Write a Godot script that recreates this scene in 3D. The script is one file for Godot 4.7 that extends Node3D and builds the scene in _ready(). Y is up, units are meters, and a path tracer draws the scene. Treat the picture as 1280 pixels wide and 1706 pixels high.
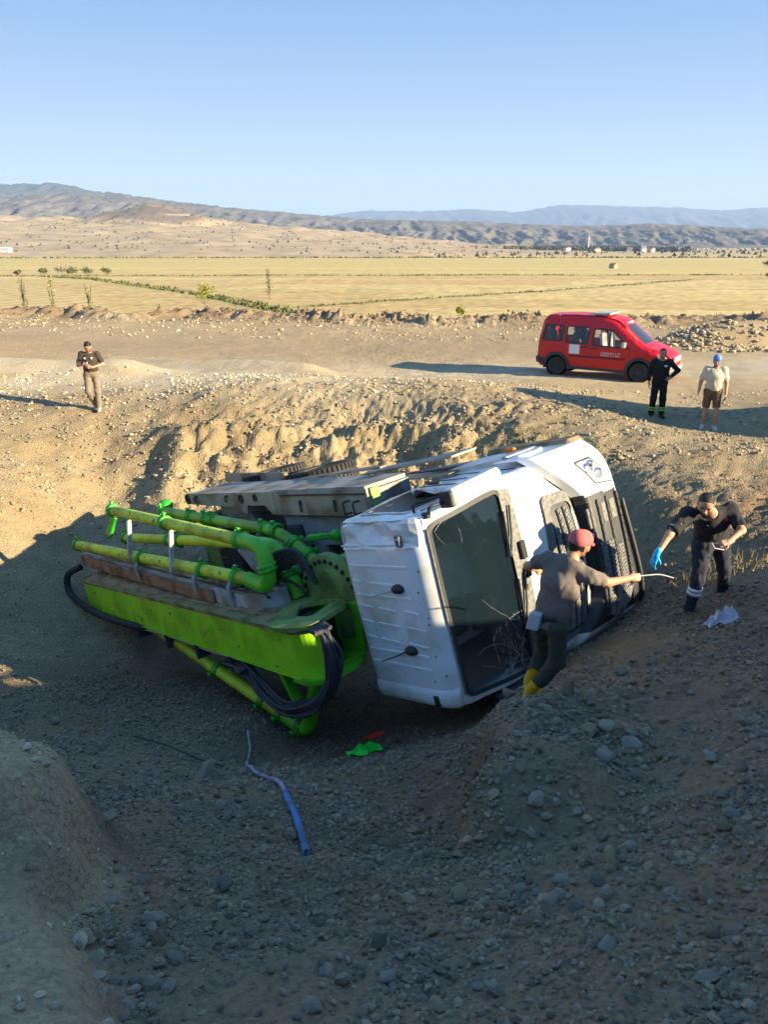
extends Node3D
# An overturned concrete pump truck in a pit beside a building track, seen from a spoil ridge.
# World: metres, y up, y = 0 is the level of the graded plateau; the camera looks towards -z.

# ------------------------------------------------------------------ mesh helpers
class MB:
	var st := SurfaceTool.new()
	var col := Color.WHITE
	func _init():
		st.begin(Mesh.PRIMITIVE_TRIANGLES)
		st.set_smooth_group(-1)
	func smooth(g: int):
		st.set_smooth_group(g)
	func p(v: Vector3):
		st.set_color(col)
		st.add_vertex(v)
	func tri(a: Vector3, b: Vector3, c: Vector3):   # anticlockwise seen from outside
		p(a); p(c); p(b)
	func quad(a: Vector3, b: Vector3, c: Vector3, d: Vector3):
		tri(a, b, c); tri(a, c, d)
	func tri_o(a: Vector3, b: Vector3, c: Vector3, from: Vector3):
		if (b - a).cross(c - a).dot((a + b + c) / 3.0 - from) < 0.0:
			tri(a, c, b)
		else:
			tri(a, b, c)
	func quad_o(a: Vector3, b: Vector3, c: Vector3, d: Vector3, from: Vector3):
		if (c - a).cross(d - b).dot((a + b + c + d) / 4.0 - from) < 0.0:
			quad(a, d, c, b)
		else:
			quad(a, b, c, d)
	# box with chamfered edges; ax, ay, az are half extents
	func box(c: Vector3, ax: Vector3, ay: Vector3, az: Vector3, bevel := 0.0):
		var A = [ax, ay, az]
		var L = [ax.length(), ay.length(), az.length()]
		bevel = minf(bevel, 0.45 * minf(L[0], minf(L[1], L[2])))
		var q = func(axis: int, s: Array) -> Vector3:
			var r := c
			for k in 3:
				r += A[k] * s[k] * (1.0 if k == axis or bevel <= 0.0 else 1.0 - bevel / L[k])
			return r
		for i in 3:
			var j := (i + 1) % 3
			var k := (i + 2) % 3
			for si in [-1, 1]:
				var vs := []
				for w in [[-1, -1], [1, -1], [1, 1], [-1, 1]]:
					var s = [0, 0, 0]
					s[i] = si; s[j] = w[0]; s[k] = w[1]
					vs.append(q.call(i, s))
				quad_o(vs[0], vs[1], vs[2], vs[3], c)
				if bevel > 0.0:
					for sj in [-1, 1]:
						var e := []
						for w in [[i, -1], [i, 1], [j, 1], [j, -1]]:
							var s2 = [0, 0, 0]
							s2[i] = si; s2[j] = sj; s2[k] = w[1]
							e.append(q.call(w[0], s2))
						quad_o(e[0], e[1], e[2], e[3], c)
		if bevel > 0.0:
			for sx in [-1, 1]:
				for sy in [-1, 1]:
					for sz in [-1, 1]:
						var s3 = [sx, sy, sz]
						tri_o(q.call(0, s3), q.call(1, s3), q.call(2, s3), c)
	func abox(c: Vector3, size: Vector3, bevel := 0.0):
		box(c, Vector3(size.x / 2, 0, 0), Vector3(0, size.y / 2, 0), Vector3(0, 0, size.z / 2), bevel)
	# bar from a to b with the given width (across up) and height (along up)
	func bar(a: Vector3, b: Vector3, w: float, h: float, up := Vector3.UP, bevel := 0.0):
		var d := (b - a).normalized()
		var s := d.cross(up)
		if s.length() < 0.01:
			s = d.cross(Vector3(1, 0.2, 0))
		s = s.normalized()
		var u := s.cross(d).normalized()
		box((a + b) / 2, (b - a) / 2, s * w / 2, u * h / 2, bevel)
	func tube(path: Array, r, sides := 10, cap := true, group := 1):
		var n := path.size()
		if n < 2:
			return
		var t0: Vector3 = (path[1] - path[0]).normalized()
		var nrm := t0.cross(Vector3(0.31, 0.9, 0.2)).normalized()
		var rings := []
		for i in n:
			var t: Vector3 = (path[mini(i + 1, n - 1)] - path[maxi(i - 1, 0)]).normalized()
			nrm = (nrm - t * nrm.dot(t)).normalized()
			var b := t.cross(nrm)
			var rad: float = r[i] if r is Array else r
			var ring := PackedVector3Array()
			for k in sides:
				var a := TAU * k / sides
				ring.append(path[i] + (nrm * cos(a) + b * sin(a)) * rad)
			rings.append(ring)
		smooth(group)
		for i in n - 1:
			for k in sides:
				var k2 := (k + 1) % sides
				quad(rings[i][k], rings[i][k2], rings[i + 1][k2], rings[i + 1][k])
		smooth(-1)
		if cap:
			for k in range(1, sides - 1):
				tri(rings[0][0], rings[0][k + 1], rings[0][k])
				tri(rings[n - 1][0], rings[n - 1][k], rings[n - 1][k + 1])
	func rod(a: Vector3, b: Vector3, r: float, sides := 10):
		tube([a, b], r, sides)
	# profile of (radius, height along axis)
	func lathe(o: Vector3, axis: Vector3, prof: Array, sides := 24, group := 1, closed := false):
		axis = axis.normalized()
		var u := axis.cross(Vector3(0.3, 0.8, 0.5)).normalized()
		var w := axis.cross(u)
		smooth(group)
		var m := prof.size()
		for i in (m if closed else m - 1):
			var a: Vector2 = prof[i]
			var b: Vector2 = prof[(i + 1) % m]
			for k in sides:
				var a0 := TAU * k / sides
				var a1 := TAU * (k + 1) / sides
				var d0 := u * cos(a0) + w * sin(a0)
				var d1 := u * cos(a1) + w * sin(a1)
				var q0 := o + axis * a.y + d0 * a.x
				var q1 := o + axis * a.y + d1 * a.x
				var q2 := o + axis * b.y + d1 * b.x
				var q3 := o + axis * b.y + d0 * b.x
				if a.x > 1e-5: tri(q0, q1, q2)
				if b.x > 1e-5: tri(q0, q2, q3)
		smooth(-1)
	func ball(c: Vector3, ax: Vector3, ay: Vector3, az: Vector3, nu := 12, nv := 8, group := 1):
		smooth(group)
		for i in nv:
			for k in nu:
				var q := []
				for w in [[i, k], [i, k + 1], [i + 1, k + 1], [i + 1, k]]:
					var th: float = PI * w[0] / nv
					var ph: float = TAU * (w[1] % nu) / nu
					q.append(c + ay * cos(th) + (ax * cos(ph) + az * sin(ph)) * sin(th))
				if i > 0: tri_o(q[0], q[1], q[2], c)
				if i < nv - 1: tri_o(q[0], q[2], q[3], c)
		smooth(-1)
	# polygon (2-D) extruded along w from o, with a small chamfer
	func prism(poly: PackedVector2Array, o: Vector3, u: Vector3, v: Vector3, w: Vector3, chamfer := 0.0):
		var pl := poly.duplicate()
		if Geometry2D.is_polygon_clockwise(pl):
			pl.reverse()
		if u.cross(v).dot(w) < 0.0:
			o += w
			w = -w
		var small := pl
		if chamfer > 0.0:
			var off := Geometry2D.offset_polygon(pl, -chamfer, Geometry2D.JOIN_MITER)
			if off.size() == 1 and off[0].size() == pl.size():
				small = off[0]
				if Geometry2D.is_polygon_clockwise(small):
					small.reverse()
				var best := 0
				for k in pl.size():
					if small[k].distance_to(pl[0]) < small[best].distance_to(pl[0]):
						best = k
				var rot := PackedVector2Array()
				for k in pl.size():
					rot.append(small[(k + best) % pl.size()])
				small = rot
			else:
				chamfer = 0.0
		var wn := w.normalized()
		var f3 = func(q: Vector2, h: Vector3) -> Vector3: return o + u * q.x + v * q.y + h
		var idx := Geometry2D.triangulate_polygon(small)
		for i in range(0, idx.size(), 3):
			var a := small[idx[i]]; var b := small[idx[i + 1]]; var c := small[idx[i + 2]]
			if (b - a).cross(c - a) < 0.0:
				var t := b; b = c; c = t
			tri(f3.call(a, w), f3.call(b, w), f3.call(c, w))
			tri(f3.call(a, Vector3.ZERO), f3.call(c, Vector3.ZERO), f3.call(b, Vector3.ZERO))
		for i in pl.size():
			var j := (i + 1) % pl.size()
			var lo: Vector3 = wn * chamfer
			var hi: Vector3 = w - wn * chamfer
			quad(f3.call(pl[i], lo), f3.call(pl[j], lo), f3.call(pl[j], hi), f3.call(pl[i], hi))
			if chamfer > 0.0:
				quad(f3.call(pl[i], hi), f3.call(pl[j], hi), f3.call(small[j], w), f3.call(small[i], w))
				quad(f3.call(small[i], Vector3.ZERO), f3.call(small[j], Vector3.ZERO), f3.call(pl[j], lo), f3.call(pl[i], lo))
	# a sheet over a 2-D outline with holes, cut into cells and laid on a surface; thick gives it a return at every edge
	func panel(outer: PackedVector2Array, holes: Array, surf: Callable, cell: float, flip := false, group := 1, back := 0.0):
		if Geometry2D.is_polygon_clockwise(outer):
			outer = outer.duplicate()
			outer.reverse()
		var r := Rect2(outer[0], Vector2.ZERO)
		for q in outer:
			r = r.expand(q)
		var nx := maxi(1, int(ceil(r.size.x / cell)))
		var ny := maxi(1, int(ceil(r.size.y / cell)))
		smooth(group)
		for i in nx:
			for j in ny:
				var a := r.position + Vector2(r.size.x * i / nx, r.size.y * j / ny)
				var b := r.position + Vector2(r.size.x * (i + 1) / nx, r.size.y * (j + 1) / ny)
				var sq := PackedVector2Array([a, Vector2(b.x, a.y), b, Vector2(a.x, b.y)])
				var bits: Array = Geometry2D.intersect_polygons(sq, outer)
				for h in holes:
					var nb := []
					for bit in bits:
						nb.append_array(Geometry2D.clip_polygons(bit, h))
					bits = nb
				for bit in bits:
					if bit.size() < 3 or Geometry2D.is_polygon_clockwise(bit):
						continue
					var idx := Geometry2D.triangulate_polygon(bit)
					for k in range(0, idx.size(), 3):
						var A := bit[idx[k]] as Vector2
						var B := bit[idx[k + 1]] as Vector2
						var C := bit[idx[k + 2]] as Vector2
						if ((B - A).cross(C - A) < 0.0) != flip:
							var t := B; B = C; C = t
						tri(surf.call(A), surf.call(B), surf.call(C))
		smooth(-1)
	func done() -> ArrayMesh:
		st.generate_normals()
		return st.commit()

static func rrect(x0: float, y0: float, x1: float, y1: float, r: float, n := 5) -> PackedVector2Array:
	var out := PackedVector2Array()
	var cs = [Vector2(x1 - r, y1 - r), Vector2(x0 + r, y1 - r), Vector2(x0 + r, y0 + r), Vector2(x1 - r, y0 + r)]
	for k in 4:
		for i in n + 1:
			var a := PI / 2 * (k + float(i) / n)
			out.append(cs[k] + Vector2(cos(a), sin(a)) * r)
	return out

static func rpoly(pts: Array, r: float, n := 5) -> PackedVector2Array:   # a polygon with rounded corners
	var out := PackedVector2Array()
	var m := pts.size()
	for i in m:
		var a: Vector2 = pts[(i + m - 1) % m]
		var b: Vector2 = pts[i]
		var c: Vector2 = pts[(i + 1) % m]
		var k := minf(r, 0.45 * minf(a.distance_to(b), b.distance_to(c)))
		var p0 := b + (a - b).normalized() * k
		var p1 := b + (c - b).normalized() * k
		for j in n + 1:
			var t := float(j) / n
			out.append(p0.lerp(b, t).lerp(b.lerp(p1, t), t))
	return out

static func bend(pts: Array, r: float, n := 6) -> Array:   # a polyline with rounded corners
	var out := [pts[0]]
	for i in range(1, pts.size() - 1):
		var a: Vector3 = pts[i - 1]
		var b: Vector3 = pts[i]
		var c: Vector3 = pts[i + 1]
		var k := minf(r, 0.48 * minf(a.distance_to(b), b.distance_to(c)))
		var p0 := b + (a - b).normalized() * k
		var p1 := b + (c - b).normalized() * k
		for j in n + 1:
			var t := float(j) / n
			out.append(p0.lerp(b, t).lerp(b.lerp(p1, t), t))
	out.append(pts[-1])
	return out

static func spline(pts: Array, n := 6) -> Array:
	var out := []
	for i in pts.size() - 1:
		for k in n:
			out.append((pts[i] as Vector3).cubic_interpolate(pts[i + 1], pts[maxi(i - 1, 0)], pts[mini(i + 2, pts.size() - 1)], float(k) / n))
	out.append(pts[-1])
	return out

# ------------------------------------------------------------------ objects
var taken := {}

func numbered(parent: Node, called: String) -> String:
	var key := str(parent.get_instance_id()) + called
	var n: int = taken.get(key, 0)
	taken[key] = n + 1
	return called if n == 0 else "%s_%03d" % [called, n]

func obj(called: String, mesh: Mesh, material: Material, parent: Node = self) -> MeshInstance3D:
	var o := MeshInstance3D.new()
	o.name = numbered(parent, called)
	o.mesh = mesh
	o.material_override = material
	parent.add_child(o, true)
	return o

func put(called: String, mb: MB, material: Material, parent: Node = self) -> MeshInstance3D:
	return obj(called, mb.done(), material, parent)

func thing(called: String, label: String, category: String, at := Vector3.ZERO, turn := 0.0, group := "") -> Node3D:
	var o := Node3D.new()
	o.name = numbered(self, called)
	add_child(o, true)
	o.position = at
	o.rotation.y = turn
	tag(o, label, category, group)
	return o

func tag(o: Node, label: String, category: String, group := ""):
	o.set_meta("label", label)
	o.set_meta("category", category)
	if group:
		o.set_meta("group", group)

func struct(o: Node) -> Node:
	o.set_meta("kind", "structure")
	return o

func stuff(o: Node) -> Node:
	o.set_meta("kind", "stuff")
	return o

# ------------------------------------------------------------------ materials
var M := {}

func noise(kind: int, freq: float, sd: int, oct := 4) -> FastNoiseLite:
	var n := FastNoiseLite.new()
	n.noise_type = kind
	n.frequency = freq
	n.seed = sd
	n.fractal_octaves = oct
	return n

func ntex(n: FastNoiseLite, size: int, stops: Array, cols: Array, normal := false, bump := 4.0) -> NoiseTexture2D:
	var t := NoiseTexture2D.new()
	t.width = size
	t.height = size
	t.seamless = true
	t.noise = n
	if normal:
		t.as_normal_map = true
		t.bump_strength = bump
	elif cols.size():
		var g := Gradient.new()
		g.offsets = PackedFloat32Array(stops)
		g.colors = PackedColorArray(cols)
		t.color_ramp = g
	return t

func lin(r: float, g: float, b: float) -> Color:
	return Color(r, g, b).linear_to_srgb()

func mat(c: Color, rough := 0.6, metal := 0.0) -> StandardMaterial3D:
	var m := StandardMaterial3D.new()
	m.albedo_color = c
	m.roughness = rough
	m.metallic = metal
	return m

func textured(m: StandardMaterial3D, tex: Texture2D, scale: float, world := false) -> StandardMaterial3D:
	m.albedo_texture = tex
	m.uv1_triplanar = true
	m.uv1_world_triplanar = world
	m.uv1_scale = Vector3.ONE * scale
	return m

func relief(m: StandardMaterial3D, tex: Texture2D, cm: float) -> StandardMaterial3D:
	m.heightmap_enabled = true
	m.heightmap_texture = tex
	m.heightmap_scale = cm
	return m

const EXPOSURE := 3.3
const PARTS := ["truck", "rocks", "van", "people", "small", "veg"]

func make_materials():
	var dusty := ntex(noise(FastNoiseLite.TYPE_SIMPLEX_SMOOTH, 0.004, 41, 6), 512, [0.0, 0.3, 0.5, 1.0], [Color(0.82, 0.79, 0.72), Color(0.91, 0.89, 0.85), Color(0.98, 0.98, 0.97), Color(1, 1, 1)])
	var grimy := ntex(noise(FastNoiseLite.TYPE_SIMPLEX_SMOOTH, 0.004, 42, 6), 512, [0.0, 0.3, 0.55, 1.0], [Color(0.66, 0.58, 0.46), Color(0.80, 0.76, 0.68), Color(0.95, 0.94, 0.9), Color(1, 1, 1)])
	var streak := ntex(noise(FastNoiseLite.TYPE_SIMPLEX_SMOOTH, 0.006, 43, 6), 512, [0.0, 0.35, 0.58, 1.0], [Color(0.55, 0.53, 0.5), Color(0.8, 0.79, 0.77), Color(1, 1, 1), Color(1, 1, 1)])
	var faint := ntex(noise(FastNoiseLite.TYPE_SIMPLEX_SMOOTH, 0.003, 46, 6), 512, [0.0, 0.3, 0.6, 1.0], [Color(0.84, 0.82, 0.74), Color(0.93, 0.92, 0.88), Color(1, 1, 1), Color(1, 1, 1)])
	var rub := ntex(noise(FastNoiseLite.TYPE_SIMPLEX_SMOOTH, 0.02, 44, 5), 512, [0.0, 0.5, 1.0], [Color(1, 1, 1), Color(0.75, 0.75, 0.75), Color(0.5, 0.5, 0.5)])
	var cloth := ntex(noise(FastNoiseLite.TYPE_SIMPLEX_SMOOTH, 0.02, 45, 4), 256, [], [])
	M.white = textured(mat(lin(0.85, 0.86, 0.87), 0.32), faint, 0.8)
	M.white.clearcoat_enabled = true
	M.white.clearcoat = 0.4
	M.crumple = textured(mat(lin(0.62, 0.66, 0.70), 0.4), streak, 1.3)
	M.black = textured(mat(lin(0.052, 0.054, 0.058), 0.55), rub, 1.5)
	M.dark = mat(lin(0.012, 0.012, 0.013), 0.75)
	M.seal = mat(lin(0.03, 0.03, 0.032), 0.6)
	M.grey_plastic = textured(mat(lin(0.27, 0.26, 0.235), 0.65), rub, 1.2)
	M.interior = mat(lin(0.02, 0.02, 0.022), 0.85)
	var glass := StandardMaterial3D.new()
	glass.transparency = BaseMaterial3D.TRANSPARENCY_ALPHA
	glass.albedo_color = Color(0.50, 0.70, 0.78, 0.025)
	glass.roughness = 0.03
	M.glass = glass
	var vg: StandardMaterial3D = glass.duplicate()
	vg.albedo_color = Color(0.5, 0.6, 0.62, 0.08)
	M.van_glass = vg
	M.tint = mat(lin(0.012, 0.013, 0.016), 0.06)
	M.crack = mat(lin(0.42, 0.46, 0.45), 0.4)
	M.chrome = mat(lin(0.75, 0.75, 0.77), 0.15, 1.0)
	M.steel = mat(lin(0.42, 0.42, 0.42), 0.4, 0.7)
	M.lens = glass.duplicate()
	M.lens.albedo_color = Color(0.95, 0.97, 1.0, 0.12)
	M.orange = mat(lin(0.85, 0.22, 0.01), 0.3)
	M.lime = textured(mat(lin(0.34, 0.76, 0.012), 0.5), faint, 0.8)
	M.lime_deep = textured(mat(lin(0.10, 0.52, 0.018), 0.45), dusty, 0.9)
	M.lime_dust = textured(mat(lin(0.20, 0.33, 0.09), 0.7), grimy, 0.8)
	M.dusty_lime = textured(mat(lin(0.29, 0.27, 0.12), 0.9), grimy, 1.0)
	M.pipe = textured(mat(lin(0.58, 0.78, 0.03), 0.5), grimy, 0.55)
	M.pipe_green = textured(mat(lin(0.20, 0.50, 0.05), 0.45), grimy, 0.7)
	M.coupling = textured(mat(lin(0.04, 0.46, 0.03), 0.4), grimy, 1.4)
	M.concrete = textured(mat(lin(0.34, 0.32, 0.28), 0.95), grimy, 2.0)
	M.body_grey = textured(mat(lin(0.37, 0.345, 0.305), 0.7), grimy, 0.7)
	M.body_blue = textured(mat(lin(0.28, 0.31, 0.35), 0.6), grimy, 0.6)
	M.arm_grey = textured(mat(lin(0.47, 0.49, 0.53), 0.55), grimy, 0.9)
	M.rust = textured(mat(lin(0.31, 0.19, 0.115), 0.8), grimy, 1.1)
	M.dust = textured(mat(lin(0.34, 0.25, 0.15), 0.95), grimy, 1.2)
	M.deep = mat(lin(0.04, 0.042, 0.05), 0.8)
	M.rubber = textured(mat(lin(0.035, 0.036, 0.04), 0.75), rub, 2.0)
	M.hose = textured(mat(lin(0.055, 0.06, 0.075), 0.6), rub, 2.0)
	M.tyre = textured(mat(lin(0.045, 0.043, 0.04), 0.85), grimy, 1.5)
	M.red = mat(lin(0.54, 0.004, 0.012), 0.35)
	M.silver = mat(lin(0.5, 0.5, 0.52), 0.3, 0.6)
	M.paper = mat(lin(0.75, 0.72, 0.76), 0.8)
	M.cloth_bump = cloth

# ------------------------------------------------------------------ scene
func _ready():
	# camera, sky, sun, exposure
	var cam := Camera3D.new()
	cam.name = "camera"
	add_child(cam)
	cam.position = Vector3(0, CAM_H, 0)
	cam.rotation_degrees = Vector3(-19.2, 0, 0)
	cam.fov = 66.99
	cam.near = 0.05
	cam.far = 40000.0
	cam.current = true
	var we := WorldEnvironment.new()
	we.name = "environment"
	var env := Environment.new()
	env.background_mode = Environment.BG_SKY
	var sm := ProceduralSkyMaterial.new()
	sm.sky_top_color = lin(0.042, 0.112, 0.24)
	sm.sky_horizon_color = lin(0.33, 0.375, 0.40)
	sm.sky_curve = 0.095
	sm.ground_bottom_color = lin(0.16, 0.12, 0.08)
	sm.ground_horizon_color = lin(0.3, 0.27, 0.24)
	sm.sun_angle_max = 1.0
	var sky := Sky.new()
	sky.sky_material = sm
	env.sky = sky
	env.tonemap_mode = Environment.TONE_MAPPER_LINEAR
	env.tonemap_exposure = EXPOSURE
	env.sdfgi_enabled = true
	env.ssao_enabled = true
	env.ssil_enabled = true
	env.fog_enabled = true
	env.fog_light_color = Color(0.67, 0.80, 0.98)
	env.fog_density = 0.00008
	we.environment = env
	add_child(we)
	var sun := DirectionalLight3D.new()
	sun.name = "sun"
	add_child(sun)
	var el := deg_to_rad(19.3)
	sun.look_at_from_position(Vector3.ZERO, Vector3(-0.93 * cos(el), -sin(el), -0.37 * cos(el)), Vector3.UP)
	sun.light_energy = 1.6
	sun.light_color = Color(1.0, 0.92, 0.77)
	sun.light_angular_distance = 0.5
	sun.shadow_enabled = true

	nz_big = noise(FastNoiseLite.TYPE_SIMPLEX_SMOOTH, 0.16, 3, 3)
	nz_mid = noise(FastNoiseLite.TYPE_SIMPLEX_SMOOTH, 0.75, 5, 4)
	nz_small = noise(FastNoiseLite.TYPE_SIMPLEX, 4.5, 7, 3)
	nz_ridge = noise(FastNoiseLite.TYPE_SIMPLEX_SMOOTH, 0.4, 9, 3)
	nz_clod = noise(FastNoiseLite.TYPE_CELLULAR, 3.2, 12, 2)
	make_materials()
	fit_ground()
	build_far()
	var gm := mat(Color.WHITE, 0.95)
	gm.vertex_color_use_as_albedo = true
	textured(gm, ntex(noise(FastNoiseLite.TYPE_SIMPLEX_SMOOTH, 0.03, 21, 6), 1024, [0.0, 0.4, 0.6, 1.0], [Color(0.66, 0.66, 0.66), Color(0.86, 0.85, 0.84), Color(0.96, 0.95, 0.93), Color(1, 1, 1)]), 0.55, true)
	relief(gm, ntex(noise(FastNoiseLite.TYPE_CELLULAR, 0.045, 31, 4), 1024, [], []), 2.5)
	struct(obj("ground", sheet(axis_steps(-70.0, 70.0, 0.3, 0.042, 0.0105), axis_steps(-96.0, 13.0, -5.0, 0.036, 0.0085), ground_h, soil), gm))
	if PARTS.has("truck"): build_truck()
	if PARTS.has("rocks"): build_rocks()
	if PARTS.has("van"): build_van()
	if PARTS.has("people"): build_people()
	if PARTS.has("small"): build_small()
	if PARTS.has("veg"): build_vegetation()
# ------------------------------------------------------------------ terrain
const CAM_H := 4.15
var ctl: Array[Vector3] = []          # control points: x, height, z
var wts := PackedFloat64Array()
var base_g := PackedFloat32Array()    # coarse samples of the smooth ground
const GX0 := -26.0
const GZ0 := -52.0
const GS := 0.5
const GNX := 105
const GNZ := 125
var nz_big: FastNoiseLite
var nz_mid: FastNoiseLite
var nz_small: FastNoiseLite
var nz_ridge: FastNoiseLite
var nz_clod: FastNoiseLite

func tps(r2: float) -> float:
	return 0.0 if r2 < 1e-9 else r2 * log(r2)

func fit_ground():
	# points where the lie of the land was judged: camera ridge, slope into the pit, pit floor, pit wall, plateau
	var raw := [
		0, 2.4, 0.3, 0, 1.95, -1.0, 0, 1.32, -2.15, -0.4, 0.31, -4.17, -0.2, -1.62, -8.0, -1.6, -1.9, -8.9, -0.2, -0.55, -6.0,
		-1.4, 1.3, -2.1, 1.33, 1.6, -1.94, 2.39, 1.0, -4.0, 3.55, 0.5, -6.3, 4.9, 0.12, -9.1, 1.5, -0.22, -6.4, 1.55, -0.02, -5.8, 1.6, 0.42, -4.69,
		3.69, -0.1, -8.4, 4.3, 0.0, -8.9, 3.3, -0.4, -9.0, 2.3, -0.62, -8.15, 1.35, -0.75, -7.4, 0.9, -1.1, -7.3, -1.0, -1.9, -8.4,
		-2.83, -1.0, -7.0, -4.1, -1.5, -8.4, -5.4, -2.05, -10.6, -6.0, -2.5, -13.2, -3.0, -2.55, -11.0, -2.5, -3.1, -14.2, 0, -2.3, -10.3,
		-0.5, -2.9, -12.8, 1.6, -1.6, -9.6, -7.4, -1.35, -14.2, -6.6, -1.4, -15.7, -5.4, -1.7, -16.6,
		-10.0, 0.1, -17.0, -7.0, 0.0, -19.2, -4.0, 0.02, -18.9, -1.0, 0.02, -18.9, 1.5, 0.02, -18.0, 3.5, 0.0, -16.2, 5.0, 0.0, -13.0, 6.0, 0.05, -11.0,
		-3.5, -1.7, -16.6, -0.5, -1.9, -16.4, 1.8, -1.8, -14.8, 3.2, -1.0, -12.4, 4.2, -0.35, -10.6,
		-9.5, -0.9, -11.5, -12.0, 0.3, -13.5, -8.5, -0.5, -8.0, -5.0, 0.2, -5.5, -6.5, 1.4, -3.5, -11.0, 1.0, -9.0,
		-14.0, 0.7, -19.0, -10.0, 0.15, -24.0, 0, 0, -25.0, 10.0, -0.05, -25.0, 7.4, -0.1, -26.2, 7.0, -0.12, -18.6, 10.0, 0, -18.0, 8.0, 0.05, -13.0, -20.0, 0.6, -30.0, 0, 0, -40.0, 20.0, 0, -30.0,
		-26.0, 0, -48.0, 26.0, 0, -48.0, 0, 0, -52.0, 26.0, 0.2, -18.0, -26.0, 1.0, -16.0,
		8.2, 2.8, -4.7, 7.3, 3.9, -3.1, 5.9, 3.4, -2.6, 12.0, 2.7, -6.2, 6.0, 4.5, -0.8, 10.0, 4.9, 0.3, 3.9, 4.0, 0.9, 2.4, 4.0, 2.6, 0, 3.9, 5.0, 9.0, 1.0, -8.6, 12.0, 0.9, -10.0, -4.0, 2.4, 3.0, -9.0, 2.0, 0,
		-20.0, 1.5, 4.0, 20.0, 2.0, 4.0, 24.0, 1.0, -8.0, 5.5, 1.7, -4.4, 4.4, 2.9, -1.9]
	for i in range(0, raw.size(), 3):
		ctl.append(Vector3(raw[i], raw[i + 1], raw[i + 2]))
	var n := ctl.size()
	var m := n + 3
	var A := []
	for i in m:
		var row := PackedFloat64Array()
		row.resize(m + 1)
		A.append(row)
	for i in n:
		for j in n:
			var d := Vector2(ctl[i].x - ctl[j].x, ctl[i].z - ctl[j].z)
			A[i][j] = tps(d.length_squared()) + (0.35 if i == j else 0.0)
		var q = [1.0, ctl[i].x, ctl[i].z]
		for k in 3:
			A[i][n + k] = q[k]
			A[n + k][i] = q[k]
		A[i][m] = ctl[i].y
	for c in m:
		var best := c
		for r in range(c, m):
			if absf(A[r][c]) > absf(A[best][c]):
				best = r
		var t = A[c]; A[c] = A[best]; A[best] = t
		for r in range(c + 1, m):
			var fct: float = A[r][c] / A[c][c]
			if fct != 0.0:
				for k in range(c, m + 1):
					A[r][k] -= fct * A[c][k]
	wts.resize(m)
	for c in range(m - 1, -1, -1):
		var s: float = A[c][m]
		for k in range(c + 1, m):
			s -= A[c][k] * wts[k]
		wts[c] = s / A[c][c]
	base_g.resize(GNX * GNZ)
	for j in GNZ:
		for i in GNX:
			var x := GX0 + i * GS
			var z := GZ0 + j * GS
			var h := wts[n] + wts[n + 1] * x + wts[n + 2] * z
			for k in n:
				var dx := x - ctl[k].x
				var dz := z - ctl[k].z
				h += wts[k] * tps(dx * dx + dz * dz)
			base_g[j * GNX + i] = h

func base_h(x: float, z: float) -> float:
	var gx := clampf((x - GX0) / GS, 1.0, GNX - 2.001)
	var gz := clampf((z - GZ0) / GS, 1.0, GNZ - 2.001)
	var i := int(gx)
	var j := int(gz)
	var fx := gx - i
	var fz := gz - j
	var r := [0.0, 0.0, 0.0, 0.0]
	for k in 4:
		var o := clampi(j - 1 + k, 0, GNZ - 1) * GNX + i
		r[k] = cubic_interpolate(base_g[o], base_g[o + 1], base_g[o - 1], base_g[mini(o + 2, base_g.size() - 1)], fx)
	return cubic_interpolate(r[1], r[2], r[0], r[3], fz)

func seg_dist(p: Vector2, a: Vector2, b: Vector2) -> float:
	var t := clampf((p - a).dot(b - a) / (b - a).length_squared(), 0.0, 1.0)
	return p.distance_to(a + (b - a) * t)

func bump(x: float, z: float, cx: float, cz: float, rx: float, rz: float) -> float:
	var d := Vector2((x - cx) / rx, (z - cz) / rz).length()
	return 1.0 - smoothstep(0.0, 1.0, d)

# how broken the surface is: 1 on the pit rim and spoil, little on the driven track
const BANK := [Vector2(-4.9, -3.0), Vector2(-4.5, -2.5), Vector2(-4.0, -1.8), Vector2(-3.3, -1.42), Vector2(-2.9, -1.5), Vector2(-2.2, -1.0), Vector2(-1.6, -0.68), Vector2(-0.9, -0.6)]
const RIM := [Vector2(-9, -18.0), Vector2(-7, -18.0), Vector2(-4, -18.1), Vector2(-2, -18.2), Vector2(0, -18.1), Vector2(2, -17.3), Vector2(3.3, -16.2), Vector2(5, -14.0)]

func rough_at(x: float, z: float) -> float:
	var r := 0.55
	var rim := absf(z - line_at(RIM, x) - 0.3)
	r += 0.9 * (1.0 - smoothstep(0.0, 2.2, rim)) * smoothstep(-7.0, -4.0, x) * (1.0 - smoothstep(3.0, 5.5, x))
	r *= lerpf(1.0, 0.35, smoothstep(5.0, 7.0, x) * smoothstep(-16.0, -17.5, z))
	r += 0.5 * bump(x, z, 6.0, -12.0, 4.5, 4.0)
	if z < -21.0:
		r *= 0.35
	return r

func ledge_d(x: float, z: float) -> float:
	return x - (0.70 - 0.22 * (z + 4.9) + 0.16 * nz_mid.get_noise_2d(z * 1.5, x * 1.5) + 0.07 * nz_small.get_noise_2d(z * 0.8, x * 0.8))

func ledge_k(z: float) -> float:
	return smoothstep(-7.0, -6.2, z) * (1.0 - smoothstep(-4.6, -3.9, z))

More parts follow.
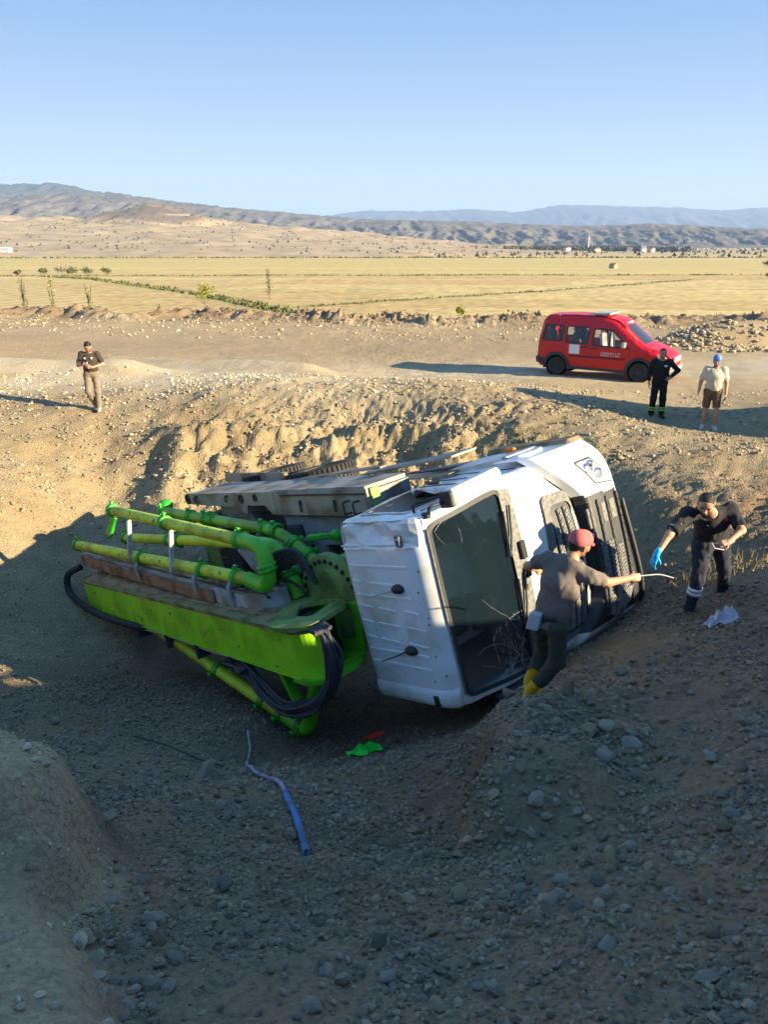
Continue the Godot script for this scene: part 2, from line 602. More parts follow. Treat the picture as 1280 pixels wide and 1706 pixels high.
func ground_h(x: float, z: float, fine := true) -> float:
	var h := base_h(x, z)
	var p := Vector2(x, z)
	if z < -54.0:
		h = lerpf(h, 0.0, 1.0)
	# the spoil falls away to the plain beyond the track
	var edge := 47.0 + 3.0 * nz_big.get_noise_2d(x * 0.6, 3.0) - 0.10 * x
	# windrow of spoil along the far side of the track
	var bz := -z - edge + 2.6 + 0.8 * nz_mid.get_noise_2d(x * 0.9, 60.0)
	var gap := 0.62 + 0.5 * nz_big.get_noise_2d(x * 0.9, 40.0) + 0.5 * nz_mid.get_noise_2d(x * 1.1, z * 1.1 + 10.0)
	h += maxf(0.1, gap) * 0.62 * exp(-bz * bz / 1.7) * (1.0 + 0.5 * nz_small.get_noise_2d(x * 0.4, z * 0.4))
	if -z > edge:
		h -= minf(14.2, (-z - edge) * 0.5)
	# ledge beside the cab where the bank was cut
	var ld := ledge_d(x, z)
	var along := ledge_k(z)
	h += along * (0.44 * smoothstep(-0.10, 0.12, ld) * (1.0 - smoothstep(0.25, 1.5, ld)) - 0.34 * (1.0 - smoothstep(-0.12, 0.06, ld)) * smoothstep(-1.8, -0.3, ld))
	# hummock at the left, cut off towards the gully
	h += 0.55 * (1.0 - smoothstep(0.62, 1.0, Vector2((x + 2.75) / 1.25, (z + 3.55) / 1.15).length() + 0.10 * nz_mid.get_noise_2d(x * 2.2, z * 2.2)))
	# the bank along the left, ending in a small step above the gully
	var be := line_at(BANK, z) - x + 0.16 * nz_mid.get_noise_2d(x * 1.4 + 4.0, z * 1.4)
	h += 0.24 * smoothstep(0.0, 0.22, be) * smoothstep(-4.9, -4.3, z) * (1.0 - smoothstep(-1.7, -0.9, z))
	# the rim of the pit: a short broken wall below the graded track
	var zr := line_at(RIM, x) + 0.4 * nz_mid.get_noise_2d(x * 0.8, 90.0 + z * 0.5) + 0.10 * nz_small.get_noise_2d(x * 0.35, 40.0 + z * 0.4) 
	var sd := z - zr
	if sd > -1.0 and sd < 7.0:
		var mk := smoothstep(-6.8, -4.6, x) * (1.0 - smoothstep(1.4, 3.2, x)) * (1.0 - smoothstep(3.5, 6.5, sd)) * smoothstep(-1.0, -0.3, sd)
		var hw := 0.03 - 1.25 * smoothstep(-0.3, 2.5, sd + 0.3 * nz_mid.get_noise_2d(x * 1.1, z * 1.6)) - 0.16 * maxf(0.0, sd - 1.0)
		hw += 0.07 * nz_mid.get_noise_2d(x * 2.3, z * 2.3) + 0.09 * (nz_clod.get_noise_2d(x * 1.3, z * 1.3) + 0.6)
		h = lerpf(h, hw, mk)
	# low windrow beside the walking man and the bank behind him
	h += 0.55 * exp(-pow(seg_dist(p, Vector2(-14, -24.5), Vector2(-8.2, -23.6)) / 1.3, 2.0))
	h += 0.32 * exp(-pow(seg_dist(p, Vector2(-9.5, -27.5), Vector2(-2.5, -24.2)) / 0.8, 2.0))
	# heap of broken rock at the right
	h += 1.1 * bump(x, z, 15.0, -33.2, 5.5, 1.9) + 0.5 * bump(x, z, 19.5, -33.6, 5.0, 2.0)
	var q := p - Vector2(11.0, -18.25)  # steep unseen ridge, added out of view to cast the long track shadow
	var al := q.x * 0.929 + q.y * 0.37
	var ac := absf(-q.x * 0.37 + q.y * 0.929)
	h += (2.9 + 1.6 * smoothstep(0.0, 5.0, al)) * smoothstep(-0.5, 0.25, al) * (1.0 - smoothstep(13.0, 16.0, al)) * (1.0 - smoothstep(0.15, 2.7, ac + 0.5 * nz_mid.get_noise_2d(x * 0.7, z * 0.7)))
	var r := rough_at(x, z)
	h += 0.16 * nz_big.get_noise_2d(x, z) * (0.4 + r)
	h += 0.13 * nz_mid.get_noise_2d(x, z) * r
	# slumped furrows down the far wall
	var wall := 0.0 * (1.0 - smoothstep(0.0, 2.0, absf(z + 17.6 - 0.02 * x * x))) * smoothstep(-8.0, -5.0, x) * (1.0 - smoothstep(3.0, 6.0, x))
	h -= 0.18 * wall * maxf(0.0, nz_ridge.get_noise_2d(x * 1.3, z * 0.35))
	var pd := Vector2(x - 1.46, z + 6.7).length() / 0.4
	if pd < 3.0:
		h = lerpf(h, -0.125, exp(-pd * pd))
	if fine:
		h += 0.05 * nz_small.get_noise_2d(x, z) * r + 0.05 * absf(nz_small.get_noise_2d(x * 0.45 + 7.0, z * 0.45)) * r
		h += 0.055 * (nz_clod.get_noise_2d(x, z) + 0.6) * r * clampf(0.4 + 1.5 * nz_mid.get_noise_2d(x * 0.8 + 30.0, z * 0.8), 0.0, 1.0)
		# tyre tread pressed into the track
		var tr := z + 19.15 + 0.21 * (x - 6.0)
		if absf(tr) < 0.62 and x > 1.5:
			h += 0.035 * sin(x * 13.0 + absf(tr) * 9.0) * (1.0 - smoothstep(0.35, 0.62, absf(tr)))
	return h

func soil(x: float, z: float, h: float) -> Color:
	# soil colours (linear): pale tan on the driven track, ochre in the cut, grey stony spoil near the camera
	var tan_ := Color(0.385, 0.305, 0.18)
	var pale := Color(0.46, 0.385, 0.26)
	var ochre := Color(0.335, 0.25, 0.13)
	var grey := Color(0.25, 0.19, 0.116)
	var brown := Color(0.225, 0.15, 0.08)
	var n1 := nz_big.get_noise_2d(x * 1.7 + 9.0, z * 1.7)
	var n2 := nz_mid.get_noise_2d(x * 1.3, z * 1.3 + 20.0)
	var c := tan_.lerp(ochre, clampf(0.4 + n1 + 0.5 * n2, 0.0, 1.0))
	c = c * (1.0 + 0.16 * nz_small.get_noise_2d(x * 0.5, z * 0.5) + 0.12 * nz_clod.get_noise_2d(x * 0.8, z * 0.8))
	# the track
	var road := exp(-pow((z + 26.5 + 0.16 * x + 1.2 * nz_big.get_noise_2d(x * 0.4, 77.0)) / 3.0, 2.0)) * smoothstep(-30.0, -3.0, x + 12.0)
	road += exp(-pow((z + 22.5 - 0.25 * (x + 8.0)) / 1.6, 2.0)) * (1.0 - smoothstep(-4.0, 4.0, x))
	c = c.lerp(pale, clampf(road * (0.8 + n2), 0.0, 1.0))
	c = c * (1.0 + 0.28 * smoothstep(-19.5, -22.0, z))  # packed dust is paler; colour also lifted to offset the grazing sun
	var dull_band := exp(-pow((z + 34.0 + 0.1 * x) / 4.0, 2.0))  # band of duller tan soil beyond the track
	c = c.lerp(Color(0.36, 0.275, 0.165), clampf(dull_band * 0.8, 0.0, 1.0))
	# pale tailings at the right beside the rock heap
	c = c.lerp(Color(0.55, 0.47, 0.36), clampf(1.6 * bump(x, z, 15.5, -27.0, 4.5, 3.4) + 0.6 * n2 * bump(x, z, 14, -28, 5, 4), 0.0, 1.0))
	# grey stony spoil nearer the camera
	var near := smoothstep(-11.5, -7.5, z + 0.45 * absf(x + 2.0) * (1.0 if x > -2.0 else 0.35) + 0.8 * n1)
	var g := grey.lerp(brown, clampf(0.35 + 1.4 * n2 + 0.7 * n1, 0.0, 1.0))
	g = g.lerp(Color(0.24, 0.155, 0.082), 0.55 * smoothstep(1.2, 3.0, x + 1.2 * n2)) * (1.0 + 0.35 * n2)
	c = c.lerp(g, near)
	var gul := smoothstep(-0.1, 0.35, line_at(BANK, z) - x + 0.3 * n2) * smoothstep(-5.2, -4.4, z)
	c = c.lerp(Color(0.47, 0.35, 0.195), clampf(gul * 1.3, 0.0, 0.85))
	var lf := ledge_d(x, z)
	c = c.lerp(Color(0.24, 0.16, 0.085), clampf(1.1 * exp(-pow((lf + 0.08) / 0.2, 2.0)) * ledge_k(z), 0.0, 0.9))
	var painted_shade := maxf(bump(x, z, -0.2, -8.4, 2.8, 1.8), 0.9 * bump(x, z, -2.6, -10.2, 4.2, 2.6))  # shade below truck and boom, painted into the soil colour
	c = c.lerp(Color(0.13, 0.092, 0.056), clampf(painted_shade * 1.1, 0.0, 0.8))
	if -z > 36.0:
		var wz := exp(-pow((-z - 44.5 + 0.10 * x) / 2.2, 2.0))
		c = c.lerp(Color(0.24, 0.165, 0.095), clampf(wz * (0.9 + 0.8 * n2), 0.0, 1.0))
	return c

func axis_steps(lo: float, hi: float, c: float, fine: float, grow: float) -> PackedFloat32Array:
	var a := PackedFloat32Array()
	var x := c
	var s := fine
	while x > lo:
		a.append(x)
		x -= fine + grow * maxf(0.0, absf(x - c) - 0.0)
	a.append(lo)
	a.reverse()
	x = c
	while x < hi:
		x += fine + grow * absf(x - c)
		a.append(minf(x, hi))
	return a

func sheet(xs: PackedFloat32Array, zs: PackedFloat32Array, hf: Callable, cf: Callable) -> ArrayMesh:
	var nx := xs.size()
	var nz := zs.size()
	var V := PackedVector3Array(); V.resize(nx * nz)
	var N := PackedVector3Array(); N.resize(nx * nz)
	var C := PackedColorArray(); C.resize(nx * nz)
	for j in nz:
		for i in nx:
			var h: float = hf.call(xs[i], zs[j])
			V[j * nx + i] = Vector3(xs[i], h, zs[j])
			C[j * nx + i] = cf.call(xs[i], zs[j], h)
	for j in nz:
		for i in nx:
			var dx := V[j * nx + mini(i + 1, nx - 1)] - V[j * nx + maxi(i - 1, 0)]
			var dz := V[mini(j + 1, nz - 1) * nx + i] - V[maxi(j - 1, 0) * nx + i]
			N[j * nx + i] = dz.cross(dx).normalized()
	var I := PackedInt32Array(); I.resize((nx - 1) * (nz - 1) * 6)
	var k := 0
	for j in nz - 1:
		for i in nx - 1:
			var a := j * nx + i
			I[k] = a; I[k + 1] = a + 1; I[k + 2] = a + nx
			I[k + 3] = a + 1; I[k + 4] = a + nx + 1; I[k + 5] = a + nx
			k += 6
	var arr := []
	arr.resize(Mesh.ARRAY_MAX)
	arr[Mesh.ARRAY_VERTEX] = V
	arr[Mesh.ARRAY_NORMAL] = N
	arr[Mesh.ARRAY_COLOR] = C
	arr[Mesh.ARRAY_INDEX] = I
	var m := ArrayMesh.new()
	m.add_surface_from_arrays(Mesh.PRIMITIVE_TRIANGLES, arr)
	return m

# ------------------------------------------------------------------ plain and hills
const PLAIN := -14.0

func line_at(pts: Array, x: float) -> float:
	for i in pts.size() - 1:
		if x <= pts[i + 1].x or i == pts.size() - 2:
			var t := clampf((x - pts[i].x) / (pts[i + 1].x - pts[i].x), 0.0, 1.0)
			return lerpf(pts[i].y, pts[i + 1].y, t)
	return 0.0

const DITCH := [Vector2(-190, -455), Vector2(-150, -420), Vector2(-65, -292), Vector2(-28, -222), Vector2(30, -182), Vector2(70, -165)]
const DITCH_Z := [Vector2(-455, -190), Vector2(-420, -150), Vector2(-292, -65), Vector2(-222, -28), Vector2(-182, 30)]
const DITCH_B := [Vector2(-30, -232), Vector2(0, -262), Vector2(45, -300), Vector2(90, -345), Vector2(160, -420)]

func poly_dist(p: Vector2, pts: Array) -> float:
	var d := 1e9
	for i in pts.size() - 1:
		d = minf(d, seg_dist(p, pts[i], pts[i + 1]))
	return d

func plain_h(x: float, z: float) -> float:
	var h := PLAIN
	if z > -115.0:
		h = lerpf(PLAIN, PLAIN - 1.5, smoothstep(-115.0, -90.0, z))
	h += 0.35 * nz_big.get_noise_2d(x * 0.06, z * 0.06)
	var dd := poly_dist(Vector2(x, z), DITCH)
	h -= 0.8 * (1.0 - smoothstep(0.0, 2.5, dd))
	return h

func plain_c(x: float, z: float, _h: float) -> Color:
	var straw := Color(0.58, 0.42, 0.16)
	var green := Color(0.15, 0.165, 0.045)
	var pale := Color(0.67, 0.51, 0.235)
	var olive := Color(0.42, 0.34, 0.10)
	var u := x * 0.94 + z * 0.34
	var w := -x * 0.34 + z * 0.94
	# fields are long strips of unequal width lying roughly across the view
	var k := floorf((-z + 0.10 * x) / (34.0 if z > -330.0 else 62.0))
	var l := floorf((x + 0.5 * z + 17.0 * k) / 150.0) if z > -420.0 else 0.0
	var hsh := fposmod(sin(k * 12.9898 + l * 78.233) * 43758.5453, 1.0)
	var c := straw.lerp(pale, hsh * 0.9)
	if hsh > 0.68:
		c = c.lerp(olive, 0.55)
	elif hsh < 0.2:
		c = c.lerp(Color(0.50, 0.33, 0.13), 0.6)
	var n := nz_big.get_noise_2d(u * 0.10, w * 0.6)
	var n2 := nz_mid.get_noise_2d(u * 0.05, w * 0.55)
	c = c.lerp(olive, clampf(n * 0.9 + n2 * 0.5, 0.0, 0.45))
	var near := 1.0 - smoothstep(-300.0, -700.0, z)
	c = c * (1.0 + near * (0.34 * nz_mid.get_noise_2d(u * 0.22, w * 1.3) + 0.22 * nz_small.get_noise_2d(u * 0.1, w * 0.5)))
	c = c.lerp(Color(0.34, 0.25, 0.08), near * 0.8 * smoothstep(0.15, 0.5, nz_mid.get_noise_2d(u * 0.035 + 30.0, w * 0.9)))
	# field edges
	var fe := fposmod(-z + 0.10 * x, 34.0 if z > -330.0 else 62.0)
	if fe < 1.6 + 0.004 * -z and hsh < 0.75:
		c = c.lerp(green, 0.4 + 0.5 * n2)
	# the green cut field beyond the hedge, and the tan ploughed corner at left with rows of heaps
	if z < -500.0 and z > -900.0:
		c = c.lerp(Color(0.54, 0.43, 0.14), 0.5)
	if z > -420.0 and x < line_at(DITCH_Z, z) - 45.0:
		c = Color(0.57, 0.43, 0.19).lerp(Color(0.36, 0.27, 0.10), 0.75 * smoothstep(0.2, 0.8, sin((x * 0.86 + z * 0.5) * 0.62)))
	var p := Vector2(x, z)
	var dd := poly_dist(p, DITCH)
	var vw := 2.6 + 2.0 * nz_mid.get_noise_2d(x * 0.2, z * 0.2)
	c = c.lerp(Color(0.075, 0.10, 0.028), clampf((1.0 - smoothstep(vw * 0.6, vw, dd)), 0.0, 0.95))
	c = c.lerp(Color(0.22, 0.235, 0.06), clampf((1.0 - smoothstep(vw, vw * 3.2, dd)) * (0.55 + n), 0.0, 0.7))
	var db := poly_dist(p, DITCH_B)
	c = c.lerp(Color(0.17, 0.19, 0.05), clampf((1.0 - smoothstep(1.0, 3.5 + 4.0 * n, db)) * 0.6, 0.0, 0.7))
	for q in [Vector2(-472.0, 4.0), Vector2(-560.0, 3.0), Vector2(-1020.0, 14.0)]:
		c = c.lerp(Color(0.13, 0.14, 0.05), (1.0 - smoothstep(q.y * 0.5, q.y, absf(z - q.x + 0.03 * x))) * clampf(0.65 + 1.3 * n2, 0.0, 0.8))
	if z < -1060.0:
		c = c.lerp(Color(0.40, 0.30, 0.19), 0.55 * smoothstep(-1060.0, -1300.0, z) + 0.3 * n2)
	return c

func geo(a: float, b: float, n: int) -> PackedFloat32Array:
	var out := PackedFloat32Array()
	for i in n + 1:
		out.append(-a * pow(b / a, float(n - i) / n))
	return out

func lins(a: float, b: float, n: int) -> PackedFloat32Array:
	var out := PackedFloat32Array()
	for i in n + 1:
		out.append(lerpf(a, b, float(i) / n))
	return out

# a plain seen at a grazing angle: columns spread with distance, so build it as a fan of real ground
func fan(zs: PackedFloat32Array, cols: int, spread: float, hf: Callable, cf: Callable) -> ArrayMesh:
	var nx := cols + 1
	var nz := zs.size()
	var V := PackedVector3Array(); V.resize(nx * nz)
	var N := PackedVector3Array(); N.resize(nx * nz)
	var C := PackedColorArray(); C.resize(nx * nz)
	for j in nz:
		for i in nx:
			var x := (float(i) / cols * 2.0 - 1.0) * (spread * -zs[j] + 60.0)
			var h: float = hf.call(x, zs[j])
			V[j * nx + i] = Vector3(x, h, zs[j])
			C[j * nx + i] = cf.call(x, zs[j], h)
	for j in nz:
		for i in nx:
			var dx := V[j * nx + mini(i + 1, nx - 1)] - V[j * nx + maxi(i - 1, 0)]
			var dz := V[mini(j + 1, nz - 1) * nx + i] - V[maxi(j - 1, 0) * nx + i]
			N[j * nx + i] = dz.cross(dx).normalized()
	var I := PackedInt32Array(); I.resize((nx - 1) * (nz - 1) * 6)
	var k := 0
	for j in nz - 1:
		for i in nx - 1:
			var a := j * nx + i
			I[k] = a; I[k + 1] = a + 1; I[k + 2] = a + nx
			I[k + 3] = a + 1; I[k + 4] = a + nx + 1; I[k + 5] = a + nx
			k += 6
	var arr := []
	arr.resize(Mesh.ARRAY_MAX)
	arr[Mesh.ARRAY_VERTEX] = V
	arr[Mesh.ARRAY_NORMAL] = N
	arr[Mesh.ARRAY_COLOR] = C
	arr[Mesh.ARRAY_INDEX] = I
	var m := ArrayMesh.new()
	m.add_surface_from_arrays(Mesh.PRIMITIVE_TRIANGLES, arr)
	return m

const FOOT := [Vector2(-1900, 70), Vector2(-1401, 76), Vector2(-1067, 74), Vector2(-901, 66), Vector2(-734, 62), Vector2(-501, 58), Vector2(-401, 55), Vector2(-234, 42), Vector2(-67, 28), Vector2(101, 16), Vector2(269, 5), Vector2(439, -6), Vector2(700, -16), Vector2(1600, -18)]
const RANGE_L := [Vector2(-4400, 400), Vector2(-3912, 418), Vector2(-2976, 444), Vector2(-2556, 457), Vector2(-2283, 409), Vector2(-1915, 366), Vector2(-1453, 297), Vector2(-1127, 262), Vector2(-752, 236), Vector2(-377, 214), Vector2(-141, 190), Vector2(284, 120), Vector2(900, 20), Vector2(1600, -20)]
const BAD_L := [Vector2(-2900, 221), Vector2(-1934, 222), Vector2(-1629, 244), Vector2(-1328, 238), Vector2(-1029, 202), Vector2(-668, 166), Vector2(-244, 131), Vector2(0, 116), Vector2(488, 108), Vector2(978, 88), Vector2(1405, 97), Vector2(1958, 74), Vector2(2900, 74)]
const BAD_R := [Vector2(-900, 20), Vector2(-630, 52), Vector2(0, 96), Vector2(157, 99), Vector2(419, 82), Vector2(681, 72), Vector2(944, 66), Vector2(1152, 86), Vector2(1335, 80), Vector2(1679, 58), Vector2(2500, 50)]
const BLUE := [Vector2(-3500, 300), Vector2(-1422, 400), Vector2(-304, 531), Vector2(607, 518), Vector2(1518, 553), Vector2(2228, 508), Vector2(3030, 622), Vector2(3839, 604), Vector2(4650, 590), Vector2(5667, 538), Vector2(6471, 580), Vector2(8707, 522), Vector2(9500, 500)]

func ridged(x: float, z: float) -> float:
	return 1.0 - 2.2 * absf(nz_ridge.get_noise_2d(x, z))

# how high above the plain a range stands: its crest line, falling towards us with gullies
func range_h(x: float, z: float, crest: Array, zc: float, depth: float, gully: float, sc: float) -> float:
	var top := line_at(crest, x)
	var t := clampf((z - zc) / depth, -1.0, 1.0)
	var f := pow(maxf(0.0, 1.0 - absf(t)), 0.75 if t > 0.0 else 1.0)
	var wx := x + 60.0 * nz_mid.get_noise_2d(x * sc * 0.3, z * sc * 0.3) / (sc * 100.0)
	var r := ridged(wx * sc, z * sc * 0.22)
	var r2 := ridged(wx * sc * 3.1 + 50.0, z * sc * 1.0)
	var r3 := ridged(x * sc * 7.3 + 20.0, z * sc * 2.6)
	var g := gully * (1.0 - r) * (0.10 + 0.90 * sin(PI * clampf(f, 0.0, 1.0))) + gully * 0.30 * (1.0 - r2) * (0.3 + 0.7 * sin(PI * clampf(f, 0.0, 1.0))) + gully * 0.14 * (1.0 - r3)
	return PLAIN - 8.0 + (top - PLAIN + 8.0) * f - g * clampf(f * 3.0, 0.0, 1.0)

func foot_h(x: float, z: float) -> float:
	var t := clampf((-z - 1040.0 - 90.0 * nz_mid.get_noise_2d(x * 0.004, 5.0) - maxf(0.0, x + 100.0) * 0.9) / 1250.0, 0.0, 1.0)
	var h := PLAIN + 0.2 - 1.5 * (1.0 - smoothstep(0.0, 0.02, t)) + (line_at(FOOT, x) - PLAIN) * pow(t, 0.85)
	h += t * (9.0 * nz_big.get_noise_2d(x * 0.03, z * 0.03) + 9.0 * nz_mid.get_noise_2d(x * 0.012, z * 0.012))
	var kn := 1.0 - clampf(Vector2((x + 590.0) / 190.0, (z + 2180.0) / 220.0).length(), 0.0, 1.0)
	h += 46.0 * pow(kn, 0.85) + (kn * 16.0) * nz_ridge.get_noise_2d(x * 0.06, z * 0.06)
	if -z > 2300.0:
		h -= (-z - 2300.0) * 0.12
	return h

func foot_c(x: float, z: float, h: float) -> Color:
	var n := nz_big.get_noise_2d(x * 0.05, z * 0.05)
	var n2 := nz_mid.get_noise_2d(x * 0.03, z * 0.02)
	var c := Color(0.38, 0.285, 0.155).lerp(Color(0.27, 0.195, 0.11), clampf(0.35 + 1.2 * n2, 0.0, 1.0)).lerp(Color(0.47, 0.37, 0.235), clampf(n * 1.2, 0.0, 0.6))
	if h > 60.0 and x > -800.0 and x < -400.0:
		c = c.lerp(Color(0.17, 0.13, 0.09), 0.85 * clampf((h - 58.0) / 14.0 + 0.6 * n, 0.0, 1.0))
	var kn := 1.0 - clampf(Vector2((x + 590.0) / 190.0, (z + 2180.0) / 220.0).length(), 0.0, 1.0)
	c = c.lerp(Color(0.15, 0.115, 0.08), clampf(kn * 5.0 - 0.6 + n, 0.0, 0.88))
	if x < -640.0 and z > -1450.0 and z < -1250.0:
		c = c.lerp(Color(0.17, 0.12, 0.085), 0.7 * clampf(0.4 + 2.0 * n, 0.0, 1.0))
	return c

func bad_c(x: float, z: float, h: float) -> Color:
	var n := nz_mid.get_noise_2d(x * 0.012, z * 0.006)
	var c := Color(0.10, 0.088, 0.07).lerp(Color(0.185, 0.155, 0.12), clampf(0.4 + n + 0.4 * nz_small.get_noise_2d(x * 0.01, z * 0.004), 0.0, 1.0))
	return c.lerp(Color(0.075, 0.075, 0.052), clampf(0.1 + nz_big.get_noise_2d(x * 0.05, z * 0.05) * 1.1 + 0.4 * nz_mid.get_noise_2d(x * 0.05, z * 0.05), 0.0, 0.6))

func build_far():
	var fm := mat(Color.WHITE, 0.95)
	fm.vertex_color_use_as_albedo = true
	var pm: StandardMaterial3D = fm.duplicate()
	var sn := noise(FastNoiseLite.TYPE_SIMPLEX_SMOOTH, 0.02, 11, 5)
	textured(pm, ntex(sn, 512, [0.0, 0.45, 0.6, 1.0], [Color(0.78, 0.78, 0.7), Color(0.9, 0.9, 0.86), Color(1, 1, 1), Color(1, 1, 1)]), 0.03, true)
	pm.uv1_scale = Vector3(0.012, 0.03, 0.07)
	struct(obj("plain", fan(geo(66.0, 2900.0, 420), 250, 0.62, plain_h, plain_c), pm))
	struct(obj("foothills", sheet(lins(-1900, 1500, 300), geo(1000.0, 2900.0, 170), foot_h, foot_c), fm))
	struct(obj("hills", sheet(lins(-3000, 3000, 520), lins(-4600, -3000, 110), func(x, z): return range_h(x, z, BAD_L, -4200.0, 1100.0, 25.0, 0.015), bad_c), fm))
	struct(obj("hills", sheet(lins(-900, 2600, 460), lins(-3900, -2850, 110), func(x, z): return range_h(x, z, BAD_R, -3600.0, 720.0, 17.0, 0.019), bad_c), fm))
	var dark := func(x: float, z: float, h: float) -> Color:
		return Color(0.055, 0.06, 0.048).lerp(Color(0.15, 0.125, 0.095), clampf(0.1 + 0.8 * nz_mid.get_noise_2d(x * 0.015, z * 0.015) + 0.35 * ridged(x * 0.03, z * 0.02) - h / 800.0, 0.0, 0.7))
	struct(obj("mountains", sheet(lins(-4400, 1600, 260), lins(-8000, -4700, 60), func(x, z): return range_h(x, z, RANGE_L, -6500.0, 1800.0, 85.0, 0.008), dark), fm))
	struct(obj("mountains", sheet(lins(-3500, 9500, 300), lins(-16500, -11000, 50), func(x, z): return range_h(x, z, BLUE, -14000.0, 3000.0, 75.0, 0.0028), func(_x, _z, _h): return Color(0.075, 0.075, 0.065)), fm))

# ------------------------------------------------------------------ the overturned concrete pump truck
# truck axes: x forwards (f), y towards its roof (u), z to its right; l is to its left, which points up now
const TF := Vector3(0.64175, 0.2966, 0.70724)
const TU := Vector3(-0.7288, -0.05128, 0.68281)
var truck_x: Transform3D

func T(f: float, u: float, l: float) -> Vector3:
	return Vector3(f, u, -l)

func TB(f: float, u: float, l: float) -> Vector3:   # the chassis is twisted a little against the cab
	return Vector3(f, u, -(l - 0.056 * (f + 1.8)))

func lerp_bow(u: float) -> float:
	return lerpf(0.012, 0.27, smoothstep(0.45, 1.0, clampf(-u / 2.3, 0.0, 1.0)))

# the cab: a rounded box, leaning back, bowed in front and narrower at the roof
func cabpt(f: float, u: float, l: float) -> Vector3:
	var r := 0.11
	var q := Vector3(f, u, l)
	var c := Vector3(clampf(f, -1.55 + r, -r), minf(u, -r), clampf(l, -1.2 + r, 1.2 - r))
	var d := q - c
	if d.length() > 1e-5:
		q = c + d.normalized() * r
	var w := smoothstep(-0.9, 0.0, q.x)
	var a := clampf(-q.y / 2.3, 0.0, 1.0)
	q.x += w * (0.05 * smoothstep(0.0, 0.3, a) + 0.19 * smoothstep(0.5, 0.85, a) - lerp_bow(q.y) * pow(absf(q.z) / 1.2, 2.4))
	q.z *= lerpf(0.945, 1.0, smoothstep(0.0, 0.45, a))
	var rise := smoothstep(-0.45, -0.02, q.y)
	q.y += rise * (0.03 * (1.0 - pow(q.z / 1.15, 2.0)) + 0.12 * (1.0 - pow(clampf((q.x + 0.30) / 0.30, 0.0, 1.0), 2.0)))
	q.x += 0.10 * smoothstep(-0.6, -1.55, q.x)
	return Vector3(q.x, q.y, -q.z)

# normal of the front skin is close to f: lift a point off it
func front(u: float, l: float, off := 0.0) -> Vector3:
	return cabpt(0.0, u, l) + Vector3(off, 0, 0)

func sheet_pair(mb: MB, outer: PackedVector2Array, holes: Array, s: Callable, cell: float, flip: bool, n: Vector3, thick: float):
	# a plate with real thickness: both faces and the rims of its outline and holes
	var s2 := func(q: Vector2) -> Vector3: return s.call(q) - n * thick
	mb.panel(outer, holes, s, cell, flip)
	mb.panel(outer, holes, s2, cell, not flip)
	for lp in [outer] + holes:
		for i in lp.size():
			var a: Vector2 = lp[i]
			var b: Vector2 = lp[(i + 1) % lp.size()]
			mb.quad(s.call(a), s.call(b), s2.call(b), s2.call(a))

func slab(mb: MB, poly: PackedVector2Array, lo: Callable, hi: Callable):
	var idx := Geometry2D.triangulate_polygon(poly)
	var mid := Vector3.ZERO
	for q in poly:
		mid += (lo.call(q) + hi.call(q)) / (2.0 * poly.size())
	var up: Vector3 = (hi.call(poly[0]) - lo.call(poly[0])).normalized()
	for i in range(0, idx.size(), 3):
		var A: Vector2 = poly[idx[i]]; var B: Vector2 = poly[idx[i + 1]]; var C: Vector2 = poly[idx[i + 2]]
		var h: Vector3 = hi.call(A)
		mb.tri_o(h, hi.call(B), hi.call(C), h - up)
		var g: Vector3 = lo.call(A)
		mb.tri_o(g, lo.call(B), lo.call(C), g + up)
	var cw := Geometry2D.is_polygon_clockwise(poly)
	for i in poly.size():
		var a: Vector2 = poly[i]
		var b: Vector2 = poly[(i + 1) % poly.size()]
		var pa: Vector3 = lo.call(a); var pb: Vector3 = lo.call(b); var pc: Vector3 = hi.call(b); var pd: Vector3 = hi.call(a)
		# outward side: right of the edge for an anticlockwise outline
		var e: Vector2 = b - a
		var outv := Vector2(e.y, -e.x) * (-1.0 if cw else 1.0)
		var tst: Vector3 = lo.call(a + outv.normalized() * 0.01) - pa
		if (pb - pa).cross(pd - pa).dot(tst) < 0.0:
			mb.quad(pa, pd, pc, pb)
		else:
			mb.quad(pa, pb, pc, pd)

func coupling(parent: Node, at: Vector3, dir: Vector3, r: float, material: Material, side: Vector3):
	dir = dir.normalized()
	var b := MB.new()
	b.lathe(at, dir, [Vector2(r, -0.055), Vector2(r + 0.028, -0.05), Vector2(r + 0.032, -0.02), Vector2(r + 0.018, 0.0), Vector2(r + 0.032, 0.02), Vector2(r + 0.028, 0.05), Vector2(r, 0.055)], 16)
	var s := (side - dir * side.dot(dir)).normalized()
	b.box(at + s * (r + 0.05), s * 0.035, dir * 0.035, s.cross(dir) * 0.022, 0.006)
	b.box(at - s * (r + 0.035), s * 0.022, dir * 0.028, s.cross(dir) * 0.02, 0.005)
	b.rod(at + s * (r + 0.055) - s.cross(dir) * 0.05, at + s * (r + 0.055) + s.cross(dir) * 0.05, 0.011, 6)
	put("coupling", b, material, parent)

func build_truck():
	var t := thing("concrete_pump_truck", "white cabbed concrete pump truck with green boom, fallen on its side in the pit", "truck")
	var U2 := (TU - TF * TU.dot(TF)).normalized()
	var F := TF.normalized()
	t.transform = Transform3D(Basis(F, U2, F.cross(U2)), Vector3(0.692, 0.312, -7.641))
	truck_x = t.transform
	build_cab(t)
	build_bumper(t)
	build_deck(t)
	build_boom(t)

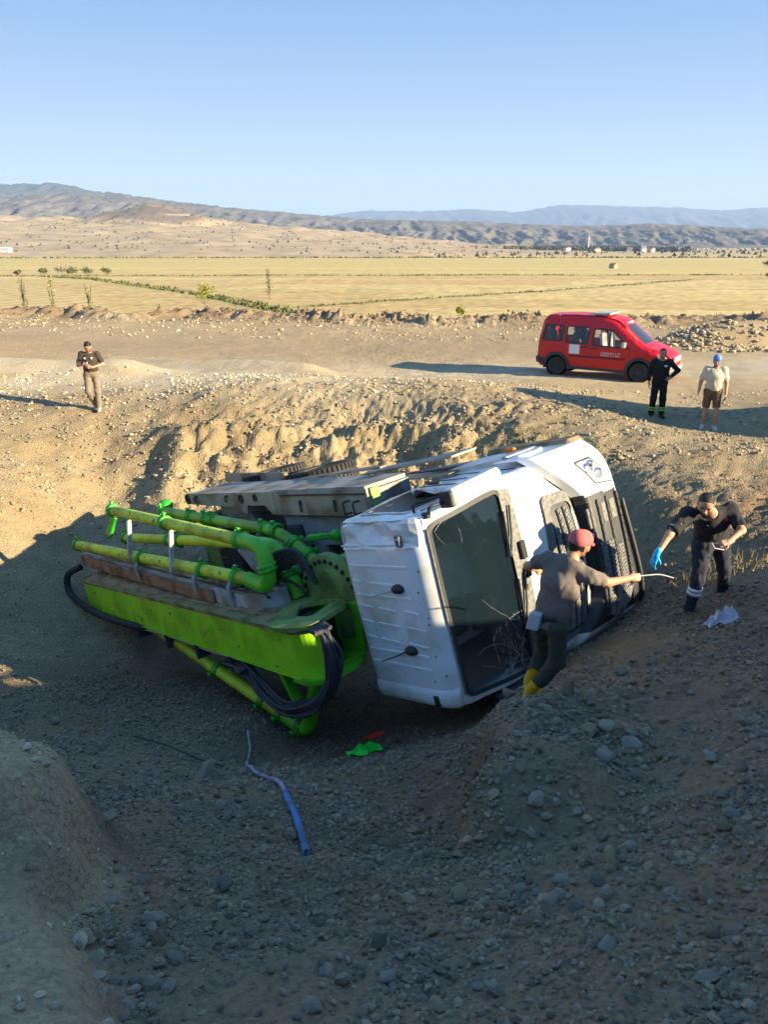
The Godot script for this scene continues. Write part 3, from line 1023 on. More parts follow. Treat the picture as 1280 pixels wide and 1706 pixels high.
func build_cab(t: Node3D):
	var rng := RandomNumberGenerator.new()
	rng.seed = 71
	var cab := MB.new()
	# skins: left side with the broken window, right side, rear, lower front, roof between the dented strip and the right edge
	var door_hole := rpoly([Vector2(-1.33, -0.22), Vector2(-0.34, -0.2), Vector2(-0.28, -1.02), Vector2(-1.36, -1.06)], 0.09)
	var left := func(q: Vector2) -> Vector3:
		var p := cabpt(q.x, q.y, 1.2)
		return p + Vector3(0, 0, 0.016 * nz_mid.get_noise_2d(q.x * 3.0, q.y * 3.0))
	var side_out := PackedVector2Array([Vector2(-1.55, -2.3), Vector2(0, -2.3), Vector2(0, 0), Vector2(-1.55, 0)])
	cab.panel(side_out, [door_hole], left, 0.1, false)
	cab.panel(side_out, [], func(q: Vector2) -> Vector3: return cabpt(q.x, q.y, -1.2), 0.15, true)
	cab.panel(PackedVector2Array([Vector2(-1.2, -2.3), Vector2(1.2, -2.3), Vector2(1.2, 0), Vector2(-1.2, 0)]), [], func(q: Vector2) -> Vector3: return cabpt(-1.55, q.y, q.x), 0.15, true)
	var wind := rpoly([Vector2(-1.06, -0.045), Vector2(1.05, -0.045), Vector2(1.09, -1.2), Vector2(-1.09, -1.2)], 0.13, 6)
	var cowl := rpoly([Vector2(-1.09, -1.17), Vector2(1.09, -1.17), Vector2(1.06, -1.36), Vector2(-1.06, -1.36)], 0.03)
	cab.panel(PackedVector2Array([Vector2(-1.2, -2.3), Vector2(1.2, -2.3), Vector2(1.2, 0), Vector2(-1.2, 0)]), [wind], func(q: Vector2) -> Vector3: return cabpt(0.0, q.y, q.x), 0.1, false)
	# undertray
	cab.panel(side_out, [], func(q: Vector2) -> Vector3: return Vector3(q.x, -2.3, -1.1 * (q.y / 1.15 + 1.0)), 0.3, true)
	put("cab_shell", cab, M.white, t)

	# roof: a pressed panel, its left edge crushed into folds
	var roof := MB.new()
	var roof_s := func(q: Vector2) -> Vector3: return cabpt(q.x, 0.0, q.y) + Vector3(0, 0.004, 0)
	roof.panel(PackedVector2Array([Vector2(-1.55, -1.2), Vector2(0, -1.2), Vector2(0, 0.84), Vector2(-1.55, 0.84)]), [], roof_s, 0.1, false)
	var ro := put("roof", roof, M.white, t)
	var dent := MB.new()
	var ds := func(q: Vector2) -> Vector3:
		var p := cabpt(q.x, 0.0, q.y)
		var k := smoothstep(0.84, 0.95, q.y)
		var fold := absf(fposmod(q.x * 1.15 + q.y * 1.5 + 0.35, 1.0) - 0.5) * 2.0
		var fold2 := absf(fposmod(q.x * 1.9 - q.y * 1.9 + 0.15, 1.0) - 0.5) * 2.0
		p.y += 0.02 - 0.085 * k * fold * smoothstep(-0.1, -0.45, q.x) - 0.03 * k * fold2
		p.z += 0.035 * k * (fold2 - 0.3)
		return p
	dent.panel(PackedVector2Array([Vector2(-1.55, 0.84), Vector2(0.0, 0.84), Vector2(0.0, 1.2), Vector2(-1.55, 1.2)]), [], ds, 0.085, false, -1)
	dent.bar(T(-1.42, 0.135, 0.835), T(-0.36, 0.135, 0.835), 0.02, 0.02, Vector3(0, 1, 0), 0.004)
	var dn := put("dented_roof_edge", dent, M.white, t)
	dn.set_meta("label", "crushed and creased strip of roof")
	# right edge of the roof is a stepped cap
	var lip := MB.new()
	lip.panel(PackedVector2Array([Vector2(-1.54, -1.2), Vector2(-0.02, -1.2), Vector2(-0.02, -0.93), Vector2(-1.54, -0.93)]), [], func(q: Vector2) -> Vector3: return cabpt(q.x, 0.0, q.y) + Vector3(0, 0.03 * smoothstep(-0.93, -0.99, q.y), 0), 0.06, false)
	put("roof_cap", lip, M.white, ro)
	# raised beads pressed into the roof
	var beads := [[0.63, -1.42, -0.3], [0.43, -1.42, -1.26], [0.40, -1.12, -0.52], [0.24, -1.42, -0.34], [0.10, -1.40, -1.12], [0.07, -1.0, -0.66], [0.05, -0.52, -0.26], [-0.10, -1.42, -1.2], [-0.13, -1.1, -0.66], [-0.16, -0.55, -0.22], [-0.31, -1.42, -1.22], [-0.34, -1.12, -0.72], [-0.37, -0.56, -0.26], [-0.49, -1.42, -0.28], [-0.66, -1.42, -0.3]]
	for bd in beads:
		var b := MB.new()
		var pr := PackedVector2Array([Vector2(-0.021, 0), Vector2(0.021, 0), Vector2(0.013, 0.011), Vector2(-0.013, 0.011)])
		var A := cabpt(bd[1], 0.0, bd[0]) + Vector3(0, 0.003, 0)
		var B := cabpt(bd[2], 0.0, bd[0] - 0.03) + Vector3(0, 0.003, 0)
		b.prism(pr, A, Vector3(0, 0, 1), Vector3(0, 1, 0), B - A, 0.004)
		put("roof_rib", b, M.white, ro)
	for i in 26:
		var b := MB.new()
		var f := rng.randf_range(-1.4, -0.2)
		var l := rng.randf_range(-1.0, 0.78)
		var p0 := cabpt(f, 0.0, l) + Vector3(0, 0.0015, 0)
		var f1 := clampf(f + rng.randf_range(-0.3, 0.3), -1.45, -0.12)
		var p1 := cabpt(f1, 0.0, clampf(l + rng.randf_range(-0.12, 0.12), -1.0, 0.8)) + Vector3(0, 0.0015, 0)
		b.tube([p0, (p0 + p1) / 2 + Vector3(0, 0.001, 0.006), p1], rng.randf_range(0.0015, 0.0045), 4, false)
		put("scrape", b, M.body_grey if i % 3 else M.rust, ro)
	# corner marker lamps
	for l in [0.93, -1.075]:
		var b := MB.new()
		var c := cabpt(-0.33, 0.0, l) + Vector3(0, 0.02, 0)
		b.abox(c, Vector3(0.085, 0.05, 0.13), 0.015)
		var lamp := put("marker_lamp", b, M.seal if l < 0 else M.grey_plastic, t)
		var ln := MB.new()
		ln.abox(c + Vector3(0.012, 0.02, 0.01), Vector3(0.05, 0.03, 0.085), 0.01)
		put("lamp_lens", ln, M.tint if l < 0 else M.chrome, lamp)
	# two whip aerials
	for q in [[-0.53, 0.34, -1.02, 0.23], [-0.56, -0.45, -1.02, -0.56]]:
		var b := MB.new()
		var c: Vector3 = cabpt(q[0], 0.0, q[1]) + Vector3(0, 0.012, 0)
		b.ball(c, Vector3(0.10, 0, 0), Vector3(0, 0.065, 0), Vector3(0, 0, 0.06), 14, 8)
		var a := put("aerial", b, M.seal, t)
		var w := MB.new()
		var tip := T(q[2], 0.27, q[3])
		w.tube([c + Vector3(-0.06, 0.03, 0), c.lerp(tip, 0.4), tip], [0.012, 0.009, 0.007], 7)
		put("whip", w, M.crack if q[1] > 0 else M.seal, a)
	# rivets and chips near the front edge of the roof
	for q in [[-0.16, 0.55], [-0.17, -0.02], [-0.18, -0.1], [-0.2, -0.5], [-0.22, 0.3], [-0.13, -0.75], [-0.3, -0.83]]:
		var chips := MB.new()
		chips.lathe(cabpt(q[0], 0.0, q[1]), Vector3(0, 1, 0), [Vector2(0.012, 0.0), Vector2(0.011, 0.007), Vector2(0.0, 0.009)], 8)
		put("rivet", chips, M.seal, ro)

	# windscreen, seal, pale trim, cracks
	var glass := MB.new()
	var g_in := Geometry2D.offset_polygon(wind, -0.012)[0]
	glass.panel(g_in, [], func(q: Vector2) -> Vector3: return front(q.y, q.x, -0.012), 0.12, false)
	var ws := put("windscreen", glass, M.glass, t)
	var seal := MB.new()
	var s_out := Geometry2D.offset_polygon(wind, 0.028)[0]
	var s_in := Geometry2D.offset_polygon(wind, -0.03)[0]
	seal.panel(s_out, [s_in], func(q: Vector2) -> Vector3: return front(q.y, q.x, 0.012), 0.1, false)
	put("windscreen_seal", seal, M.seal, ws)
	var trim := MB.new()
	var path := []
	for i in 21:
		path.append(front(-0.022, lerpf(1.02, -1.02, i / 20.0), 0.014))
	trim.tube(path, 0.013, 6)
	put("windscreen_trim", trim, M.grey_plastic, ws)
	var cr := MB.new()
	var roots := [[-1.0, -0.75, 7], [-0.95, -0.95, 6], [-0.6, -0.55, 4], [0.95, -0.12, 3], [-0.4, -0.9, 4]]
	for q in roots:
		for k in q[2]:
			var a := rng.randf() * TAU
			var p := Vector2(q[1], q[0])
			var pts := []
			var n := rng.randi_range(3, 7)
			for i in n:
				if p.x > -0.07 or p.x < -1.17 or absf(p.y) > 1.05:
					break
				pts.append(front(p.x, p.y, -0.006))
				a += rng.randf_range(-0.35, 0.35)
				p += Vector2(cos(a), sin(a)) * rng.randf_range(0.05, 0.14)
			if pts.size() > 1:
				cr.tube(pts, rng.randf_range(0.0008, 0.0017), 4, false)
	for k in 46:   # splinters along the lower right of the pane
		var p := Vector2(rng.randf_range(-1.15, -0.55), rng.randf_range(-1.03, -0.35))
		var a := rng.randf_range(0.9, 2.2)
		var ln := rng.randf_range(0.02, 0.09)
		cr.tube([front(p.x, p.y, -0.005), front(p.x + cos(a) * ln, p.y + sin(a) * ln, -0.005)], rng.randf_range(0.0012, 0.003), 4, false)
	stuff(put("cracks", cr, M.crack, ws))
	# black cowl with wipers
	var cw := MB.new()
	cw.panel(cowl, [], func(q: Vector2) -> Vector3: return front(q.y, q.x, 0.02), 0.1, false)
	var co := put("cowl", cw, M.grey_plastic, t)
	for q in [[0.88, 0.35], [0.05, -0.5], [-0.55, -0.98]]:
		var b := MB.new()
		b.tube([front(-1.27, q[0], 0.05), front(-1.2, q[1] + 0.2, 0.05), front(-1.14, q[1], 0.045)], 0.014, 6)
		b.bar(front(-1.16, q[0] - 0.05, 0.035), front(-1.12, q[1] - 0.06, 0.03), 0.02, 0.03, Vector3(1, 0, 0), 0.004)
		put("wiper", b, M.black, co)
	for q in [[-1.33, 0.42, 0.2], [-1.33, 0.1, -0.03]]:
		var b := MB.new()
		b.bar(front(q[0], q[1], 0.03), front(q[0], q[2], 0.03), 0.10, 0.05, Vector3(1, 0, 0), 0.015)
		put("grab_handle", b, M.dark, co)

	# front grille panel
	var gr := MB.new()
	var g_out := rpoly([Vector2(0.84, -1.76), Vector2(0.80, -2.27), Vector2(-1.0, -2.27), Vector2(-1.04, -1.62), Vector2(-0.05, -1.66)], 0.11)
	var g_hole := rpoly([Vector2(0.70, -1.84), Vector2(0.67, -2.24), Vector2(-0.93, -2.24), Vector2(-0.95, -1.71), Vector2(-0.05, -1.75)], 0.09)
	gr.panel(g_out, [g_hole], func(q: Vector2) -> Vector3: return front(q.y, q.x, 0.03), 0.1, false)
	for lp in [[g_out, 1.0], [g_hole, -1.0]]:
		for i in lp[0].size():
			var a: Vector2 = lp[0][i]
			var b2: Vector2 = lp[0][(i + 1) % lp[0].size()]
			gr.quad_o(front(a.y, a.x, 0.03), front(b2.y, b2.x, 0.03), front(b2.y, b2.x, -0.02), front(a.y, a.x, -0.02), front(-1.98, -0.1, 0.0) if lp[1] > 0.0 else front(a.y, a.x, 0.0) + (front(a.y, a.x, 0.0) - front(-1.98, -0.1, 0.0)))
	var grille := put("front_grille", gr, M.grey_plastic, t)
	var gb := MB.new()
	gb.panel(g_hole, [], func(q: Vector2) -> Vector3: return front(q.y, q.x, 0.007), 0.12, false)
	put("grille_tray", gb, M.black, grille)
	for strip in [[-1.86, 0.42, -0.9], [-1.99, 0.62, -0.9], [-2.12, 0.62, -0.9]]:
		var b := MB.new()
		var n := 18
		for i in n:
			var l0 := lerpf(strip[1], strip[2], float(i) / n)
			var l1 := lerpf(strip[1], strip[2], float(i + 1) / n)
			b.bar(front(strip[0], l0, 0.018), front(strip[0], l1, 0.018), 0.085, 0.036, Vector3(1, 0, 0), 0.008)
			b.bar(front(strip[0] - 0.03, l0 * 0.5 + l1 * 0.5 + 0.018, 0.038), front(strip[0] + 0.03, l0 * 0.5 + l1 * 0.5 - 0.018, 0.038), 0.02, 0.018, Vector3(1, 0, 0), 0.004)
		put("grille_strip", b, M.grey_plastic, grille)

	# door details on the upper side: torn frame, lock handle, buckled sill lines
	var dr := MB.new()
	var fr_o := Geometry2D.offset_polygon(door_hole, 0.05)[0]
	var fr_i := Geometry2D.offset_polygon(door_hole, 0.005)[0]
	dr.panel(fr_o, [fr_i], func(q: Vector2) -> Vector3: return left.call(q) + Vector3(0, 0, -0.012), 0.1, false)
	var door := put("door", dr, M.crumple, t)
	door.set_meta("label", "buckled left door with its window gone")
	var tear := MB.new()
	for i in 16:
		var a: Vector2 = door_hole[i * door_hole.size() / 16]
		var b2: Vector2 = door_hole[(i * door_hole.size() / 16 + 2) % door_hole.size()]
		var c := (a + b2) / 2 + (Vector2(-0.83, -0.62) - a) * rng.randf_range(0.02, 0.16)
		tear.tri(left.call(a) + Vector3(0, 0, -0.006), left.call(b2) + Vector3(0, 0, -0.006), left.call(c) + Vector3(0, 0, rng.randf_range(-0.03, 0.08)))
	put("torn_window_frame", tear, M.crumple, door)
	var hd := MB.new()
	hd.bar(left.call(Vector2(-1.28, -1.3)) + Vector3(0, 0, -0.03), left.call(Vector2(-1.02, -1.3)) + Vector3(0, 0, -0.03), 0.05, 0.035, Vector3(0, 0, 1), 0.01)
	put("door_handle", hd, M.black, door)
	for q in [[Vector2(-1.42, -1.25), Vector2(-0.2, -1.2)], [Vector2(-1.4, -1.55), Vector2(-0.25, -1.5)], [Vector2(-1.4, -1.9), Vector2(-0.2, -1.85)], [Vector2(-0.18, -0.2), Vector2(-0.14, -2.2)]]:
		var b := MB.new()
		b.bar(left.call(q[0]) + Vector3(0, 0, -0.004), left.call(q[1]) + Vector3(0, 0, -0.004), 0.012, 0.012, Vector3(0, 0, 1), 0.003)
		put("door_seam", b, M.seal, door)
	# cabin inside: seats, dashboard, steering wheel
	var din := MB.new()
	din.abox(T(-0.42, -1.42, 0.0), Vector3(0.5, 0.42, 2.2), 0.08)
	put("dashboard", din, M.interior, t)
	for l in [0.62, -0.62]:
		var b := MB.new()
		b.abox(T(-1.0, -1.55, l), Vector3(0.5, 0.16, 0.5), 0.06)
		b.abox(T(-1.3, -1.05, l), Vector3(0.16, 0.85, 0.48), 0.06)
		b.abox(T(-1.3, -0.52, l), Vector3(0.12, 0.2, 0.28), 0.05)
		put("seat", b, M.interior, t)
	var sw := MB.new()
	var ring := []
	for i in 25:
		var a := TAU * i / 24
		ring.append(T(-0.62, -1.08, 0.62) + Vector3(0.06 * sin(a) + 0.1 * sin(a), 0.16 * sin(a), 0.23 * cos(a)))
	sw.tube(ring, 0.017, 7)
	sw.rod(T(-0.62, -1.08, 0.85), T(-0.62, -1.08, 0.39), 0.014, 6)
	sw.rod(T(-0.62, -1.08, 0.62), T(-0.35, -1.35, 0.62), 0.03, 8)
	put("steering_wheel", sw, M.seal, t)
	var lin_ := MB.new()
	lin_.abox(T(-1.5, -1.1, 0.0), Vector3(0.03, 1.9, 2.2), 0.0)
	for q in [[T(-0.8, -1.7, -1.08), Vector3(1.3, 1.1, 0.03)], [T(-0.8, -1.75, 1.08), Vector3(1.3, 1.0, 0.03)], [T(-0.85, -0.10, 0.0), Vector3(1.2, 0.02, 2.0)], [T(-0.8, -0.55, -1.03), Vector3(1.2, 1.2, 0.02)], [T(-0.75, -2.2, 0.0), Vector3(1.4, 0.03, 2.2)], [T(-0.06, -1.75, 0.0), Vector3(0.02, 0.95, 2.0)]]:
		lin_.abox(q[0], q[1])
	put("cab_lining", lin_, M.interior, t)

	# mirror on the upper side, folded over the windscreen edge
	var mr := MB.new()
	mr.box(T(0.16, -0.68, 1.25), Vector3(0.0, -0.43, -0.03), Vector3(0.10, 0.0, 0), Vector3(0, -0.008, 0.10), 0.045)
	var mo := put("mirror_housing", mr, M.white, t)
	var mg := MB.new()
	mg.box(T(0.16, -0.235, 1.22), Vector3(0.0, -0.03, 0.0), Vector3(0.095, 0.0, 0), Vector3(0, 0.0, 0.09), 0.02)
	put("mirror_end_cap", mg, M.black, mo)
	var ma := MB.new()
	ma.tube(bend([T(-0.03, -0.1, 1.06), T(0.08, -0.03, 1.2), T(0.14, -0.3, 1.2)], 0.06), 0.02, 8)
	ma.tube(bend([T(-0.25, -0.1, 1.12), T(-0.16, -0.02, 1.24), T(0.12, -0.3, 1.27)], 0.06), 0.016, 8)
	ma.abox(T(-0.03, -0.06, 1.1), Vector3(0.1, 0.05, 0.07), 0.015)
	put("mirror_arm", ma, M.seal, mo)
	# second mirror on the ground side
	var m2 := MB.new()
	m2.box(T(0.05, -0.75, -1.22), Vector3(0.0, -0.32, 0.0), Vector3(0.09, 0, 0), Vector3(0, 0, 0.05), 0.03)
	put("mirror_housing", m2, M.black, t)

	# side below the door: step panel, lamp, strap, perforated step, dusty step box
	var sp := MB.new()
	var prof := rpoly([Vector2(-1.98, -2.22), Vector2(-0.38, -2.2), Vector2(-0.30, -2.42), Vector2(-0.42, -2.80), Vector2(-1.62, -2.74)], 0.14)
	slab(sp, prof, func(q: Vector2) -> Vector3: return T(q.x, q.y, 0.9), func(q: Vector2) -> Vector3: return T(q.x, q.y, 1.31 - 0.12 * smoothstep(-1.2, -2.0, q.x)))
	var so := put("step_panel", sp, M.white, t)
	var la := MB.new()
	la.abox(T(-1.0, -2.79, 1.3), Vector3(0.17, 0.07, 0.09), 0.02)
	put("side_lamp", la, M.orange, so)
	var st := MB.new()
	st.abox(T(-0.62, -2.5, 1.3), Vector3(0.09, 0.66, 0.045), 0.01)
	put("strap", st, M.steel, so)
	var sg := MB.new()
	sg.abox(T(-0.17, -2.22, 1.14), Vector3(0.44, 0.1, 0.06), 0.008)
	for i in 11:
		for j in 3:
			sg.abox(T(-0.36 + 0.038 * i, -2.185 - 0.034 * j, 1.174), Vector3(0.022, 0.018, 0.012))
	put("step_grille", sg, M.grey_plastic, t)
	var sb := MB.new()
	sb.abox(T(-0.86, -3.1, 1.12), Vector3(1.5, 0.36, 0.42), 0.05)
	put("step_box", sb, M.dust, t)
	var mf := MB.new()
	mf.bar(TB(-2.75, -2.35, 1.16), TB(-1.55, -2.75, 1.22), 0.3, 0.05, Vector3(0, 0, 1), 0.015)
	put("mudguard", mf, M.body_blue, t)

func bump_f(l: float) -> float:
	return 0.34 - 0.06 * pow(absf(l) / 1.25, 2.0) - 0.34 * pow(absf(l) / 1.28, 7.0)

func bumper_pt(s: float, l: float) -> Vector3:   # s from 0 at the upper lip to 1 under the lower lip
	var top := -2.36 + 0.44 * smoothstep(0.55, 1.22, absf(l))
	var k := s * 6.0
	var us := [top, top - 0.09, lerpf(top, -3.12, 0.5), -3.04, -3.17, -3.19, -3.08]
	var fs := [-0.14, 0.0, 0.015, 0.0, -0.05, -0.16, -0.3]
	var i := clampi(int(k), 0, 5)
	var fr := k - i
	return T(bump_f(l) + lerpf(fs[i], fs[i + 1], fr), lerpf(us[i], us[i + 1], fr) - 0.15 * smoothstep(0.7, -1.2, l) * smoothstep(-2.3, -3.1, lerpf(us[i], us[i + 1], fr)), l)

func build_bumper(t: Node3D):
	var parts := {"white": MB.new(), "black": MB.new()}
	for k in parts:
		parts[k].smooth(1)
	var nl := 72
	var ns := 24
	for i in nl:
		for j in ns:
			var l0 := lerpf(1.28, -1.28, float(i) / nl)
			var l1 := lerpf(1.28, -1.28, float(i + 1) / nl)
			var s0 := float(j) / ns
			var s1 := float(j + 1) / ns
			var lm := (l0 + l1) / 2
			var edge := 0.68 - 0.16 * s0
			var kind := "white" if lm > edge or lm < -1.02 or (s0 > 0.6 and lm > 0.34) else "black"
			parts[kind].quad(bumper_pt(s0, l0), bumper_pt(s1, l0), bumper_pt(s1, l1), bumper_pt(s0, l1))
	for k in parts:   # return at the upper side end, so that the corner is closed
		parts[k].smooth(-1)
	for side in [1.28, -1.28]:
		for j in ns:
			var a := bumper_pt(float(j) / ns, side)
			var b := bumper_pt(float(j + 1) / ns, side)
			parts.white.quad_o(a, b, Vector3(-0.62, b.y, b.z), Vector3(-0.62, a.y, a.z), T(-0.3, -2.7, 0.0))
	var bw := put("bumper", parts.white, M.white, t)
	put("bumper_grille", parts.black, M.black, bw)
	# ribs, bays and treads across the black centre
	var q := func(u: float, l: float, off: float) -> Vector3: return T(bump_f(l) + off, u, l)
	for u in [-2.43, -2.62, -2.82, -3.06]:
		var b := MB.new()
		var n := 14
		for i in n:
			var l0 := lerpf(0.56, -1.0, float(i) / n)
			var l1 := lerpf(0.56, -1.0, float(i + 1) / n)
			b.bar(q.call(u, l0, 0.008), q.call(u, l1, 0.008), 0.045, 0.05, Vector3(1, 0, 0), 0.012)
		put("grille_bar", b, M.black, bw)
	for q2 in [[-2.36, -2.49], [-2.68, -2.78], [-2.86, -2.99]]:
		var b := MB.new()
		b.bar(q.call((q2[0] + q2[1]) / 2, 0.5, 0.006), q.call((q2[0] + q2[1]) / 2, 0.24, 0.006), absf(q2[0] - q2[1]) * 0.9, 0.03, Vector3(1, 0, 0), 0.012)
		put("grille_bay", b, M.grey_plastic, bw)
	for q3 in [[-2.55, 0.02, -0.95], [-2.72, 0.0, -0.95], [-2.90, -0.10, -0.92]]:
		var b := MB.new()
		var n := 18
		for i in n:
			var l0 := lerpf(q3[1], q3[2], float(i) / n)
			var l1 := lerpf(q3[1], q3[2], float(i + 1) / n)
			b.bar(q.call(q3[0], l0, 0.012), q.call(q3[0], l1, 0.012), 0.125, 0.05, Vector3(1, 0, 0), 0.01)
			b.bar(q.call(q3[0] - 0.045, (l0 + l1) / 2 + 0.015, 0.038), q.call(q3[0] + 0.045, (l0 + l1) / 2 - 0.015, 0.038), 0.016, 0.014, Vector3(1, 0, 0), 0.003)
		put("step_tread", b, M.grey_plastic, bw)
	var eye := MB.new()
	eye.abox(q.call(-2.34, 0.17, 0.03), Vector3(0.07, 0.06, 0.06), 0.015)
	put("tow_eye", eye, M.steel, bw)
	var lip := MB.new()
	var pts := []
	for i in 25:
		var l := lerpf(0.42, -1.05, i / 24.0)
		pts.append(T(bump_f(l) - 0.02, -3.2 - 0.15 * smoothstep(0.7, -1.2, l), l))
	lip.tube(pts, 0.035, 8)
	put("bumper_lip", lip, M.black, bw)
	# headlamps: a bowl, two reflectors and a clear cover, let into the corner
	for sg in [1.0, -1.0]:
		var hl := rpoly([Vector2(1.07, -2.50), Vector2(1.07, -2.83), Vector2(0.71, -3.06), Vector2(0.76, -2.70)], 0.035)
		var b := MB.new()
		b.panel(hl, [], func(p: Vector2) -> Vector3: return T(bump_f(p.x) + 0.012, p.y, p.x * sg), 0.09, sg < 0.0)
		var ho := put("headlamp", b, M.silver, bw)
		for c in [[0.95, -2.68, 0.085], [0.86, -2.83, 0.075], [1.0, -2.77, 0.05]]:
			var r := MB.new()
			r.lathe(T(bump_f(c[0]) + 0.013, c[1], c[0] * sg), Vector3(1, 0, 0), [Vector2(c[2], 0.0), Vector2(c[2] * 0.9, 0.016), Vector2(c[2] * 0.3, 0.004), Vector2(0.0, 0.014)], 16)
			put("reflector", r, M.chrome, ho)
		var f := MB.new()
		var o := Geometry2D.offset_polygon(hl, 0.016)[0]
		var n2 := Geometry2D.offset_polygon(hl, -0.004)[0]
		f.panel(o, [n2], func(p: Vector2) -> Vector3: return T(bump_f(p.x) + 0.022, p.y, p.x * sg), 0.08, sg < 0.0)
		put("headlamp_frame", f, M.seal, ho)
		var g := MB.new()
		g.panel(hl, [], func(p: Vector2) -> Vector3: return T(bump_f(p.x) + 0.034, p.y, p.x * sg), 0.09, sg < 0.0)
		put("headlamp_glass", g, M.lens, ho)
	# closing wall and radiator behind the bumper, axle and front wheels
	var back := MB.new()
	back.abox(T(-0.25, -2.72, 0.0), Vector3(0.5, 0.7, 2.3), 0.02)
	put("radiator", back, M.dark, t)
	for l in [1.02, -1.02]:
		wheel(t, T(-1.0, -3.0, l), 0.5, 0.28, true)

func wheel(t: Node3D, c: Vector3, r: float, w: float, _front := false):
	# tyre with tread blocks round it, rim with a dished disc and nuts
	var b := MB.new()
	var ax := Vector3(0, 0, -1.0 if c.z < 0.0 else 1.0)
	b.lathe(c, ax, [Vector2(r * 0.56, -w * 0.42), Vector2(r * 0.62, -w / 2), Vector2(r * 0.93, -w / 2), Vector2(r * 0.99, -w * 0.4), Vector2(r, -w * 0.2), Vector2(r, w * 0.2), Vector2(r * 0.99, w * 0.4), Vector2(r * 0.93, w / 2), Vector2(r * 0.62, w / 2), Vector2(r * 0.56, w * 0.42)], 40)
	for i in 44:
		var a := TAU * i / 44
		var d := Vector3(cos(a), sin(a), 0)
		var tg := Vector3(-sin(a), cos(a), 0)
		for k in [-1, 1]:
			b.box(c + d * (r + 0.004) + ax * w * 0.29 * k, d * 0.014, tg * r * 0.05, ax * w * 0.19, 0.0)
	var o := put("wheel", b, M.tyre, t)
	var rim := MB.new()
	rim.lathe(c, ax, [Vector2(r * 0.58, w * 0.42), Vector2(r * 0.55, w * 0.46), Vector2(r * 0.50, w * 0.2), Vector2(r * 0.42, w * 0.02), Vector2(r * 0.24, w * 0.12), Vector2(r * 0.22, w * 0.36), Vector2(0.0, w * 0.38)], 28)
	rim.lathe(c, -ax, [Vector2(r * 0.58, w * 0.42), Vector2(r * 0.4, w * 0.3), Vector2(0.0, w * 0.3)], 28)
	for i in 10:
		var a := TAU * i / 10
		rim.lathe(c + Vector3(cos(a), sin(a), 0) * r * 0.33 + ax * w * 0.05, ax, [Vector2(0.018, 0), Vector2(0.018, 0.03), Vector2(0, 0.03)], 6)
	put("rim", rim, M.dust, o)

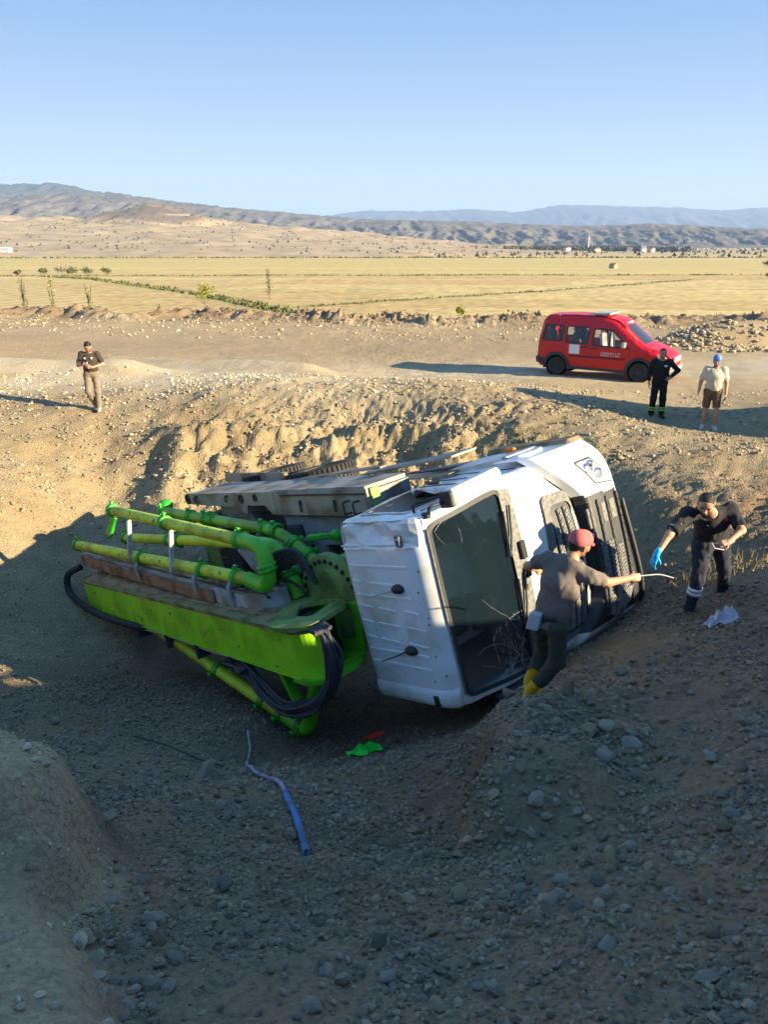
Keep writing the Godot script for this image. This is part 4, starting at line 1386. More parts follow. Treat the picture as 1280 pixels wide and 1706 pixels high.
func build_deck(t: Node3D):
	var t3 := func(q: Vector2, u: float) -> Vector3: return TB(q.x, u, q.y)
	# chassis rails and cross members
	for l in [0.42, -0.42]:
		var b := MB.new()
		b.bar(TB(-7.2, -2.15, l), TB(-0.4, -2.2, l), 0.1, 0.3, Vector3(0, 1, 0), 0.01)
		put("chassis_rail", b, M.deep, t)
	for i in 5:
		var b := MB.new()
		b.bar(TB(-6.8 + 1.3 * i, -2.15, 0.38), TB(-6.8 + 1.3 * i, -2.15, -0.38), 0.12, 0.22, Vector3(0, 1, 0), 0.01)
		put("cross_member", b, M.deep, t)
	for f in [-6.55, -5.0]:
		for l in [1.22, 0.9, -0.9, -1.22]:
			wheel(t, TB(f, -2.45, l), 0.6, 0.29)
		var b := MB.new()
		b.rod(TB(f, -2.45, 0.85), TB(f, -2.45, -0.85), 0.11, 12)
		put("axle", b, M.deep, t)
	# deck floor: dark slab with boxes and cables lying about
	var dk := MB.new()
	slab(dk, PackedVector2Array([Vector2(-7.1, -1.2), Vector2(-1.95, -1.2), Vector2(-1.95, 0.86), Vector2(-7.1, 0.86)]), func(q): return t3.call(q, -1.55), func(q): return t3.call(q, -1.18))
	var deck := put("deck", dk, M.deep, t)
	var rng := RandomNumberGenerator.new()
	rng.seed = 5
	for i in 9:
		var b := MB.new()
		var f := -6.6 + 0.52 * i
		var sz := Vector3(rng.randf_range(0.3, 0.46), rng.randf_range(0.12, 0.34), rng.randf_range(0.3, 0.7))
		b.abox(TB(f, -1.18 + sz.y / 2, rng.randf_range(0.2, 0.45)), sz, 0.03)
		put("valve_box", b, M.body_blue if i % 3 == 0 else M.deep, deck)
	for i in 7:
		var b := MB.new()
		var pts := []
		var l0 := rng.randf_range(0.0, 0.8)
		for k in 7:
			pts.append(TB(-6.8 + 0.75 * k, -1.1 + rng.randf_range(-0.02, 0.1), l0 + rng.randf_range(-0.12, 0.12)))
		b.tube(spline(pts, 5), 0.018, 6)
		put("cable", b, M.seal, deck)
	# crate with a row of slots lying on the deck
	var cr := MB.new()
	cr.abox(TB(-4.1, -0.78, 0.3), Vector3(0.95, 0.34, 0.5), 0.02)
	for i in 5:
		cr.abox(TB(-4.42 + 0.16 * i, -0.605, 0.38), Vector3(0.1, 0.03, 0.16), 0.008)
	put("battery_crate", cr, M.body_blue, deck)
	# outrigger beam along the upper side
	var bm := MB.new()
	var o1 := PackedVector2Array([Vector2(-7.15, 1.30), Vector2(-4.32, 1.30), Vector2(-4.32, 0.93), Vector2(-4.45, 0.93), Vector2(-4.62, 1.08), Vector2(-5.16, 1.08), Vector2(-5.22, 0.94), Vector2(-5.32, 0.94), Vector2(-5.5, 1.05), Vector2(-7.12, 1.10)])
	slab(bm, o1, func(q): return t3.call(q, -1.75), func(q): return t3.call(q, -0.90))
	var beam := put("outrigger_beam", bm, M.body_grey, t)
	for f in [-6.85, -5.75]:   # lashing rings
		var b := MB.new()
		var c := TB(f, -0.87, 1.2)
		var ring := []
		for i in 13:
			var a := TAU * i / 12
			ring.append(c + Vector3(0.035 * cos(a), 0.015, 0.045 * sin(a)))
		b.tube(ring, 0.011, 6)
		b.abox(c + Vector3(0, -0.01, -0.05), Vector3(0.09, 0.03, 0.03), 0.006)
		put("lashing_ring", b, M.seal, beam)
	for q in [[-5.3, 1.2, 0.075], [-4.85, 1.21, 0.06]]:
		var b := MB.new()
		b.lathe(TB(q[0], -0.9, q[1]), Vector3(0, 1, 0), [Vector2(q[2], 0.0), Vector2(q[2], 0.02), Vector2(q[2] * 0.75, 0.024), Vector2(q[2] * 0.7, 0.006), Vector2(0, 0.006)], 18)
		put("socket", b, M.deep, beam)
	var en := MB.new()
	en.lathe(TB(-7.22, -0.98, 1.2), Vector3(0, 1, 0), [Vector2(0.0, -0.05), Vector2(0.1, -0.05), Vector2(0.1, 0.09), Vector2(0.06, 0.1), Vector2(0.05, 0.06), Vector2(0, 0.06)], 16)
	put("end_roller", en, M.deep, beam)
	# inner box under the beam
	var ib := MB.new()
	slab(ib, PackedVector2Array([Vector2(-6.3, 1.04), Vector2(-5.35, 1.02), Vector2(-5.2, 0.72), Vector2(-6.3, 0.74)]), func(q): return t3.call(q, -1.5), func(q): return t3.call(q, -1.02))
	put("inner_box", ib, M.body_grey, t)
	# large tool box with lids
	var tb := MB.new()
	slab(tb, PackedVector2Array([Vector2(-4.31, 1.27), Vector2(-2.02, 1.27), Vector2(-2.02, 0.5), Vector2(-4.2, 0.42)]), func(q): return t3.call(q, -1.72), func(q): return t3.call(q, -0.97))
	var box := put("tool_box", tb, M.body_blue, t)
	var face := MB.new()
	slab(face, PackedVector2Array([Vector2(-4.3, 1.31), Vector2(-2.0, 1.31), Vector2(-2.0, 0.93), Vector2(-4.3, 0.93)]), func(q): return t3.call(q, -1.0), func(q): return t3.call(q, -0.90))
	var fo := put("box_front", face, M.body_grey, box)
	for q in [[-4.3, -2.0, 0.925], [-4.1, -2.05, 1.245]]:
		var b := MB.new()
		b.bar(TB(q[0], -0.885, q[2]), TB(q[1], -0.885, q[2]), 0.022, 0.02, Vector3(0, 1, 0), 0.005)
		put("box_seam", b, M.seal, fo)
	for f in [-3.6, -2.75]:
		var b := MB.new()
		b.abox(TB(f, -0.885, 1.12), Vector3(0.05, 0.03, 0.09), 0.01)
		b.abox(TB(f, -0.875, 1.03), Vector3(0.025, 0.025, 0.1), 0.008)
		put("latch", b, M.deep, fo)
	for f in [-2.42, -2.2]:
		var b := MB.new()
		b.tube(bend([TB(f, -0.9, 1.15), TB(f, -0.78, 1.15), TB(f, -0.78, 0.98), TB(f, -0.9, 0.98)], 0.03), 0.014, 6)
		put("grab_rail", b, M.seal, fo)
	for q in [[-4.25, -3.42], [-3.38, -2.72], [-2.68, -2.05]]:
		var b := MB.new()
		slab(b, PackedVector2Array([Vector2(q[0], -0.93), Vector2(q[1], -0.93), Vector2(q[1], -1.7), Vector2(q[0], -1.7)]), func(p): return TB(p.x, p.y, 1.28), func(p): return TB(p.x, p.y, 1.325 + 0.01 * (q[0] + 4.0)))
		put("lid", b, M.body_grey, box)
	var gs := MB.new()
	gs.abox(TB(-1.98, -1.03, 1.1), Vector3(0.03, 0.16, 0.42), 0.008)
	put("green_corner", gs, M.lime_dust, box)
	# bent side plates leaning over the chassis
	for q in [[-3.4, -1.35, -1.95, -2.55, 1.28, 0.10], [-2.55, -1.2, -1.68, -1.98, 1.24, 0.04], [-4.9, -2.6, -1.72, -1.95, 1.3, 0.06]]:
		var b := MB.new()
		slab(b, PackedVector2Array([Vector2(q[0], q[2]), Vector2(q[1], q[2] - 0.02), Vector2(q[1] - 0.06, q[3]), Vector2(q[0] - 0.3, q[3])]), func(p): return TB(p.x, p.y, q[4] - 0.03 + q[5] * (p.x - q[0])), func(p): return TB(p.x, p.y, q[4] + q[5] * (p.x - q[0])))
		put("side_plate", b, M.body_grey, t)
	var pl := MB.new()
	pl.bar(TB(-7.5, -1.95, 1.36), TB(-5.5, -1.95, 1.32), 0.05, 0.17, Vector3(0, 0, 1), 0.01)
	pl.abox(TB(-5.46, -1.95, 1.33), Vector3(0.12, 0.1, 0.13), 0.02)
	put("guard_plate", pl, M.body_grey, t)
	# hopper at the far end, water tank between the rails
	var hp := MB.new()
	slab(hp, rpoly([Vector2(-7.9, -0.9), Vector2(-7.15, -0.9), Vector2(-7.15, 0.7), Vector2(-7.9, 0.5)], 0.1), func(q): return t3.call(q, -2.2), func(q): return t3.call(q, -1.3))
	put("hopper", hp, M.lime_dust, t)
	# dark intake boot between cab and body
	var bt := MB.new()
	bt.abox(T(-1.82, -0.62, 0.62), Vector3(0.34, 0.7, 0.5), 0.09)
	put("intake_boot", bt, M.deep, t)
	var en2 := MB.new()
	en2.abox(T(-1.35, -2.6, 0.0), Vector3(1.2, 0.5, 0.8), 0.08)
	put("engine", en2, M.dark, t)

func build_boom(t: Node3D):
	# slewing ring and pedestal behind the cab
	var c := T(-2.1, 0.0, 0.03)
	var ped := MB.new()
	ped.lathe(T(-2.1, -1.2, 0.03), Vector3(0, 1, 0), [Vector2(0.62, 0.0), Vector2(0.56, 0.5), Vector2(0.54, 1.06), Vector2(0.0, 1.06)], 32)
	var pd := put("boom_pedestal", ped, M.lime_deep, t)
	var ring := MB.new()
	ring.lathe(c, Vector3(0, 1, 0), [Vector2(0.0, -0.13), Vector2(0.645, -0.13), Vector2(0.66, -0.115), Vector2(0.66, -0.015), Vector2(0.645, 0.0), Vector2(0.47, 0.0), Vector2(0.46, 0.02), Vector2(0.44, 0.025), Vector2(0.3, 0.005), Vector2(0.0, 0.005)], 56)
	var ro := put("slewing_ring", ring, M.lime_dust, t)
	for i in 30:
		var a := TAU * i / 30
		var b := MB.new()
		b.lathe(c + Vector3(cos(a) * 0.57, 0.0, sin(a) * 0.57), Vector3(0, 1, 0), [Vector2(0.032, 0.0), Vector2(0.032, 0.012), Vector2(0.02, 0.03), Vector2(0.0, 0.03)], 6, -1)
		put("bolt", b, M.dark, ro)
	# turret: upper and lower plates with openings, web, collar, pivot tube
	var up := MB.new()
	var plate := rpoly([Vector2(-2.02, 1.04), Vector2(-3.02, 0.06), Vector2(-2.6, 0.02), Vector2(-1.78, 0.02), Vector2(-1.6, 0.16), Vector2(-1.40, 0.82), Vector2(-1.62, 1.02)], 0.09)
	var hole := rpoly([Vector2(-2.42, 0.3), Vector2(-2.15, 0.1), Vector2(-1.92, 0.14), Vector2(-1.72, 0.62), Vector2(-2.0, 0.66)], 0.08)
	sheet_pair(up, plate, [hole], func(q: Vector2) -> Vector3: return T(q.x, q.y, 0.10), 0.2, false, Vector3(0, 0, -1), 0.055)
	var uo := put("turret_plate", up, M.lime_dust, t)
	var lo := MB.new()
	var plate2 := rpoly([Vector2(-2.05, 0.93), Vector2(-2.7, 0.05), Vector2(-1.6, 0.04), Vector2(-1.42, 0.4), Vector2(-1.42, 0.8), Vector2(-1.65, 0.95)], 0.1)
	sheet_pair(lo, plate2, [rpoly([Vector2(-2.3, 0.25), Vector2(-1.75, 0.2), Vector2(-1.65, 0.5), Vector2(-2.0, 0.6)], 0.08)], func(q: Vector2) -> Vector3: return T(q.x, q.y, -0.60), 0.2, false, Vector3(0, 0, -1), 0.06)
	put("turret_plate", lo, M.lime_deep, t)
	var web := MB.new()
	var w_out := rpoly([Vector2(-1.47, 0.07), Vector2(-1.62, -0.60), Vector2(-2.5, -0.62), Vector2(-2.68, -0.3), Vector2(-2.66, 0.06)], 0.06)
	sheet_pair(web, w_out, [rpoly([Vector2(-1.64, 0.02), Vector2(-1.72, -0.42), Vector2(-2.1, -0.46), Vector2(-2.1, -0.05)], 0.07)], func(q: Vector2) -> Vector3: return T(q.x, 0.05, q.y), 0.25, true, Vector3(0, 1, 0), 0.045)
	var wo := put("turret_web", web, M.lime_deep, t)
	var mo := MB.new()
	mo.lathe(T(-2.05, 0.36, -0.58), Vector3(0, 0, -1), [Vector2(0.0, 0.0), Vector2(0.24, 0.0), Vector2(0.24, 0.5), Vector2(0.16, 0.54), Vector2(0.16, 0.6), Vector2(0.0, 0.6)], 20)
	put("dark_filler", mo, M.dark, wo)  # dark cylinder added to blacken the opening between the plates
	var pin := MB.new()
	pin.lathe(T(-1.72, 0.62, -0.72), Vector3(0, 0, -1), [Vector2(0.0, 0.0), Vector2(0.17, 0.0), Vector2(0.17, 0.62), Vector2(0.14, 0.64), Vector2(0.14, 0.8), Vector2(0.0, 0.8)], 20)
	put("pivot_pin", pin, M.deep, wo)
	# first boom section: a tapering box beam with a rounded nose
	var top := func(f: float) -> float: return 0.03 - 0.064 * (f + 2.2)
	var bot := func(f: float) -> float: return -0.56 - 0.074 * (f + 2.2)
	var bm := MB.new()
	var out := PackedVector2Array([Vector2(-9.05, 0.32), Vector2(-9.05, 0.78), Vector2(-8.8, 0.84), Vector2(-2.15, 0.92)])
	for i in 9:
		var a := PI / 2 - PI / 2 * i / 8.0
		out.append(Vector2(-1.85 + 0.34 * cos(a), 0.66 + 0.26 * sin(a)))
	out.append(Vector2(-1.6, 0.6))
	out.append(Vector2(-2.45, 0.62))
	out.append(Vector2(-2.65, 0.3))
	slab(bm, out, func(q: Vector2) -> Vector3: return T(q.x, q.y, bot.call(q.x)), func(q: Vector2) -> Vector3: return T(q.x, q.y, top.call(q.x)))
	var beam := put("boom_section", bm, M.lime, t)
	for e in [[0.012, 0.0], [-0.012, 1.0]]:   # flange plates along the upper and lower edge
		var fl := MB.new()
		var o2 := Geometry2D.offset_polygon(out, 0.022)[0]
		var hf: Callable = bot if e[1] == 0.0 else top
		slab(fl, o2, func(q: Vector2) -> Vector3: return T(q.x, q.y, hf.call(q.x) - 0.02), func(q: Vector2) -> Vector3: return T(q.x, q.y, hf.call(q.x) + 0.012 * (1.0 if e[1] > 0.0 else -1.0) + (0.02 if e[1] > 0.0 else 0.0)))
		put("flange", fl, M.lime if e[1] == 0.0 else M.dusty_lime, beam)
	# soil lying along the upper face of the beam
	var soil_ := MB.new()
	soil_.panel(PackedVector2Array([Vector2(-9.0, 0.3), Vector2(-2.5, 0.3), Vector2(-2.7, 0.74), Vector2(-8.9, 0.8)]), [], func(q: Vector2) -> Vector3:
		var k: float = clampf(minf(minf(q.y - 0.3, 0.8 - q.y) * 6.0, minf(q.x + 9.0, -2.5 - q.x) * 2.0), 0.0, 1.0)
		return T(q.x, q.y, top.call(q.x) + 0.02 + k * (0.05 + 0.05 * nz_small.get_noise_2d(q.x * 0.8, q.y * 0.8) + 0.06 * smoothstep(-5.0, -8.0, q.x))), 0.09, true)
	stuff(put("soil", soil_, M.dust, beam))
	# second, grey arm lying on the beam
	var arm := MB.new()
	var a_lo := func(f: float) -> float: return 0.09 - 0.105 * (f + 2.8)
	var ao := PackedVector2Array([Vector2(-9.1, 0.1), Vector2(-9.1, 0.6), Vector2(-3.9, 0.68), Vector2(-3.1, 0.66)])
	for i in 7:
		var a := PI / 2 - PI * i / 6.0
		ao.append(Vector2(-3.02 + 0.30 * cos(a), 0.36 + 0.27 * sin(a)))
	slab(arm, ao, func(q: Vector2) -> Vector3: return T(q.x, q.y, a_lo.call(q.x)), func(q: Vector2) -> Vector3: return T(q.x, q.y, a_lo.call(q.x) + 0.21))
	var ar := put("folded_arm", arm, M.arm_grey, t)
	var in_ := MB.new()
	var inner := Geometry2D.offset_polygon(ao, -0.06)[0]
	slab(in_, inner, func(q: Vector2) -> Vector3: return T(q.x, q.y, a_lo.call(q.x) + 0.16), func(q: Vector2) -> Vector3: return T(q.x, q.y, a_lo.call(q.x) + 0.218))
	put("arm_cover", in_, M.dust, ar)
	for q in [[-9.05, -6.35], [-6.3, -3.95]]:
		var b := MB.new()
		var A := T(q[0], 0.675 if q[0] < -7.0 else 0.7, a_lo.call(q[0]) + 0.09)
		var B := T(q[1], 0.70, a_lo.call(q[1]) + 0.085)
		b.bar(A, B, 0.03, 0.2, Vector3(0, 0, 1), 0.006)
		put("rusty_plate", b, M.rust, ar)
	for q in [[-8.9, -4.9, 0.30], [-8.2, -4.0, 0.5]]:
		var b := MB.new()
		b.bar(T(q[0], q[2], a_lo.call(q[0]) + 0.24), T(q[1], q[2], a_lo.call(q[1]) + 0.24), 0.1, 0.12, Vector3(0, 0, 1), 0.015)
		put("arm_rib", b, M.rust if q[2] < 0.4 else M.arm_grey, ar)
	for q in [[-3.4, 0.5, 0.07], [-3.05, 0.3, 0.05]]:
		var b := MB.new()
		b.rod(T(q[0], q[1], a_lo.call(q[0]) + 0.15), T(q[0], q[1], a_lo.call(q[0]) + 0.3), q[2], 12)
		put("arm_pin", b, M.arm_grey, ar)
	# tip end of that arm: loop strap of cable, cylinder
	var cy := MB.new()
	cy.rod(T(-4.6, 0.38, a_lo.call(-4.6) + 0.26), T(-3.2, 0.36, a_lo.call(-3.2) + 0.24), 0.06, 12)
	cy.rod(T(-3.2, 0.36, a_lo.call(-3.2) + 0.24), T(-2.72, 0.36, a_lo.call(-2.72) + 0.22), 0.035, 10)
	put("hydraulic_cylinder", cy, M.arm_grey, ar)
	for q in [[-3.95, 0.62, 0.25], [-3.6, 0.25, 0.31]]:
		var b := MB.new()
		b.tube(spline([T(q[0], q[1], a_lo.call(q[0]) + q[2]), T(q[0] + 0.4, q[1] + 0.02, a_lo.call(q[0]) + 0.21), T(q[0] + 0.8, q[1] - 0.1, a_lo.call(q[0]) + 0.2), T(q[0] + 1.2, q[1] - 0.1, a_lo.call(q[0]) + 0.05)], 6), 0.02, 7)
		put("arm_cable", b, M.seal, ar)

	# delivery pipes
	var R := 0.088
	var low := [T(-9.25, 0.6, 1.12), T(-3.02, 0.6, 0.545)]
	var upp := [T(-7.2, 0.52, 1.69), T(-3.0, 0.55, 1.07)]
	var b1 := MB.new()
	b1.rod(low[0], low[1], R, 18)
	var p1 := put("delivery_pipe", b1, M.pipe, t)
	var b2 := MB.new()
	b2.rod(upp[0], upp[1], R, 18)
	var p2 := put("delivery_pipe", b2, M.pipe, t)
	var el := MB.new()
	el.tube(bend([upp[1], T(-2.45, 0.57, 0.98), T(-2.52, 0.60, 0.42), low[1]], 0.3, 10), R * 1.16, 18)
	var e1 := put("pipe_bend", el, M.lime_deep, t)
	var dl: Vector3 = low[1] - low[0]
	var du: Vector3 = upp[1] - upp[0]
	for s in [0.0, 0.47, 0.80, 0.955]:
		coupling(p1, low[0] + dl * s, dl, R, M.coupling, Vector3(0, 0, -1))
	for s in [0.0, 0.47, 0.985]:
		coupling(p2, upp[0] + du * s, du, R, M.coupling, Vector3(0, 0, -1))
	coupling(e1, T(-2.49, 0.585, 0.70), Vector3(0.03, -0.02, 0.55), R * 1.14, M.coupling, Vector3(-1, 0, 0))
	# posts and brackets that carry them
	for q in [[0.14, 0.3, p2], [0.5, 0.34, p2]]:
		var b := MB.new()
		var A: Vector3 = upp[0] + du * q[0] + Vector3(0, 0, 0.09)
		b.bar(A, A + Vector3(0.0, 0.17, 0.66), 0.075, 0.06, Vector3(1, 0, 0), 0.012)
		if q[0] > 0.3:
			b.bar(A + Vector3(-0.0, -0.02, 0.02), A + Vector3(-0.42, -0.3, 0.12), 0.06, 0.05, Vector3(0, 0, 1), 0.012)
		put("pipe_post", b, M.arm_grey, q[2])
	for s in [0.46, 0.78, 0.94]:
		var b := MB.new()
		var A: Vector3 = low[0] + dl * s + Vector3(0, 0.02, 0.09)
		b.tube(bend([A + Vector3(0, 0.0, -0.05), A + Vector3(-0.02, 0.1, 0.02), A + Vector3(-0.06, 0.08, 0.22), A + Vector3(-0.06, 0.05, 0.3)], 0.07), 0.036, 8)
		put("pipe_bracket", b, M.arm_grey, p1)
	var sup := MB.new()
	sup.bar(upp[1] + Vector3(-0.1, 0, 0.1), T(-2.9, 0.35, 0.35), 0.12, 0.07, Vector3(0, 1, 0), 0.012)
	sup.bar(upp[1] + Vector3(0.1, 0, 0.12), T(-2.72, 0.4, 0.62), 0.1, 0.06, Vector3(0, 1, 0), 0.012)
	put("bend_support", sup, M.arm_grey, e1)
	# third run, behind
	var b3 := MB.new()
	var third := [T(-8.4, 0.0, 1.06), T(-3.75, 0.0, 0.87)]
	b3.rod(third[0], third[1], R, 16)
	var p3 := put("delivery_pipe", b3, M.pipe, t)
	var e3 := MB.new()
	e3.tube(bend([third[1], T(-3.0, 0.02, 0.84), T(-2.75, 0.06, 0.1)], 0.42, 10), R * 1.12, 16)
	put("pipe_bend", e3, M.lime_deep, t)
	for s in [0.02, 0.42, 0.5, 0.98]:
		coupling(p3, third[0] + (third[1] - third[0]) * s, third[1] - third[0], R, M.coupling, Vector3(0, 0, -1))
	coupling(p3, T(-2.86, 0.045, 0.45), Vector3(0.2, 0, 0.7), R * 1.1, M.coupling, Vector3(1, 0, 0))
	# fourth run along the body, bending down to the turret
	var four := [T(-7.4, -0.42, 1.42), T(-3.6, -0.4, 0.93)]
	var b4 := MB.new()
	b4.tube(bend([four[0], four[1], T(-2.35, -0.42, 0.15)], 0.35, 8), R, 18)
	var p4 := put("delivery_pipe", b4, M.pipe_green, t)
	for s in [0.02, 0.3, 0.44, 0.5, 0.90, 0.985]:
		coupling(p4, four[0] + (four[1] - four[0]) * s, four[1] - four[0], R, M.coupling, Vector3(0, 0.3, -1))
	for k in [0.25, 0.48]:
		coupling(p4, (four[1] as Vector3).lerp(T(-2.35, -0.42, 0.15), k), T(-2.35, -0.42, 0.15) - four[1], R, M.coupling, Vector3(0, -1, -0.4))
	var vl := MB.new()
	vl.bar(T(-3.05, -0.5, 0.78), T(-2.55, -0.62, 0.78), 0.09, 0.09, Vector3(0, 0, 1), 0.02)
	vl.ball(T(-2.5, -0.62, 0.78), Vector3(0.1, 0, 0), Vector3(0, 0.09, 0), Vector3(0, 0, 0.09), 10, 7)
	put("pipe_valve", vl, M.coupling, p4)
	# end elbow and the loose bracket at the far end
	var ee := MB.new()
	ee.ball(T(-7.35, -0.5, 1.5), Vector3(0.16, 0, 0), Vector3(0, 0.14, 0), Vector3(0, 0, 0.12), 12, 8)
	put("pipe_end", ee, M.coupling, p4)
	var lb := MB.new()
	lb.bar(upp[0] + Vector3(-0.02, 0, 0.1), upp[0] + Vector3(-0.25, 0.1, 0.42), 0.16, 0.06, Vector3(0, 1, 0), 0.02)
	put("loose_bracket", lb, M.coupling, p2)
	# bottom run on the ground side: bracket, drop pipe, elbow, pipe back along the beam
	var bp := MB.new()
	var bt := [T(-7.6, 0.72, 0.02 - 0.0), T(-2.75, 0.75, -1.32)]
	bp.rod(bt[0], bt[1], R, 16)
	var p5 := put("delivery_pipe", bp, M.pipe, t)
	var be := MB.new()
	be.tube(bend([bt[1], T(-2.28, 0.75, -1.46), T(-2.12, 0.7, -1.1)], 0.2, 8), R * 1.14, 16)
	be.rod(T(-2.14, 0.71, -1.15), T(-1.85, 0.62, -0.6), R, 16)
	var e5 := put("pipe_bend", be, M.lime_deep, t)
	for s in [0.66, 0.9, 0.985]:
		coupling(p5, (bt[0] as Vector3).lerp(bt[1], s), bt[1] - bt[0], R, M.coupling, Vector3(0, 1, 0))
	coupling(e5, T(-2.13, 0.705, -1.1), Vector3(0.2, -0.1, 0.55), R * 1.1, M.coupling, Vector3(0, 1, 0))
	coupling(e5, T(-2.42, 0.75, -1.42), Vector3(1, 0, 0.3), R * 1.1, M.coupling, Vector3(0, 1, 0))
	var br := MB.new()
	br.bar(T(-2.3, 0.86, -0.58), T(-2.25, 0.8, -1.0), 0.14, 0.07, Vector3(1, 0, 0), 0.015)
	br.bar(T(-2.1, 0.5, -0.58), T(-2.15, 0.55, -0.98), 0.12, 0.06, Vector3(1, 0, 0), 0.015)
	put("boom_bracket", br, M.lime_deep, beam)
	# dried concrete and scuffs on the steelwork
	var sr := RandomNumberGenerator.new()
	sr.seed = 15
	for grp in 3:
		var sp := MB.new()
		for i in 90:
			var s := 0.006 * pow(6.0, sr.randf() * sr.randf())
			var c0: Vector3
			var n0: Vector3
			if grp == 0:
				var f := sr.randf_range(-8.8, -1.9)
				c0 = T(f, lerpf(0.845, 0.925, (f + 8.8) / 6.65), lerpf(bot.call(f) + 0.04, top.call(f) - 0.02, sr.randf()))
				n0 = Vector3(0, 1, 0)
			else:
				var seg: Array = low if grp == 1 else upp
				var a := sr.randf_range(-0.4, 2.6)
				var dir: Vector3 = (seg[1] - seg[0]).normalized()
				var sd := dir.cross(Vector3(0, 1, 0)).normalized()
				n0 = sd * -cos(a) + Vector3(0, 1, 0) * sin(a)
				if n0.z > 0.0: n0 = -n0 if n0.y < 0.0 else Vector3(n0.x, n0.y, -n0.z)
				c0 = (seg[0] as Vector3).lerp(seg[1], sr.randf()) + n0.normalized() * (R - 0.001)
				n0 = n0.normalized()
			var u0 := n0.cross(Vector3(0.3, 0.2, 0.9)).normalized()
			sp.ball(c0, u0 * s * sr.randf_range(0.8, 2.2), n0 * 0.003, u0.cross(n0) * s, 7, 4)
		stuff(put("concrete_splatter", sp, M.concrete, [beam, p1, p2][grp]))
	# oil lines clipped under the beam
	for i in 6:
		var b := MB.new()
		var u := 0.86 - 0.055 * i
		var pts := []
		for k in 9:
			var f := lerpf(-7.6, -3.1, k / 8.0)
			pts.append(T(f, u, bot.call(f) - 0.07 - 0.03 * i - 0.015 * sin(k * 1.3 + i)))
		b.tube(pts, 0.017, 6)
		put("oil_line", b, M.steel if i % 2 == 0 else M.seal, beam)
	for f in [-6.7, -5.6, -4.6, -3.6]:
		var b := MB.new()
		b.abox(T(f, 0.74, bot.call(f) - 0.14), Vector3(0.05, 0.34, 0.24), 0.012)
		put("line_clip", b, M.deep, beam)
	# bundle of hydraulic hoses sagging round the pivot
	var rng := RandomNumberGenerator.new()
	rng.seed = 9
	var mid := [T(-3.9, 0.8, -0.62), T(-3.2, 0.88, -0.66), T(-2.75, 0.95, -0.88), T(-2.2, 0.98, -1.02), T(-1.72, 0.9, -0.92), T(-1.3, 0.85, -0.62), T(-1.16, 0.82, -0.25), T(-1.24, 0.8, 0.02), T(-1.55, 0.6, 0.02)]
	for i in 12:
		var pts := []
		var off := Vector3(rng.randf_range(-0.045, 0.045), rng.randf_range(-0.06, 0.06), rng.randf_range(-0.065, 0.065))
		for k in mid.size():
			pts.append(mid[k] + off * (1.0 if k < mid.size() - 2 else 0.6) + Vector3(rng.randf_range(-0.03, 0.03), rng.randf_range(-0.03, 0.03), rng.randf_range(-0.03, 0.03)))
		var b := MB.new()
		b.tube(spline(pts, 7), rng.randf_range(0.019, 0.029), 8)
		put("hydraulic_hose", b, M.hose, t)
	var cor := MB.new()   # ribbed sleeve round the hoses at the bend
	var path := spline([mid[3], mid[4], mid[5], mid[6]], 14)
	for i in path.size() - 1:
		var d: Vector3 = (path[i + 1] - path[i]).normalized()
		cor.lathe(path[i], d, [Vector2(0.066, -0.010), Vector2(0.08, 0.0), Vector2(0.066, 0.010)], 12)
	put("hose_sleeve", cor, M.hose, t)
	for q in [mid[1], mid[7]]:
		var b := MB.new()
		for i in 5:
			b.rod(q + Vector3(-0.07, -0.06 + 0.05 * i, -0.05), q + Vector3(0.05, -0.06 + 0.05 * i, -0.02), 0.03, 8)
		put("hose_fitting", b, M.deep, t)
	# hoses behind the pipe bends
	for i in 6:
		var b := MB.new()
		b.tube(spline([T(-3.6 + 0.06 * i, 0.1 + 0.03 * i, 0.2), T(-3.0, 0.12 + 0.03 * i, 0.45 + 0.05 * i), T(-2.5, 0.1, 0.62 + 0.03 * i), T(-2.3, 0.05, 0.3)], 7), 0.032, 8)
		put("hydraulic_hose", b, M.hose, t)
	# heavy rubber end hose curling under the far end of the boom
	var eh := MB.new()
	eh.tube(spline([T(-9.0, 0.75, 0.72), T(-9.25, 0.95, 0.62), T(-9.28, 1.0, 0.3), T(-8.7, 1.0, 0.04), T(-7.9, 0.98, -0.12), T(-6.8, 0.9, -0.26), T(-6.0, 0.7, -0.34)], 8), 0.062, 14)
	put("end_hose", eh, M.rubber, t)

